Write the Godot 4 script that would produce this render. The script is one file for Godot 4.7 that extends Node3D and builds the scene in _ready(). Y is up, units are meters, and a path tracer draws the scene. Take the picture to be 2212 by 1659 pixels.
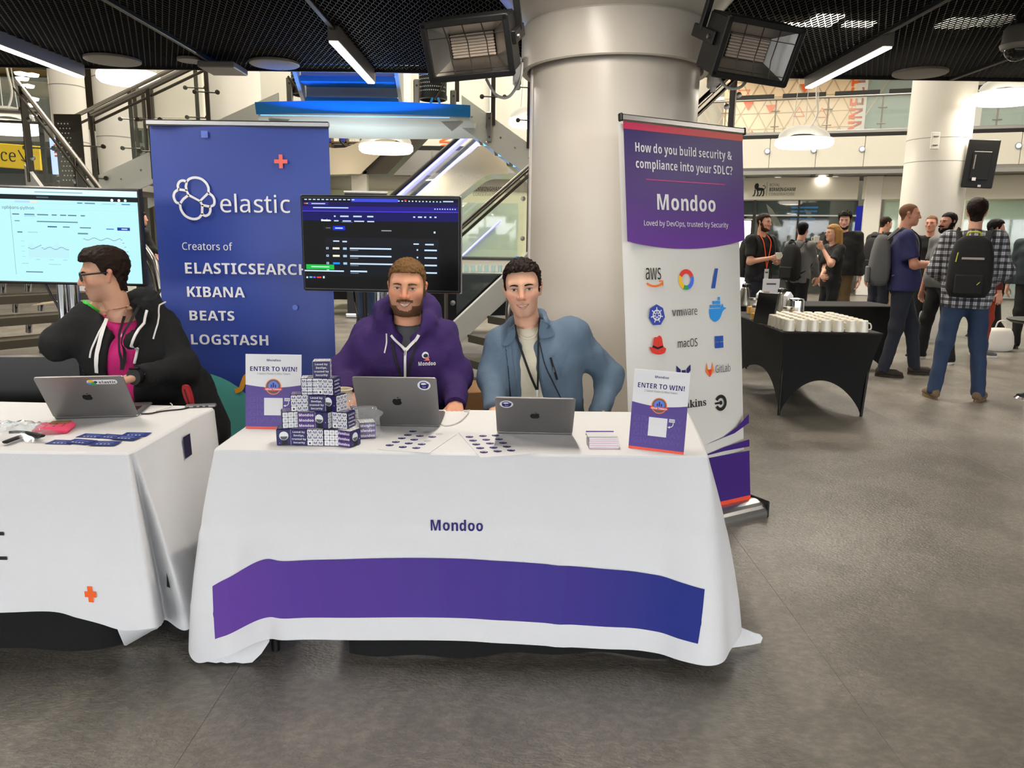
extends Node3D
# An exhibition booth in a college atrium. Units are metres,y up,the camera looks along -z.

var M := {}
var used := {}
var rng := RandomNumberGenerator.new()


func _ready() -> void:
	rng.seed = 7
	setup_view()
	make_materials()
	build_shell()
	build_ceiling()
	build_column()
	build_stairs()
	build_far_wall()
	build_atrium_left()
	build_pendants()
	build_table_main()
	build_table_second()
	build_banners()
	build_screens()
	build_seated_people()
	build_table_goods()
	build_crowd()
	build_coffee_table()
	build_crowd_furniture()
	build_far_furniture()


func setup_view() -> void:
	var cam := Camera3D.new()
	cam.name = "camera"
	cam.fov = rad_to_deg(2.0 * atan(829.5 / 1650.0))
	cam.near = 0.05
	cam.far = 120.0
	cam.position = Vector3(0,1.42,0)
	cam.basis = Basis(Vector3.RIGHT,deg_to_rad(-10.8)) * Basis(Vector3.BACK,deg_to_rad(0.8))
	cam.current = true
	add_child(cam)
	var sky_mat := ProceduralSkyMaterial.new()
	sky_mat.sky_top_color = Color(0.83,0.845,0.865)
	sky_mat.sky_horizon_color = Color(0.88,0.885,0.89)
	sky_mat.ground_bottom_color = Color(0.35,0.35,0.35)
	sky_mat.ground_horizon_color = Color(0.55,0.56,0.57)
	sky_mat.sky_energy_multiplier = 2.9
	sky_mat.ground_energy_multiplier = 1.0
	var sky := Sky.new()
	sky.sky_material = sky_mat
	var env := Environment.new()
	env.background_mode = Environment.BG_SKY
	env.sky = sky
	env.tonemap_mode = Environment.TONE_MAPPER_LINEAR
	env.tonemap_exposure = 1.2
	env.sdfgi_enabled = true
	env.ssao_enabled = true
	env.ssil_enabled = true
	var we := WorldEnvironment.new()
	we.name = "environment"
	we.environment = env
	add_child(we)


# ---------------------------------------------------------------- things,parts,materials
func numbered(called: String) -> String:
	if not used.has(called):
		used[called] = 0
		return called
	used[called] += 1
	return "%s_%03d" % [called,used[called]]


func tag(o: Node3D,label: String,category: String,group := "") -> Node3D:
	o.set_meta("label",label)
	o.set_meta("category",category)
	if group:
		o.set_meta("group",group)
	return o


func thing(called: String,label: String,category: String,at := Vector3.ZERO,turn := 0.0,group := "") -> Node3D:
	var o := Node3D.new()
	o.name = numbered(called)
	add_child(o)
	o.position = at
	o.rotation.y = turn
	return tag(o,label,category,group)


func structure(called: String,at := Vector3.ZERO,turn := 0.0) -> Node3D:
	var o := Node3D.new()
	o.name = numbered(called)
	add_child(o)
	o.position = at
	o.rotation.y = turn
	o.set_meta("kind","structure")
	return o


func part(called: String,mesh: Mesh,mat: Material,parent: Node3D,xf := Transform3D()) -> MeshInstance3D:
	var o := MeshInstance3D.new()
	o.name = called
	o.mesh = mesh
	o.material_override = mat
	o.transform = xf
	parent.add_child(o,true)
	return o


func solid(called: String,mesh: Mesh,mat: Material,label: String,category: String,at := Vector3.ZERO,turn := 0.0,group := "") -> MeshInstance3D:
	var o := MeshInstance3D.new()
	o.name = numbered(called)
	o.mesh = mesh
	o.material_override = mat
	add_child(o)
	o.position = at
	o.rotation.y = turn
	tag(o,label,category,group)
	return o


func shell(called: String,mesh: Mesh,mat: Material) -> MeshInstance3D:
	var o := MeshInstance3D.new()
	o.name = numbered(called)
	o.mesh = mesh
	o.material_override = mat
	add_child(o)
	o.set_meta("kind","structure")
	return o


func paint(key: String,color: Color,rough := 0.6,metal := 0.0) -> StandardMaterial3D:
	var m := StandardMaterial3D.new()
	m.resource_name = key
	m.albedo_color = color
	m.roughness = rough
	m.metallic = metal
	M[key] = m
	return m


func glow(key: String,color: Color,energy: float) -> StandardMaterial3D:
	var m := paint(key,Color(0.9,0.9,0.9),0.5)
	m.emission_enabled = true
	m.emission = color
	m.emission_energy_multiplier = energy
	return m


func glass(key: String,color: Color,alpha: float) -> StandardMaterial3D:
	var m := paint(key,Color(color.r,color.g,color.b,alpha),0.03)
	m.transparency = BaseMaterial3D.TRANSPARENCY_ALPHA
	return m


func noise_tex(freq: float,size: int,stops: Array,seed_: int,octaves := 4,normal := 0.0,kind := FastNoiseLite.TYPE_SIMPLEX_SMOOTH) -> NoiseTexture2D:
	var n := FastNoiseLite.new()
	n.seed = seed_
	n.noise_type = kind
	n.frequency = freq
	n.fractal_octaves = octaves
	var t := NoiseTexture2D.new()
	t.width = size
	t.height = size
	t.seamless = true
	t.noise = n
	if normal > 0.0:
		t.as_normal_map = true
		t.bump_strength = normal
	elif stops.size() > 0:
		var g := Gradient.new()
		var offs := PackedFloat32Array()
		var cols := PackedColorArray()
		for s in stops:
			offs.append(s[0])
			cols.append(s[1])
		g.offsets = offs
		g.colors = cols
		t.color_ramp = g
	return t


func triplanar(m: StandardMaterial3D,per_metre: float,world := true) -> void:
	m.uv1_triplanar = true
	m.uv1_world_triplanar = world
	m.uv1_scale = Vector3.ONE * per_metre


const ORD := ["first","second","third","fourth","fifth","sixth","seventh","eighth","ninth","tenth","eleventh"]


func grey(v: float) -> Color:
	return Color(v,v,v)


func cloth(key: String,color: Color,weave := 0.35,rough := 0.85) -> StandardMaterial3D:
	var m := paint(key,color,rough)
	m.normal_enabled = true
	m.normal_texture = M_tex("weave")
	m.normal_scale = weave
	triplanar(m,5.0,false)
	return m


var T := {}


func M_tex(key: String) -> Texture2D:
	if not T.has(key):
		match key:
			"weave":
				T[key] = noise_tex(0.06,512,[],3,4,6.0)
			"folds":
				T[key] = noise_tex(0.012,512,[],5,3,12.0)
	return T[key]


# ---------------------------------------------------------------- mesh building
class MB:
	var v := PackedVector3Array()
	var n := PackedVector3Array()
	var uv := PackedVector2Array()
	var c := PackedColorArray()
	var ix := PackedInt32Array()
	var xf := Transform3D()
	var col := Color.WHITE
	var tinted := false

	func at(x: float,y: float,z: float) -> MB:
		xf = Transform3D(Basis(),Vector3(x,y,z))
		return self

	func put(p: Vector3,nn: Vector3,u := Vector2.ZERO) -> int:
		v.append(xf * p)
		n.append((xf.basis * nn).normalized())
		uv.append(u)
		c.append(col)
		return v.size() - 1

	func tri(a: Vector3,b: Vector3,d: Vector3) -> void:
		var nn := (b - a).cross(d - a)
		var i := put(a,nn)
		put(b,nn)
		put(d,nn)
		ix.append_array([i,i + 2,i + 1])

	func quad(a: Vector3,b: Vector3,d: Vector3,e: Vector3) -> void:
		var nn := (b - a).cross(d - a)
		if nn.length_squared() < 1e-16:
			nn = (d - a).cross(e - a)
		var i := put(a,nn,Vector2(0,1))
		put(b,nn,Vector2(1,1))
		put(d,nn,Vector2(1,0))
		put(e,nn,Vector2(0,0))
		ix.append_array([i,i + 2,i + 1,i,i + 3,i + 2])

	func box(s: Vector3,o := Vector3.ZERO,bev := 0.0) -> MB:
		var h := s * 0.5
		var b := minf(bev,minf(h.x,minf(h.y,h.z)) * 0.9)
		for axis in 3:
			for sg in [-1.0,1.0]:
				var u := (axis + 1) % 3
				var w := (axis + 2) % 3
				var p := []
				for q in [[-1,-1],[1,-1],[1,1],[-1,1]]:
					var t := Vector3.ZERO
					t[axis] = h[axis] * sg
					t[u] = (h[u] - b) * q[0] * sg
					t[w] = (h[w] - b) * q[1]
					p.append(o + t)
				quad(p[0],p[1],p[2],p[3])
		if b > 0.0:
			for axis in 3:
				var u := (axis + 1) % 3
				var w := (axis + 2) % 3
				for q in [[1,1],[-1,1],[-1,-1],[1,-1]]:
					var a := Vector3.ZERO
					var d := Vector3.ZERO
					a[u] = h[u] * q[0]
					a[w] = (h[w] - b) * q[1]
					d[u] = (h[u] - b) * q[0]
					d[w] = h[w] * q[1]
					var e := Vector3.ZERO
					e[axis] = h[axis] - b
					if q[0] * q[1] > 0:
						quad(o + a - e,o + d - e,o + d + e,o + a + e)
					else:
						quad(o + a + e,o + d + e,o + d - e,o + a - e)
			for sx in [-1.0,1.0]:
				for sy in [-1.0,1.0]:
					for sz in [-1.0,1.0]:
						var a := o + Vector3(h.x * sx,(h.y - b) * sy,(h.z - b) * sz)
						var d := o + Vector3((h.x - b) * sx,h.y * sy,(h.z - b) * sz)
						var e := o + Vector3((h.x - b) * sx,(h.y - b) * sy,h.z * sz)
						if sx * sy * sz > 0:
							tri(a,d,e)
						else:
							tri(a,e,d)
		return self

	# rows of points -> a smooth sheet; the front is on the side of (along u) x (along v)
	func sheet(rows: Array,closed_u := false,flip := false) -> MB:
		var nv := rows.size()
		var nu: int = rows[0].size()
		var base := v.size()
		var acc := PackedVector3Array()
		acc.resize(nv * nu)
		var last := nu if closed_u else nu - 1
		for j in nv - 1:
			for i in last:
				var i2 := (i + 1) % nu
				var a: Vector3 = rows[j][i]
				var b: Vector3 = rows[j][i2]
				var d: Vector3 = rows[j + 1][i2]
				var e: Vector3 = rows[j + 1][i]
				var nn := (d - a).cross(e - b)
				if flip:
					nn = -nn
				acc[j * nu + i] += nn
				acc[j * nu + i2] += nn
				acc[(j + 1) * nu + i2] += nn
				acc[(j + 1) * nu + i] += nn
				var p := base + j * nu + i
				var q := base + j * nu + i2
				var r := base + (j + 1) * nu + i2
				var s := base + (j + 1) * nu + i
				if flip:
					ix.append_array([p,q,r,p,r,s])
				else:
					ix.append_array([p,r,q,p,s,r])
		for j in nv:
			for i in nu:
				put(rows[j][i],acc[j * nu + i] if acc[j * nu + i].length_squared() > 0.0 else Vector3.UP,Vector2(float(i) / maxf(1,nu - 1),float(j) / maxf(1,nv - 1)))
		return self

	# profile of (radius,height),from bottom to top on the outside; corners sharper than 40 degrees stay sharp
	func lathe(prof: Array,segs := 24,o := Vector3.ZERO,squash := Vector2.ONE) -> MB:
		var rings := []
		for p in prof:
			var ring := PackedVector3Array()
			for i in segs:
				var t := TAU * i / segs
				ring.append(o + Vector3(sin(t) * p.x * squash.x,p.y,cos(t) * p.x * squash.y))
			rings.append(ring)
		var run := [rings[0]]
		for i in range(1,prof.size()):
			run.append(rings[i])
			var sharp := i == prof.size() - 1
			if not sharp:
				var d1: Vector2 = (prof[i] - prof[i - 1]).normalized()
				var d2: Vector2 = (prof[i + 1] - prof[i]).normalized()
				sharp = d1.dot(d2) < 0.77
			if sharp:
				sheet(run,true)
				run = [rings[i]]
		return self

	func tube(pts: Array,radius,sides := 8,closed := false,flat := 1.0,up := Vector3.ZERO) -> MB:
		var rows := []
		var m := pts.size()
		var ref := up
		for i in m:
			var t: Vector3
			if closed:
				t = pts[(i + 1) % m] - pts[(i + m - 1) % m]
			else:
				t = pts[mini(i + 1,m - 1)] - pts[maxi(i - 1,0)]
			t = t.normalized()
			if ref.length_squared() < 0.1 or absf(ref.normalized().dot(t)) > 0.999:
				ref = Vector3.UP if absf(t.y) < 0.9 else Vector3.RIGHT
			var s := t.cross(ref).normalized()
			var w := s.cross(t)
			if up == Vector3.ZERO:
				ref = w
			var r: float = radius[i] if radius is Array else radius
			var ring := PackedVector3Array()
			for k in sides:
				var q := TAU * (k + 0.5) / sides
				ring.append(pts[i] + (s * cos(q) + w * sin(q) * flat) * r)
			rows.append(ring)
		if closed:
			rows.append(rows[0])
		sheet(rows,true,true)
		if not closed:
			for e in [0,m - 1]:
				var ring: PackedVector3Array = rows[e]
				for k in range(1,sides - 1):
					if e == 0:
						tri(ring[0],ring[k],ring[k + 1])
					else:
						tri(ring[0],ring[k + 1],ring[k])
		return self

	# a flat polygon in the xy plane facing +z,mapped through `map` when given
	func flat(poly: PackedVector2Array,z := 0.0,map = null) -> MB:
		var t := Geometry2D.triangulate_polygon(poly)
		var base := v.size()
		for p in poly:
			if map != null:
				var q: Vector3 = map.call(p)
				put(q,Vector3.BACK)
			else:
				put(Vector3(p.x,p.y,z),Vector3.BACK)
		for i in range(0,t.size(),3):
			var a := poly[t[i]]
			var b := poly[t[i + 1]]
			var d := poly[t[i + 2]]
			if (b - a).cross(d - a) > 0:
				ix.append_array([base + t[i],base + t[i + 2],base + t[i + 1]])
			else:
				ix.append_array([base + t[i],base + t[i + 1],base + t[i + 2]])
		return self

	# a polygon pushed from z0 to z1
	func prism(poly: PackedVector2Array,z0: float,z1: float) -> MB:
		var p := poly
		if not Geometry2D.is_polygon_clockwise(p):
			p = p.duplicate()
		else:
			p = p.duplicate()
			p.reverse()
		var keep := xf
		flat(p,z1)
		xf = keep * Transform3D(Basis(Vector3(-1,0,0),Vector3(0,1,0),Vector3(0,0,-1)),Vector3.ZERO)
		var mir := PackedVector2Array()
		for q in p:
			mir.append(Vector2(-q.x,q.y))
		flat(mir,-z0)
		xf = keep
		for i in p.size():
			var a := p[i]
			var b := p[(i + 1) % p.size()]
			quad(Vector3(a.x,a.y,z0),Vector3(b.x,b.y,z0),Vector3(b.x,b.y,z1),Vector3(a.x,a.y,z1))
		return self

	func done() -> ArrayMesh:
		var m := ArrayMesh.new()
		if ix.size() == 0:
			return m
		var a := []
		a.resize(Mesh.ARRAY_MAX)
		a[Mesh.ARRAY_VERTEX] = v
		a[Mesh.ARRAY_NORMAL] = n
		a[Mesh.ARRAY_TEX_UV] = uv
		if tinted:
			a[Mesh.ARRAY_COLOR] = c
		a[Mesh.ARRAY_INDEX] = ix
		m.add_surface_from_arrays(Mesh.PRIMITIVE_TRIANGLES,a)
		return m


func boxm(s: Vector3,o := Vector3.ZERO,bev := 0.0) -> ArrayMesh:
	return MB.new().box(s,o,bev).done()


func tubem(pts: Array,r,sides := 8,closed := false) -> ArrayMesh:
	return MB.new().tube(pts,r,sides,closed).done()


func smooth(pts: Array,steps := 6,closed := false) -> Array:
	var out := []
	var m := pts.size()
	for i in (m if closed else m - 1):
		var a = pts[(i + m - 1) % m] if closed else pts[maxi(i - 1,0)]
		var b = pts[i]
		var d = pts[(i + 1) % m]
		var e = pts[(i + 2) % m] if closed else pts[mini(i + 2,m - 1)]
		for k in steps:
			out.append(b.cubic_interpolate(d,a,e,float(k) / steps))
	if not closed:
		out.append(pts[m - 1])
	return out


func ring2(cx: float,cy: float,rx: float,ry: float,n := 24) -> PackedVector2Array:
	var p := PackedVector2Array()
	for i in n:
		p.append(Vector2(cx + cos(TAU * i / n) * rx,cy + sin(TAU * i / n) * ry))
	return p


func rect2(x0: float,y0: float,x1: float,y1: float) -> PackedVector2Array:
	return PackedVector2Array([Vector2(x0,y0),Vector2(x1,y0),Vector2(x1,y1),Vector2(x0,y1)])


func round2(x0: float,y0: float,x1: float,y1: float,r: float,n := 4) -> PackedVector2Array:
	var p := PackedVector2Array()
	for q in [[x1 - r,y0 + r,-PI / 2],[x1 - r,y1 - r,0.0],[x0 + r,y1 - r,PI / 2],[x0 + r,y0 + r,PI]]:
		for i in n + 1:
			var t: float = q[2] + PI / 2 * i / n
			p.append(Vector2(q[0] + cos(t) * r,q[1] + sin(t) * r))
	return p


# a stroked line as a polygon strip,flat,for printed lines
func stroke(mb: MB,pts: Array,w: float,z := 0.0,map = null,closed := false) -> void:
	var m := pts.size()
	var l := []
	var r := []
	for i in m:
		var a: Vector2 = pts[(i + m - 1) % m] if closed else pts[maxi(i - 1,0)]
		var b: Vector2 = pts[(i + 1) % m] if closed else pts[mini(i + 1,m - 1)]
		var t := (b - a).normalized()
		var o := Vector2(-t.y,t.x) * w * 0.5
		l.append(pts[i] + o)
		r.append(pts[i] - o)
	for i in (m if closed else m - 1):
		var j := (i + 1) % m
		mb.flat(PackedVector2Array([r[i],r[j],l[j],l[i]]),z,map)


var fonts := {}


func font(bold := false,face := "Droid Sans") -> Font:
	var key := face + str(bold)
	if not fonts.has(key):
		var f := SystemFont.new()
		f.font_names = PackedStringArray([face])
		f.font_weight = 700 if bold else 400
		fonts[key] = f
	return fonts[key]


# lettering fitted to a box w x h whose lower left corner is (x,y); h = 0 keeps the natural height
func letters(mb: MB,words: String,x: float,y: float,w: float,h: float,z := 0.0,bold := false,map = null,face := "Droid Sans",turn := 0.0) -> MB:
	var t := TextMesh.new()
	t.text = words
	t.font = font(bold,face)
	t.font_size = 48
	t.pixel_size = 0.01
	t.depth = 0.0
	t.curve_step = 3.0
	t.horizontal_alignment = HORIZONTAL_ALIGNMENT_LEFT
	if t.get_surface_count() == 0:
		return mb
	var a := t.surface_get_arrays(0)
	var pv: PackedVector3Array = a[Mesh.ARRAY_VERTEX]
	var lo := pv[0]
	var hi := pv[0]
	for p in pv:
		lo = lo.min(p)
		hi = hi.max(p)
	var sx := w / maxf(hi.x - lo.x,1e-6)
	var sy := h / maxf(hi.y - lo.y,1e-6) if h > 0.0 else sx
	var base := mb.v.size()
	var cs := cos(turn)
	var sn := sin(turn)
	for p in pv:
		var q := Vector2((p.x - lo.x) * sx,(p.y - lo.y) * sy)
		q = Vector2(x + q.x * cs - q.y * sn,y + q.x * sn + q.y * cs)
		if map != null:
			mb.put(map.call(q),Vector3.BACK)
		else:
			mb.put(Vector3(q.x,q.y,z),Vector3.BACK)
	var idx = a[Mesh.ARRAY_INDEX]
	if idx == null or idx.size() == 0:
		idx = PackedInt32Array(range(pv.size()))
	for i in range(0,idx.size(),3):
		var p0: Vector3 = pv[idx[i]]
		var p1: Vector3 = pv[idx[i + 1]]
		var p2: Vector3 = pv[idx[i + 2]]
		if (p1 - p0).cross(p2 - p0).z < 0:
			mb.ix.append_array([base + idx[i],base + idx[i + 1],base + idx[i + 2]])
		else:
			mb.ix.append_array([base + idx[i],base + idx[i + 2],base + idx[i + 1]])
	return mb


func word(parent: Node3D,mat: Material,words: String,x: float,y: float,w: float,h: float,z := 0.0,bold := false,called := "lettering",map = null,face := "Droid Sans",turn := 0.0) -> MeshInstance3D:
	return part(called,letters(MB.new(),words,x,y,w,h,z,bold,map,face,turn).done(),mat,parent)


func shape(parent: Node3D,mat: Material,poly: PackedVector2Array,z := 0.0,called := "print",map = null) -> MeshInstance3D:
	return part(called,MB.new().flat(poly,z,map).done(),mat,parent)



# ---------------------------------------------------------------- materials of the place
func make_materials() -> void:
	var fl := paint("floor vinyl",grey(1.0),0.31)
	fl.albedo_texture = noise_tex(0.02,1024,[[0.0,Color(0.41,0.39,0.365)],[0.45,Color(0.455,0.435,0.405)],[0.62,Color(0.485,0.465,0.43)],[1.0,Color(0.55,0.52,0.47)]],3,6)
	fl.uv1_triplanar = true
	fl.uv1_world_triplanar = true
	fl.uv1_scale = Vector3(0.9,0.5,1.5)
	fl.normal_enabled = true
	var nn := noise_tex(0.05,1024,[],9,5,5.0)
	(nn.noise as FastNoiseLite).domain_warp_enabled = true
	(nn.noise as FastNoiseLite).domain_warp_amplitude = 18.0
	fl.normal_texture = nn
	fl.normal_scale = 0.5
	fl.detail_enabled = true
	fl.detail_blend_mode = BaseMaterial3D.BLEND_MODE_MUL
	fl.detail_albedo = noise_tex(0.006,1024,[[0.0,grey(0.86)],[0.48,grey(0.93)],[0.56,grey(1.0)],[1.0,grey(1.0)]],21,7)
	fl.detail_uv_layer = BaseMaterial3D.DETAIL_UV_2
	fl.uv2_triplanar = true
	fl.uv2_world_triplanar = true
	fl.uv2_scale = Vector3.ONE * 0.33
	paint("floor joint",Color(0.2,0.19,0.18),0.8)
	paint("white wall",Color(0.80,0.79,0.76),0.7)
	paint("grey wall",Color(0.55,0.55,0.53),0.8)
	paint("panel",Color(0.80,0.79,0.74),0.45)
	paint("soffit",Color(0.55,0.55,0.54),0.5)
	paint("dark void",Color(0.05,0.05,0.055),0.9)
	paint("ceiling mesh",Color(0.11,0.105,0.10),0.55,0.3)
	paint("ceiling rail",Color(0.22,0.21,0.20),0.4,0.5)
	paint("fitting grey",Color(0.55,0.53,0.50),0.45,0.3)
	paint("column white",Color(0.80,0.775,0.735),0.33)
	paint("column cool",Color(0.84,0.83,0.80),0.4)
	paint("black metal",Color(0.018,0.018,0.019),0.5)
	paint("black plastic",Color(0.025,0.025,0.028),0.4)
	paint("white plastic",Color(0.82,0.82,0.81),0.4)
	paint("cable white",Color(0.80,0.80,0.78),0.5)
	paint("ceramic burner",Color(0.78,0.72,0.66),0.8)
	paint("reflector",Color(0.70,0.69,0.67),0.28,1.0)
	paint("steel",Color(0.62,0.60,0.57),0.28,1.0)
	paint("dark steel",Color(0.34,0.32,0.29),0.38,1.0)
	paint("tread steel",Color(0.40,0.38,0.34),0.42,0.85)
	paint("chrome",Color(0.80,0.80,0.80),0.12,1.0)
	paint("stair white",Color(0.80,0.80,0.77),0.5)
	paint("polished panel",Color(0.78,0.74,0.66),0.24,1.0)
	paint("aluminium",Color(0.70,0.70,0.70),0.35,1.0)
	paint("orange print",Color(0.93,0.38,0.10),0.6)
	paint("peach wall",Color(0.94,0.84,0.70),0.7)
	paint("line taupe",Color(0.76,0.67,0.55),0.7)
	paint("ink black",Color(0.03,0.03,0.035),0.6)
	paint("ink grey",Color(0.35,0.35,0.36),0.6)
	paint("ink white",Color(0.90,0.90,0.91),0.6)
	paint("ink navy",Color(0.115,0.085,0.40),0.6)
	paint("yellow sign",Color(0.96,0.83,0.05),0.4)
	paint("bronze duct",Color(0.42,0.36,0.24),0.4,0.7)
	paint("cool blue",Color(0.10,0.52,0.82),0.5)  # also carries the blue LED light on landing fascia and uppermost treads
	paint("royal blue",Color(0.10,0.16,0.75),0.5)
	paint("wood door",Color(0.30,0.16,0.10),0.5)
	paint("cardboard",Color(0.55,0.40,0.25),0.85)
	paint("cardboard pale",Color(0.74,0.66,0.54),0.85)
	glass("clear glass",Color(0.86,0.95,0.93),0.08)
	glass("green glass",Color(0.72,0.86,0.82),0.22)
	glass("shop glass",Color(0.25,0.30,0.29),0.45)
	glow("lamp white",Color(1.0,0.97,0.93),9.0)
	glow("lamp warm",Color(1.0,0.95,0.86),5.0)
	glow("lamp panel",Color(1.0,0.98,0.95),3.0)
	glow("led blue",Color(0.30,0.38,1.0),1.3)
	glow("led cyan",Color(0.10,0.62,1.0),1.6)
	glow("spot ring",Color(0.55,0.70,1.0),2.2)
	glow("lit poster",Color(0.45,0.65,1.0),1.1)


# a lamp that faces the way -z of xf points,with its area light just in front
func area_lamp(parent: Node3D,size: Vector2,xf: Transform3D,energy: float,color := Color(1,0.96,0.90)) -> void:
	var l := AreaLight3D.new()
	l.name = "light"
	l.area_size = size
	l.area_normalize_energy = true
	l.light_energy = energy
	l.light_color = color
	l.area_range = 60.0
	l.area_attenuation = 2.0
	l.shadow_enabled = true
	parent.add_child(l,true)
	l.transform = xf


const DOWN := Basis(Vector3(1,0,0),Vector3(0,0,-1),Vector3(0,1,0))


func build_shell() -> void:
	var fl := structure("floor")
	part("subfloor",boxm(Vector3(36,0.2,43),Vector3(1,-0.108,-12.5)),M["floor joint"],fl)
	for i in 18:
		part("vinyl_sheet",boxm(Vector3(1.9992,0.02,43),Vector3(-15.9 + 2.0 * i,-0.01,-12.5),0.0006),M["floor vinyl"],fl)
	shell("wall_left",boxm(Vector3(0.3,13,43),Vector3(-17.15,6.5,-12.5)),M["grey wall"])
	shell("wall_right",boxm(Vector3(0.3,13,43),Vector3(19.15,6.5,-12.5)),M["white wall"])
	shell("wall_back",boxm(Vector3(36,13,0.3),Vector3(1,6.5,-34.1)),M["grey wall"])
	shell("roof",boxm(Vector3(36,0.3,27),Vector3(1,13.1,-20.6)),M["white wall"])
	# the glazed front of the building,behind the camera
	var f := structure("window_1",Vector3(0,0,8.6))
	part("sill",boxm(Vector3(36,0.25,0.3),Vector3(1,0.125,0)),M["grey wall"],f)
	part("lintel",boxm(Vector3(36,0.9,0.3),Vector3(1,3.3,0)),M["grey wall"],f)
	for i in 13:
		part("mullion",boxm(Vector3(0.12,2.65,0.2),Vector3(-17 + 3.0 * i,1.57,0),0.01),M["black metal"],f)
	for i in 12:
		part("pane",boxm(Vector3(2.88,2.6,0.012),Vector3(-15.5 + 3.0 * i,1.55,0)),M["clear glass"],f)
	# floor slab over the hall,and the wall above its edge
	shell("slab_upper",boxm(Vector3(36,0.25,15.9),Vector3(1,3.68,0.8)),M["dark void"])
	shell("wall_upper",boxm(Vector3(36,9.3,0.3),Vector3(1,8.4,-7.0)),M["white wall"])
	# added light panels, out of view, that brighten the atrium background
	for p in [Vector3(-7,12.7,-13),Vector3(1,12.7,-13),Vector3(9,12.7,-13),Vector3(-7,12.7,-21),Vector3(1,12.7,-21),Vector3(9,12.7,-21)]:
		var t := thing("added_atrium_light","square light panel added out of view high over the atrium","ceiling light",p,0.0,"added light panels over the atrium")
		part("frame",boxm(Vector3(3.2,0.1,3.2),Vector3(0,0.08,0),0.02),M["white plastic"],t)
		part("diffuser",boxm(Vector3(3.0,0.04,3.0),Vector3(0,0.02,0)),M["lamp panel"],t)
		area_lamp(t,Vector2(2.9,2.9),Transform3D(DOWN,Vector3(0,-0.02,0)),90.0)


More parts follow.
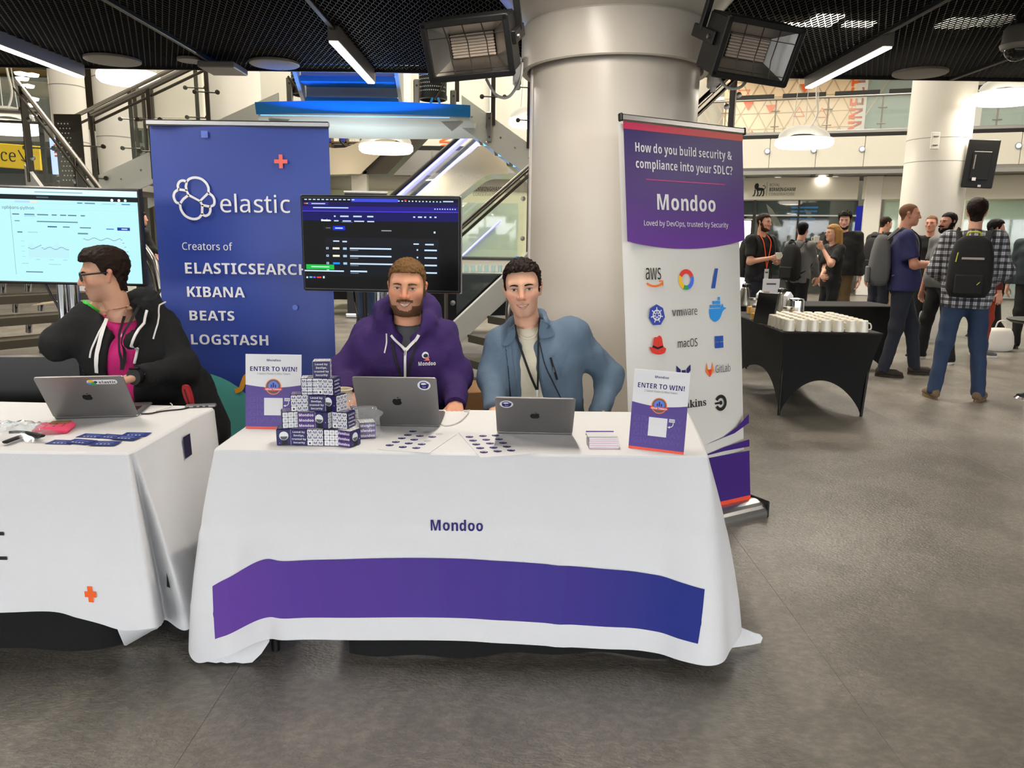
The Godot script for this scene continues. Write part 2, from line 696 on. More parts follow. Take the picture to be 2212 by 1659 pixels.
func build_ceiling() -> void:
	var c := structure("ceiling")
	# one expanded-metal panel,shared by all
	var mb := MB.new()
	var pitch := 0.0225
	var n := 55
	var len_ := 2.38
	var steps := 48
	for k in n:
		var x0 := -0.62 + pitch * (k + 0.5)
		for s in steps:
			var za := -len_ / 2 + len_ * s / steps
			var zb := za + len_ / steps
			var oa := 0.0085 * (1.0 if (s + k) % 2 == 0 else -1.0)
			var a := Vector3(x0 + oa,0,za)
			var b := Vector3(x0 - oa,0,zb)
			var w := Vector3(0.0022,0,0)
			var h := Vector3(0,0.011,0)
			mb.quad(a - w,a + w,b + w,b - w)
			mb.quad(a + w,a + w + h,b + w + h,b + w)
	var panel := mb.done()
	var rail := boxm(Vector3(0.035,0.05,2.4),Vector3.ZERO,0.004)
	for i in range(-8,11):
		for j in 3:
			var z := -7.08 + 1.2 + 2.4 * j
			part("mesh_panel",panel,M["ceiling mesh"],c,Transform3D(Basis(),Vector3(-1.28 + 1.27 * i + 0.635,2.85,z)))
			part("rail",rail,M["ceiling rail"],c,Transform3D(Basis(),Vector3(-1.28 + 1.27 * i,2.85,z)))
	part("edge_trim",boxm(Vector3(25,0.06,0.02),Vector3(1,2.86,-7.09)),M["ceiling rail"],c)
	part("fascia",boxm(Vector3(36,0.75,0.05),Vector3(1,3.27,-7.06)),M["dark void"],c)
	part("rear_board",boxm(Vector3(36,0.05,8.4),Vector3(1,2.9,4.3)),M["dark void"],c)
	# linear lamps hanging just under the mesh
	var k := 0
	var lamp_labels := ["long grey linear ceiling lamp at the far left over the white dashboard screen","linear ceiling lamp between the round discs and the black heater, pointing away from the camera","linear ceiling lamp right of the pillar, running from the dome camera side to the heater","","","","","",""]
	for p in [Vector3(-3.80,2.75,-6.3),Vector3(-1.28,2.75,-6.4),Vector3(2.56,2.75,-6.34),Vector3(-2.55,2.75,-3.0),Vector3(-0.01,2.75,-3.0),Vector3(3.82,2.75,-3.0),Vector3(-1.28,2.75,0.6),Vector3(2.56,2.75,0.8),Vector3(-5.1,2.75,0.2)]:
		var label: String = lamp_labels[k] if lamp_labels[k] else "linear ceiling lamp of the hall, over the visitors' side of the booth"
		var ln := 1.46 if k != 0 else 1.5
		var t := thing("linear_ceiling_light",label,"ceiling light",p,0.0,"linear ceiling lamps")
		part("housing",boxm(Vector3(0.075,0.11,ln),Vector3(0,0.06,0),0.004),M["fitting grey"],t)
		part("diffuser",boxm(Vector3(0.058,0.012,ln - 0.02),Vector3(0,0.0,0)),M["lamp white"],t)
		area_lamp(t,Vector2(0.055,ln - 0.04),Transform3D(DOWN,Vector3(0,-0.012,0)),2.4 if k < 3 else (3.4 if k < 6 else 1.6))
		k += 1
	# round blanking discs and speakers in the mesh
	var discs := [[Vector3(-3.37,2.845,-6.76),0.22,"large pale ceiling disc nearest the left linear lamp"],[Vector3(-2.035,2.845,-6.81),0.205,"large pale ceiling disc beside the middle linear lamp"],[Vector3(-2.70,2.845,-6.71),0.105,"small round ceiling loudspeaker on the rail between the two big discs"],[Vector3(3.40,2.845,-6.82),0.215,"large shiny ceiling disc under the dome camera"]]
	for d in discs:
		var t := thing("ceiling_disc",d[2],"ceiling disc",d[0],0.0,"round discs in the mesh ceiling")
		var r: float = d[1]
		part("plate",MB.new().lathe([Vector2(0.0,-0.022),Vector2(r * 0.96,-0.022),Vector2(r,-0.016),Vector2(r,0.0)],40).done(),M["fitting grey"],t)
		for a in [0.6,2.7,4.8]:
			part("screw",MB.new().lathe([Vector2(0,-0.028),Vector2(0.006,-0.026),Vector2(0.007,-0.02)],8,Vector3(cos(a) * r * 0.86,0,sin(a) * r * 0.86)).done(),M["steel"],t)
	# box at the end of the rail
	solid("rail_box",boxm(Vector3(0.30,0.05,0.34),Vector3(0,0,0),0.008),M["fitting grey"],"flat grey box hanging at the end of the left ceiling rail","junction box",Vector3(-2.448,2.779,-6.75))
	# dome camera
	var dc := thing("dome_camera","grey dome security camera hanging from the mesh ceiling","camera",Vector3(3.26,2.845,-5.3))
	part("housing",MB.new().lathe([Vector2(0.05,-0.19),Vector2(0.098,-0.17),Vector2(0.108,-0.145),Vector2(0.098,-0.128),Vector2(0.092,-0.05),Vector2(0.075,-0.03),Vector2(0.0,-0.03)],32).done(),M["fitting grey"],dc)
	part("stem",MB.new().lathe([Vector2(0.035,-0.04),Vector2(0.035,0.05)],16).done(),M["black metal"],dc)
	var prof := []
	for i in 10:
		var a := PI / 2 * i / 9.0
		prof.append(Vector2(sin(a) * 0.08,-0.17 - cos(a) * 0.075))
	part("dome",MB.new().lathe(prof,32).done(),M["dome"] if M.has("dome") else smoked(),dc)
	# lit openings above the mesh
	var above := [[Vector3(2.307,3.25,-7.111),Vector2(0.32,0.25)],[Vector3(2.575,3.25,-6.923),Vector2(0.22,0.4)],[Vector3(2.911,3.25,-7.109),Vector2(0.25,0.4)],[Vector3(3.435,3.25,-7.442),Vector2(0.16,0.25)],[Vector3(3.732,3.25,-7.067),Vector2(0.30,0.6)],[Vector3(3.974,3.25,-6.811),Vector2(0.25,0.3)],[Vector3(-1.382,3.25,-7.688),Vector2(0.25,0.2)],[Vector3(-1.074,3.25,-7.671),Vector2(0.15,0.2)],[Vector3(-2.007,3.25,-7.654),Vector2(0.12,0.12)],[Vector3(-4.06,3.25,-7.631),Vector2(0.12,0.12)],[Vector3(-2.701,3.25,-7.592),Vector2(0.2,0.12)]]
	for a in above:
		a[0].y = 3.25
		var t := thing("service_light","white work light above the ceiling mesh, %s" % ["first right of the right heater","just left of the right linear lamp","beyond the right linear lamp","small one right of the right linear lamp","left of the dome camera","behind the dome camera","between the middle linear lamp and the left heater","beside the left heater","left of the middle linear lamp","over the leftmost disc","over the small loudspeaker disc"][above.find(a)],"ceiling light",a[0],0.0,"work lights above the mesh")
		part("housing",boxm(Vector3(a[1].x + 0.04,0.06,a[1].y + 0.04),Vector3(0,0.04,0),0.01),M["fitting grey"],t)
		part("diffuser",boxm(Vector3(a[1].x,0.02,a[1].y)),M["lamp warm"],t)
		part("hanger",boxm(Vector3(0.02,0.3,0.02),Vector3(0,0.2,0)),M["fitting grey"],t)
	for i in 3:
		var duct := tubem([Vector3(-9,3.4,-1.4 - 1.5 * i),Vector3(11,3.4,-1.4 - 1.5 * i)],0.13,14)
		solid("duct",duct,M["dark steel"],"round air duct above the black ceiling mesh","duct",Vector3.ZERO,0.0,"air ducts above the mesh")


func smoked() -> StandardMaterial3D:
	return paint("dome",Color(0.02,0.02,0.022),0.06)


func build_column() -> void:
	var c := structure("pillar_main",Vector3(0.575,0,-4.75))
	part("shaft",MB.new().lathe([Vector2(0.492,0.0),Vector2(0.492,2.62)],72).done(),M["column white"],c)
	part("seam_strip",boxm(Vector3(0.016,2.4,0.012),Vector3(-0.482,1.2,0.11),0.003),M["column white"],c)
	part("collar",MB.new().lathe([Vector2(0.50,2.40),Vector2(0.512,2.372),Vector2(0.538,2.366),Vector2(0.546,2.374),Vector2(0.546,2.60),Vector2(0.535,2.612),Vector2(0.48,2.612)],72).done(),M["column white"],c)
	var cap := []
	for ring in [[0.50,2.6],[0.56,2.66],[0.82,2.95]]:
		var row := PackedVector3Array()
		for i in 72:
			var a := TAU * i / 72
			row.append(Vector3(sin(a) * ring[0],ring[1],cos(a) * ring[0]))
		cap.append(row)
	part("capital",MB.new().sheet(cap,true).done(),M["column white"],c)
	part("mark",MB.new().flat(ring2(0,0,0.006,0.003,8)).done(),M["ink grey"],c,Transform3D(Basis(Vector3.UP,0.1),Vector3(0.05,1.2,0.4915)))
	# infrared heaters on both sides
	heater("black infrared heater mounted left of the pillar collar",Vector3(-0.235,2.315,-3.93),-0.22,-1,[Vector3(0.03,2.315,-4.2),Vector3(0.021,2.236,-4.2),Vector3(-0.035,2.148,-4.2),Vector3(-0.103,2.154,-4.2),Vector3(-0.157,2.233,-4.2)])
	heater("black infrared heater mounted right of the pillar collar",Vector3(1.165,2.32,-3.93),0.30,1,[Vector3(0.961,2.366,-4.1),Vector3(0.995,2.274,-4.1),Vector3(1.071,2.19,-4.1),Vector3(1.141,2.191,-4.1),Vector3(1.18,2.241,-4.1)])


func heater(label: String,at: Vector3,turn: float,side: int,cord: Array) -> void:
	var t := thing("patio_heater",label,"heater",at)
	t.basis = Basis(Vector3.UP,turn) * Basis(Vector3.RIGHT,0.42) * Basis(Vector3.BACK,-0.06 * side)
	# housing: an open box with a sloping reflector
	var w := 0.205
	var h := 0.125
	var mb := MB.new()
	mb.box(Vector3(w * 2,0.014,0.17),Vector3(0,h,-0.085),0.003)
	mb.box(Vector3(w * 2,0.014,0.17),Vector3(0,-h,-0.085),0.003)
	mb.box(Vector3(0.014,h * 2,0.17),Vector3(w,0,-0.085),0.003)
	mb.box(Vector3(0.014,h * 2,0.17),Vector3(-w,0,-0.085),0.003)
	mb.box(Vector3(w * 2 - 0.05,h * 2 - 0.05,0.02),Vector3(0,0,-0.17),0.004)
	part("housing",mb.done(),M["black metal"],t)
	mb = MB.new()
	for q in [[Vector3(w,0.014,0),Vector2(w * 2 + 0.02,0.028),0],[Vector3(w,0,0),Vector2(0.028,h * 2 + 0.02),1]]:
		if q[2] == 0:
			mb.box(Vector3(q[1].x,0.03,0.02),Vector3(0,h,0.004),0.004)
			mb.box(Vector3(q[1].x,0.03,0.02),Vector3(0,-h,0.004),0.004)
		else:
			mb.box(Vector3(0.03,q[1].y,0.02),Vector3(w,0,0.004),0.004)
			mb.box(Vector3(0.03,q[1].y,0.02),Vector3(-w,0,0.004),0.004)
	part("front_frame",mb.done(),M["black metal"],t)
	mb = MB.new()
	var o := [Vector3(-w + 0.01,-h + 0.01,0),Vector3(w - 0.01,-h + 0.01,0),Vector3(w - 0.01,h - 0.01,0),Vector3(-w + 0.01,h - 0.01,0)]
	var iz := -0.1
	var i_ := [Vector3(-0.115,-0.055,iz),Vector3(0.115,-0.055,iz),Vector3(0.115,0.055,iz),Vector3(-0.115,0.055,iz)]
	for k in 4:
		var k2 := (k + 1) % 4
		mb.quad(o[k],i_[k],i_[k2],o[k2])
	part("reflector",mb.done(),M["reflector"],t)
	mb = MB.new()
	for k in 8:
		mb.box(Vector3(0.222,0.0115,0.014),Vector3(0,-0.048 + 0.0137 * k,iz + 0.003),0.003)
	part("burner",mb.done(),M["ceramic burner"],t)
	mb = MB.new()
	for k in 3:
		var x := -0.095 + 0.095 * k
		mb.tube([Vector3(x - 0.012,h - 0.01,0.004),Vector3(x,0.03,-0.01),Vector3(x,-0.03,-0.01),Vector3(x + 0.012,-h + 0.01,0.004)],0.0028,6)
	for k in 2:
		mb.tube([Vector3(-w + 0.01,0.06 - 0.155 * k,0.0),Vector3(w - 0.01,0.06 - 0.155 * k,0.0)],0.002,6)
	part("guard_wire",mb.done(),M["dark steel"],t)
	mb = MB.new()
	mb.box(Vector3(0.02,0.06,0.22),Vector3(-side * (w + 0.015),0.02,-0.16),0.003)
	mb.box(Vector3(0.03,0.14,0.03),Vector3(-side * (w + 0.015),0.10,-0.2),0.003)
	part("bracket",mb.done(),M["black metal"],t)
	part("bracket_screw",MB.new().lathe([Vector2(0.0,0.012),Vector2(0.01,0.01),Vector2(0.011,0)],10).done(),M["steel"],t,Transform3D(Basis(Vector3.BACK,side * PI / 2),Vector3(-side * (w + 0.026),0.02,-0.09)))
	# its socket box on the collar
	var b := thing("socket_box","white junction box on the pillar collar that feeds the %s heater" % ("first" if side < 0 else "second") if false else ("white junction box on the collar beside the left heater" if side < 0 else "white junction box on the collar beside the right heater"),"junction box",Vector3(0.575,2.37,-4.75) + Vector3(side * 0.57,0.0,0.06))
	part("box",boxm(Vector3(0.05,0.14,0.13),Vector3(0,0,0),0.01),M["white plastic"],b)
	part("gland",MB.new().lathe([Vector2(0.016,-0.1),Vector2(0.018,-0.065),Vector2(0.012,-0.06)],12).done(),M["white plastic"],b)
	solid("heater_cord",tubem(smooth(cord,8),0.0075,8),M["cable white"],"white power cord looping from the left heater" if side < 0 else "white power cord looping from the right heater","cord")



# ---------------------------------------------------------------- the double staircase
func tread_mesh(ln: float) -> ArrayMesh:
	# lies along +x from 0,its front edge at z = 0; the free end is drawn out to a nose
	var mb := MB.new()
	var d := 0.30
	mb.prism(PackedVector2Array([Vector2(0.0,0.0),Vector2(ln,0.0),Vector2(ln,d),Vector2(0.17,d),Vector2(0.1,d - 0.05)]),-0.022,0.0)
	mb.prism(PackedVector2Array([Vector2(0.03,0.0),Vector2(ln,0.0),Vector2(ln,0.02),Vector2(0.05,0.02)]),-0.07,-0.022)
	return mb.done()


func flight(called: String,label: String,sx: float) -> void:
	var t := thing(called,label,"staircase",Vector3(-2.05,0,-7.4),0.0,"")
	var along := Vector3(sx * 0.56,0,0.83)
	var up_dir := Vector3(sx * 0.183,0.17,-0.125)
	var first := Vector3(sx * 1.79,0.68,0) - up_dir * 3.0
	var tm := tread_mesh(1.62)
	# local tread frame: x along the tread,y into the step,z up
	var back := Vector3(sx * 0.83,0,-0.56)
	for i in 10:
		part("tread",tm,M["tread steel"],t,Transform3D(Basis(along,back,Vector3.UP),first + up_dir * i))
		part("support",tubem([Vector3(0.5,0.2,-0.16),Vector3(0.5,0.16,-0.02)],0.028,10),M["chrome"],t,Transform3D(Basis(along,back,Vector3.UP),first + up_dir * i))
		part("support",tubem([Vector3(0.72,0.2,-0.16),Vector3(0.72,0.16,-0.02)],0.028,10),M["chrome"],t,Transform3D(Basis(along,back,Vector3.UP),first + up_dir * i))
	var n := along * 0.02
	for e in [0.0,1.62]:
		var a: Vector3 = first + along * e - up_dir * 1.0
		var b: Vector3 = first + along * e + up_dir * 10.0
		var mb := MB.new()
		var q := [a + Vector3(0,-0.06,0),b + Vector3(0,-0.06,0),b + Vector3(0,0.24,0),a + Vector3(0,0.24,0)]
		q[0].y = maxf(q[0].y,0.0)
		for s in [-1.0,1.0]:
			if s * sx > 0:
				mb.quad(q[3] + n * s,q[2] + n * s,q[1] + n * s,q[0] + n * s)
			else:
				mb.quad(q[0] + n * s,q[1] + n * s,q[2] + n * s,q[3] + n * s)
		mb.quad(q[3] - n,q[3] + n,q[2] + n,q[2] - n)
		mb.quad(q[0] - n,q[1] - n,q[1] + n,q[0] + n)
		mb.quad(q[0] - n,q[0] + n,q[3] + n,q[3] - n)
		part("stringer",mb.done(),M["stair white"],t)
		# rail,posts and glass over each stringer
		var h := Vector3(0,1.05,0)
		var pts := [a + h + up_dir * 1.2,b + h]
		if e > 0.0:
			var s0: Vector3 = a + h + up_dir * 1.2
			pts = smooth([s0 + Vector3(0,-0.6,0) + up_dir * 0.6,s0 + Vector3(0,-0.55,0) - up_dir * 0.3,s0 + Vector3(0,-0.25,0) - up_dir * 0.9,s0 - up_dir * 0.55 + Vector3(0,0.02,0),s0 + up_dir * 0.3,s0 + up_dir * 1.5],6)
			pts.append(b + h)
		else:
			pts = smooth([a + h + up_dir * 0.8 + Vector3(0,-0.55,0),a + h + up_dir * 0.45 + Vector3(0,-0.3,0),a + h + up_dir * 0.8 + Vector3(0,-0.03,0),a + h + up_dir * 1.6],6)
			pts.append(b + h)
		part("handrail",tubem(pts,0.027,10),M["steel"],t)
		var pts2 := []
		for p in pts:
			pts2.append(p + Vector3(0,-0.06,0) + n * 2.0)
		part("handrail",tubem(pts2,0.014,8),M["dark steel"],t)
		for i in [2.0,6.2,10.6]:
			var p: Vector3 = a + up_dir * i
			part("post",MB.new().box(Vector3(0.02,0.95,0.085),Vector3(0,0.6,0),0.004).done(),M["dark steel"],t,Transform3D(Basis(Vector3.UP,0.3 * sx),p))
			for y in [0.42,0.8]:
				for s in [-0.09,0.09]:
					var ck: Vector3 = p + Vector3(0,y,0) + up_dir.normalized() * s
					part("clamp",MB.new().lathe([Vector2(0,-0.012),Vector2(0.024,-0.01),Vector2(0.024,0.01),Vector2(0,0.012)],12).done(),M["steel"],t,Transform3D(Basis(Vector3.RIGHT,PI / 2),ck))
		for i in [2.5,6.7]:
			var ga: Vector3 = a + up_dir * i + Vector3(0,0.28,0)
			var gb: Vector3 = ga + up_dir * 3.4
			var g := MB.new()
			g.quad(ga,gb,gb + Vector3(0,0.68,0),ga + Vector3(0,0.68,0))
			part("glass_panel",g.done(),M["clear glass"],t)


func slab_between(pts: Array,drop: float,thick: Vector3) -> ArrayMesh:
	# a plate whose upper edge follows pts,`drop` deep,with thickness `thick`
	var mb := MB.new()
	for i in pts.size() - 1:
		var a: Vector3 = pts[i]
		var b: Vector3 = pts[i + 1]
		var d := Vector3(0,-drop,0)
		mb.quad(a + d,b + d,b,a)
		mb.quad(a + thick,b + thick,b + d + thick,a + d + thick)
		mb.quad(a,b,b + thick,a + thick)
		mb.quad(a + d + thick,b + d + thick,b + d,a + d)
	return mb.done()


func rail_run(t: Node3D,a: Vector3,b: Vector3,n: int,glassy := true) -> void:
	part("handrail",tubem([a,b],0.026,10),M["steel"],t)
	part("handrail",tubem([a + Vector3(0,-0.1,-0.03),b + Vector3(0,-0.1,-0.03)],0.016,8),M["dark steel"],t)
	for i in n + 1:
		var p := a.lerp(b,float(i) / n)
		part("post",boxm(Vector3(0.05,1.02,0.02),p + Vector3(0,-0.52,0.0),0.004),M["dark steel"],t)
		for y in [-0.36,-0.72]:
			part("clamp",tubem([p + Vector3(-0.13,y + 0.005,0.02),p + Vector3(0.13,y - 0.005,0.02)],0.008,6),M["dark steel"],t)
			for s in [-0.13,0.13]:
				part("clamp",MB.new().lathe([Vector2(0,-0.015),Vector2(0.026,-0.012),Vector2(0.026,0.012),Vector2(0,0.015)],12).done(),M["dark steel"],t,Transform3D(Basis(Vector3.RIGHT,PI / 2),p + Vector3(s,y,0.025)))
	if glassy:
		for i in n:
			var p := a.lerp(b,(i + 0.08) / n)
			var q := a.lerp(b,(i + 0.92) / n)
			var g := MB.new()
			g.quad(p + Vector3(0,-0.98,0.03),q + Vector3(0,-0.98,0.03),q + Vector3(0,-0.14,0.03),p + Vector3(0,-0.14,0.03))
			part("glass_panel",g.done(),M["clear glass"],t)


func build_stairs() -> void:
	flight("staircase","lower stair flight with dark steel treads behind the man with glasses",-1.0)
	flight("staircase","lower stair flight with white stringer and steel treads behind the man in the blue jacket",1.0)
	# left half landing and its rail
	var l := thing("stair_landing","left half landing with steel rail above the white dashboard screen","landing",Vector3(-5.9,1.62,-8.7))
	part("slab",boxm(Vector3(2.2,0.16,1.1),Vector3(0,0,-0.1),0.01),M["stair white"],l)
	rail_run(l,Vector3(-1.0,1.08,0.35),Vector3(0.93,1.02,0.35),2)
	# perforated corner plate
	var plate := thing("perforated_plate","perforated steel plate at the turn of the left handrail","plate",Vector3(-4.969,2.427,-8.75))
	part("sheet",boxm(Vector3(0.30,0.92,0.006),Vector3(0.06,-0.2,0)),M["dark steel"],plate)
	for i in 4:
		for j in 13:
			part("hole",MB.new().flat(ring2(-0.045 + 0.035 * i + 0.017 * (j % 2),0.16 - 0.05 * j,0.008,0.008,8),0.004).done(),M["white wall"],plate)
	# second flights up to the middle landing
	for sd in [0,1]:
		var top := [Vector3(-5.058,2.021,-9.3),Vector3(-2.755,3.037,-9.3)]
		if sd == 1:
			top = [Vector3(-0.63,3.04,-9.3),Vector3(0.976,1.959,-9.3)]
		var t := thing("stair_flight","upper left stair flight with white stringer and glass rail behind the blue banner" if sd == 0 else "upper right stair flight with white stringer and blue lit treads left of the pillar","staircase",top[0])
		var a := Vector3.ZERO
		var b: Vector3 = top[1] - top[0]
		part("stringer",slab_between([a,b],0.36,Vector3(0,0,-0.04)),M["stair white"],t)
		part("stringer",slab_between([a + Vector3(0,0.1,-1.5),b + Vector3(0,0.1,-1.5)],0.36,Vector3(0,0,-0.04)),M["stair white"],t)
		var n := 8
		for i in n:
			var p := a.lerp(b,(i + 0.5) / n)
			part("tread",boxm(Vector3(0.30,0.045,1.46),p + Vector3(0.0,-0.16,-0.77),0.006),M["tread steel"],t)
			if sd == 1:
				part("led_strip",boxm(Vector3(0.24,0.012,1.3),p + Vector3(0.02,-0.19,-0.8)),M["led cyan"],t)
		for i in 9:
			part("bolt",MB.new().lathe([Vector2(0,0.004),Vector2(0.012,0.002),Vector2(0.012,0)],8).done(),M["steel"],t,Transform3D(Basis(Vector3.RIGHT,PI / 2),a.lerp(b,(i + 0.7) / 9.5) + Vector3(0,-0.16,0.002)))
		if sd == 0:
			rail_run(t,Vector3(-4.942,2.768,-9.3) - top[0],Vector3(-3.674,3.328,-9.3) - top[0] + Vector3(0.1,0.06,0),2)
			rail_run(t,Vector3(-5.816,2.823,-10.3) - top[0],Vector3(-4.093,3.611,-10.3) - top[0],2,false)
		else:
			rail_run(t,Vector3(-0.05,0.95,0.02),b * 0.75 + Vector3(0,1.0,0.02),3)
	# middle landing
	var m := thing("stair_landing","middle landing with a curved white soffit washed in blue light","landing",Vector3(-1.95,2.70,-8.7))
	var rows := []
	for q in [[0.10,-0.04],[0.05,-0.02],[0.0,0.0],[-0.03,0.06],[-0.03,0.5],[-0.03,0.56],[0.03,0.60],[0.03,1.1],[0.0,1.7]]:
		var row := PackedVector3Array()
		for i in 25:
			var u := i / 24.0
			var f: float = q[1] / 1.7
			var bow := 1.0 - pow(absf(u - 0.5) * 2.0,2.0)
			row.append(Vector3(lerpf(lerpf(-0.85,-1.4,f),lerpf(1.45,1.56,f),u),q[0] - 0.03 * bow * f,0.16 * bow * (1.0 - f) - q[1]))
		rows.append(row)
	part("soffit",MB.new().sheet(rows,false,true).done(),M["stair white"],m)
	var fr := []
	for yy in [0.0,0.12]:
		var row := PackedVector3Array()
		for i in 25:
			var u := i / 24.0
			var bow := 1.0 - pow(absf(u - 0.5) * 2.0,2.0)
			row.append(Vector3(lerpf(-0.86,1.46,u),yy,0.16 * bow + 0.035 + yy * 0.3))
		fr.append(row)
	part("fascia",MB.new().sheet(fr).done(),M["cool blue"],m)  # blue LED light put into the fascia colour
	part("deck",boxm(Vector3(2.2,0.04,1.6),Vector3(0.3,0.08,-0.9)),M["stair white"],m)
	for s in [-1.0,1.0]:
		part("gusset",MB.new().prism(PackedVector2Array([Vector2(-0.16,0),Vector2(0.16,0),Vector2(0.0,-0.13)]),-0.02,0.02).done(),M["stair white"],m,Transform3D(Basis(),Vector3(0.3 + s * 0.95,0.0,-0.1)))
	part("led_strip",boxm(Vector3(2.0,0.006,0.014),Vector3(0.25,-0.035,0.235)),M["led cyan"],m)
	area_lamp(m,Vector2(2.0,0.05),Transform3D(Basis(Vector3.RIGHT,deg_to_rad(125)),Vector3(0.25,-0.03,0.26)),1.0,Color(0.03,0.50,1.0))
	var ul := thing("added_uplighter","unseen floor lamp added behind the dark screen to brighten the middle landing","lamp",Vector3(-1.85,0,-9.55))  # added lamp, hidden from view, brightens the landing soffit
	part("pole",tubem([Vector3(0,0,0),Vector3(0,1.42,0)],0.03,10),M["black metal"],ul)
	part("base",MB.new().lathe([Vector2(0,0),Vector2(0.25,0),Vector2(0.22,0.03),Vector2(0,0.04)],28).done(),M["black metal"],ul)
	part("head_light",boxm(Vector3(0.4,0.05,0.3),Vector3(0,1.44,0),0.01),M["lamp panel"],ul)
	area_lamp(ul,Vector2(0.38,0.28),Transform3D(Basis(Vector3.RIGHT,PI / 2),Vector3(0,1.475,0)),2.2,Color(0.86,0.95,1.0))
	# third flight rising towards the hall
	var f := thing("stair_flight","uppermost stair flight with vivid blue tread undersides under the ceiling edge","staircase",Vector3(-1.78,3.0,-8.62))
	for i in range(-1,5):
		var y := 0.02 + 0.175 * i
		var z := 0.22 * i
		part("tread",boxm(Vector3(1.0,0.07,0.28),Vector3(0,y + 0.02,z),0.01),M["cool blue"],f)  # blue LED glow under the treads is painted into their colour
		part("tread_lip",boxm(Vector3(1.0,0.10,0.015),Vector3(0,y - 0.06,z - 0.15)),M["stair white"],f)
	for s in [-1.0,1.0]:
		var a := Vector3(s * 0.53,0.0,-0.16)
		var b := Vector3(s * 0.53,0.85,0.95)
		var mb := MB.new()
		var n := Vector3(0.02,0,0)
		var q := [a + Vector3(0,-0.2,0),b + Vector3(0,-0.2,0),b + Vector3(0,0.2,0),a + Vector3(0,0.2,0)]
		mb.quad(q[0] + n,q[3] + n,q[2] + n,q[1] + n)
		mb.quad(q[0] - n,q[1] - n,q[2] - n,q[3] - n)
		mb.quad(q[0] - n,q[0] + n,q[1] + n,q[1] - n)
		mb.quad(q[0] - n,q[3] - n,q[3] + n,q[0] + n)
		part("stringer",mb.done(),M["stair white"],f)
	# hoisting shackles and perforated drums beside it
	for s in [0,1]:
		var p: Vector3 = [Vector3(-2.455,3.203,-9.4),Vector3(-0.972,3.171,-9.4)][s]
		var d := thing("perforated_drum","black perforated drum lamp left of the uppermost flight" if s == 0 else "black perforated drum lamp between the uppermost flight and the heater","lamp",p,0.0,"perforated drums under the ceiling edge")
		part("shade",MB.new().lathe([Vector2(0.16,-0.14),Vector2(0.165,0.2)],28).done(),M["black metal"],d)
		part("rim",MB.new().lathe([Vector2(0.15,-0.18),Vector2(0.168,-0.17),Vector2(0.168,-0.13)],28).done(),M["black metal"],d)
		var hm := MB.new()
		for i in 16:
			for j in 6:
				var a := -1.2 + 2.4 * (i + 0.5 * (j % 2)) / 16.0
				hm.xf = Transform3D(Basis(Vector3.UP,a),Vector3(sin(a) * 0.1675,-0.09 + 0.042 * j,cos(a) * 0.1675))
				hm.flat(ring2(0,0,0.0075,0.0075,6))
		part("perforation",hm.done(),M["white wall"],d).set_meta("kind","stuff")
		var bar: Array = [[Vector3(-2.616,3.207,-9.25),Vector3(-2.306,2.806,-9.25)],[Vector3(-0.781,3.231,-9.25),Vector3(-0.93,2.977,-9.25)]][s]
		var sh := thing("tension_rod","cyan steel tension rod left of the blue flight" if s == 0 else "cyan steel tension rod with shackle right of the blue flight","rod")
		part("rod",tubem(bar,0.014,8),M["dark steel"],sh)
		var c: Vector3 = bar[1]
		part("shackle",tubem(smooth([c + Vector3(-0.03,0.02,0),c + Vector3(-0.05,-0.06,0),c + Vector3(0,-0.13,0),c + Vector3(0.05,-0.06,0),c + Vector3(0.03,0.02,0)],4),0.014,8),M["cool blue"],sh)
	# brackets that hold the posts
	var spots := [Vector3(-2.608,3.034,-9.272),Vector3(-1.146,3.028,-9.272),Vector3(-0.724,2.917,-9.272),Vector3(-0.31,2.682,-9.272)]
	for p in spots:
		var bk := thing("post_bracket","bolted steel post bracket, %s" % ["left of the blue flight","right of the blue flight","at the right end of the landing","on the white stringer near the pillar"][spots.find(p)],"bracket",p,0.0,"steel post brackets on the landing")
		part("plate",boxm(Vector3(0.07,0.34,0.05),Vector3.ZERO,0.012),M["steel"],bk)
		for y in [-0.11,0.1]:
			part("bolt",MB.new().lathe([Vector2(0,0.006),Vector2(0.013,0.003),Vector2(0.013,0)],8).done(),M["dark steel"],bk,Transform3D(Basis(Vector3.RIGHT,PI / 2),Vector3(0.005,y,0.026)))
	# escalators further back
	var e := thing("escalator","polished metal escalator with blue lit handrails behind the dark screen","escalator",Vector3(-1.164,2.398,-15))
	var o: Vector3 = Vector3(-1.164,2.398,-15)
	var cuts := [[Vector2(-3.703,0.254),Vector2(-2.158,1.937),Vector2(-1.605,2.392),Vector2(-1.324,2.001),Vector2(-1.878,1.497),Vector2(-3.159,0.262)],[Vector2(-1.605,2.392),Vector2(-1.12,2.79),Vector2(-0.882,2.342),Vector2(-1.12,2.159),Vector2(-1.324,2.001)],[Vector2(-1.12,2.79),Vector2(-0.692,3.108),Vector2(-0.583,2.568),Vector2(-0.723,2.473),Vector2(-0.882,2.342)],[Vector2(-0.692,3.108),Vector2(-0.509,3.178),Vector2(-0.182,2.896),Vector2(-0.126,2.617),Vector2(-0.46,2.613),Vector2(-0.583,2.568)],[Vector2(-0.182,2.896),Vector2(0.334,2.478),Vector2(0.332,2.606),Vector2(-0.126,2.617)]]
	for c in cuts:
		var poly := PackedVector2Array()
		for q in c:
			poly.append(q - Vector2(o.x,o.y))
		var mb := MB.new()
		if c == cuts[4]:
			poly = PackedVector2Array([poly[0],poly[3],poly[2],poly[1]])
		mb.prism(poly,-1.3,0.0)
		part("side_panel",mb.done(),M["polished panel"],e)
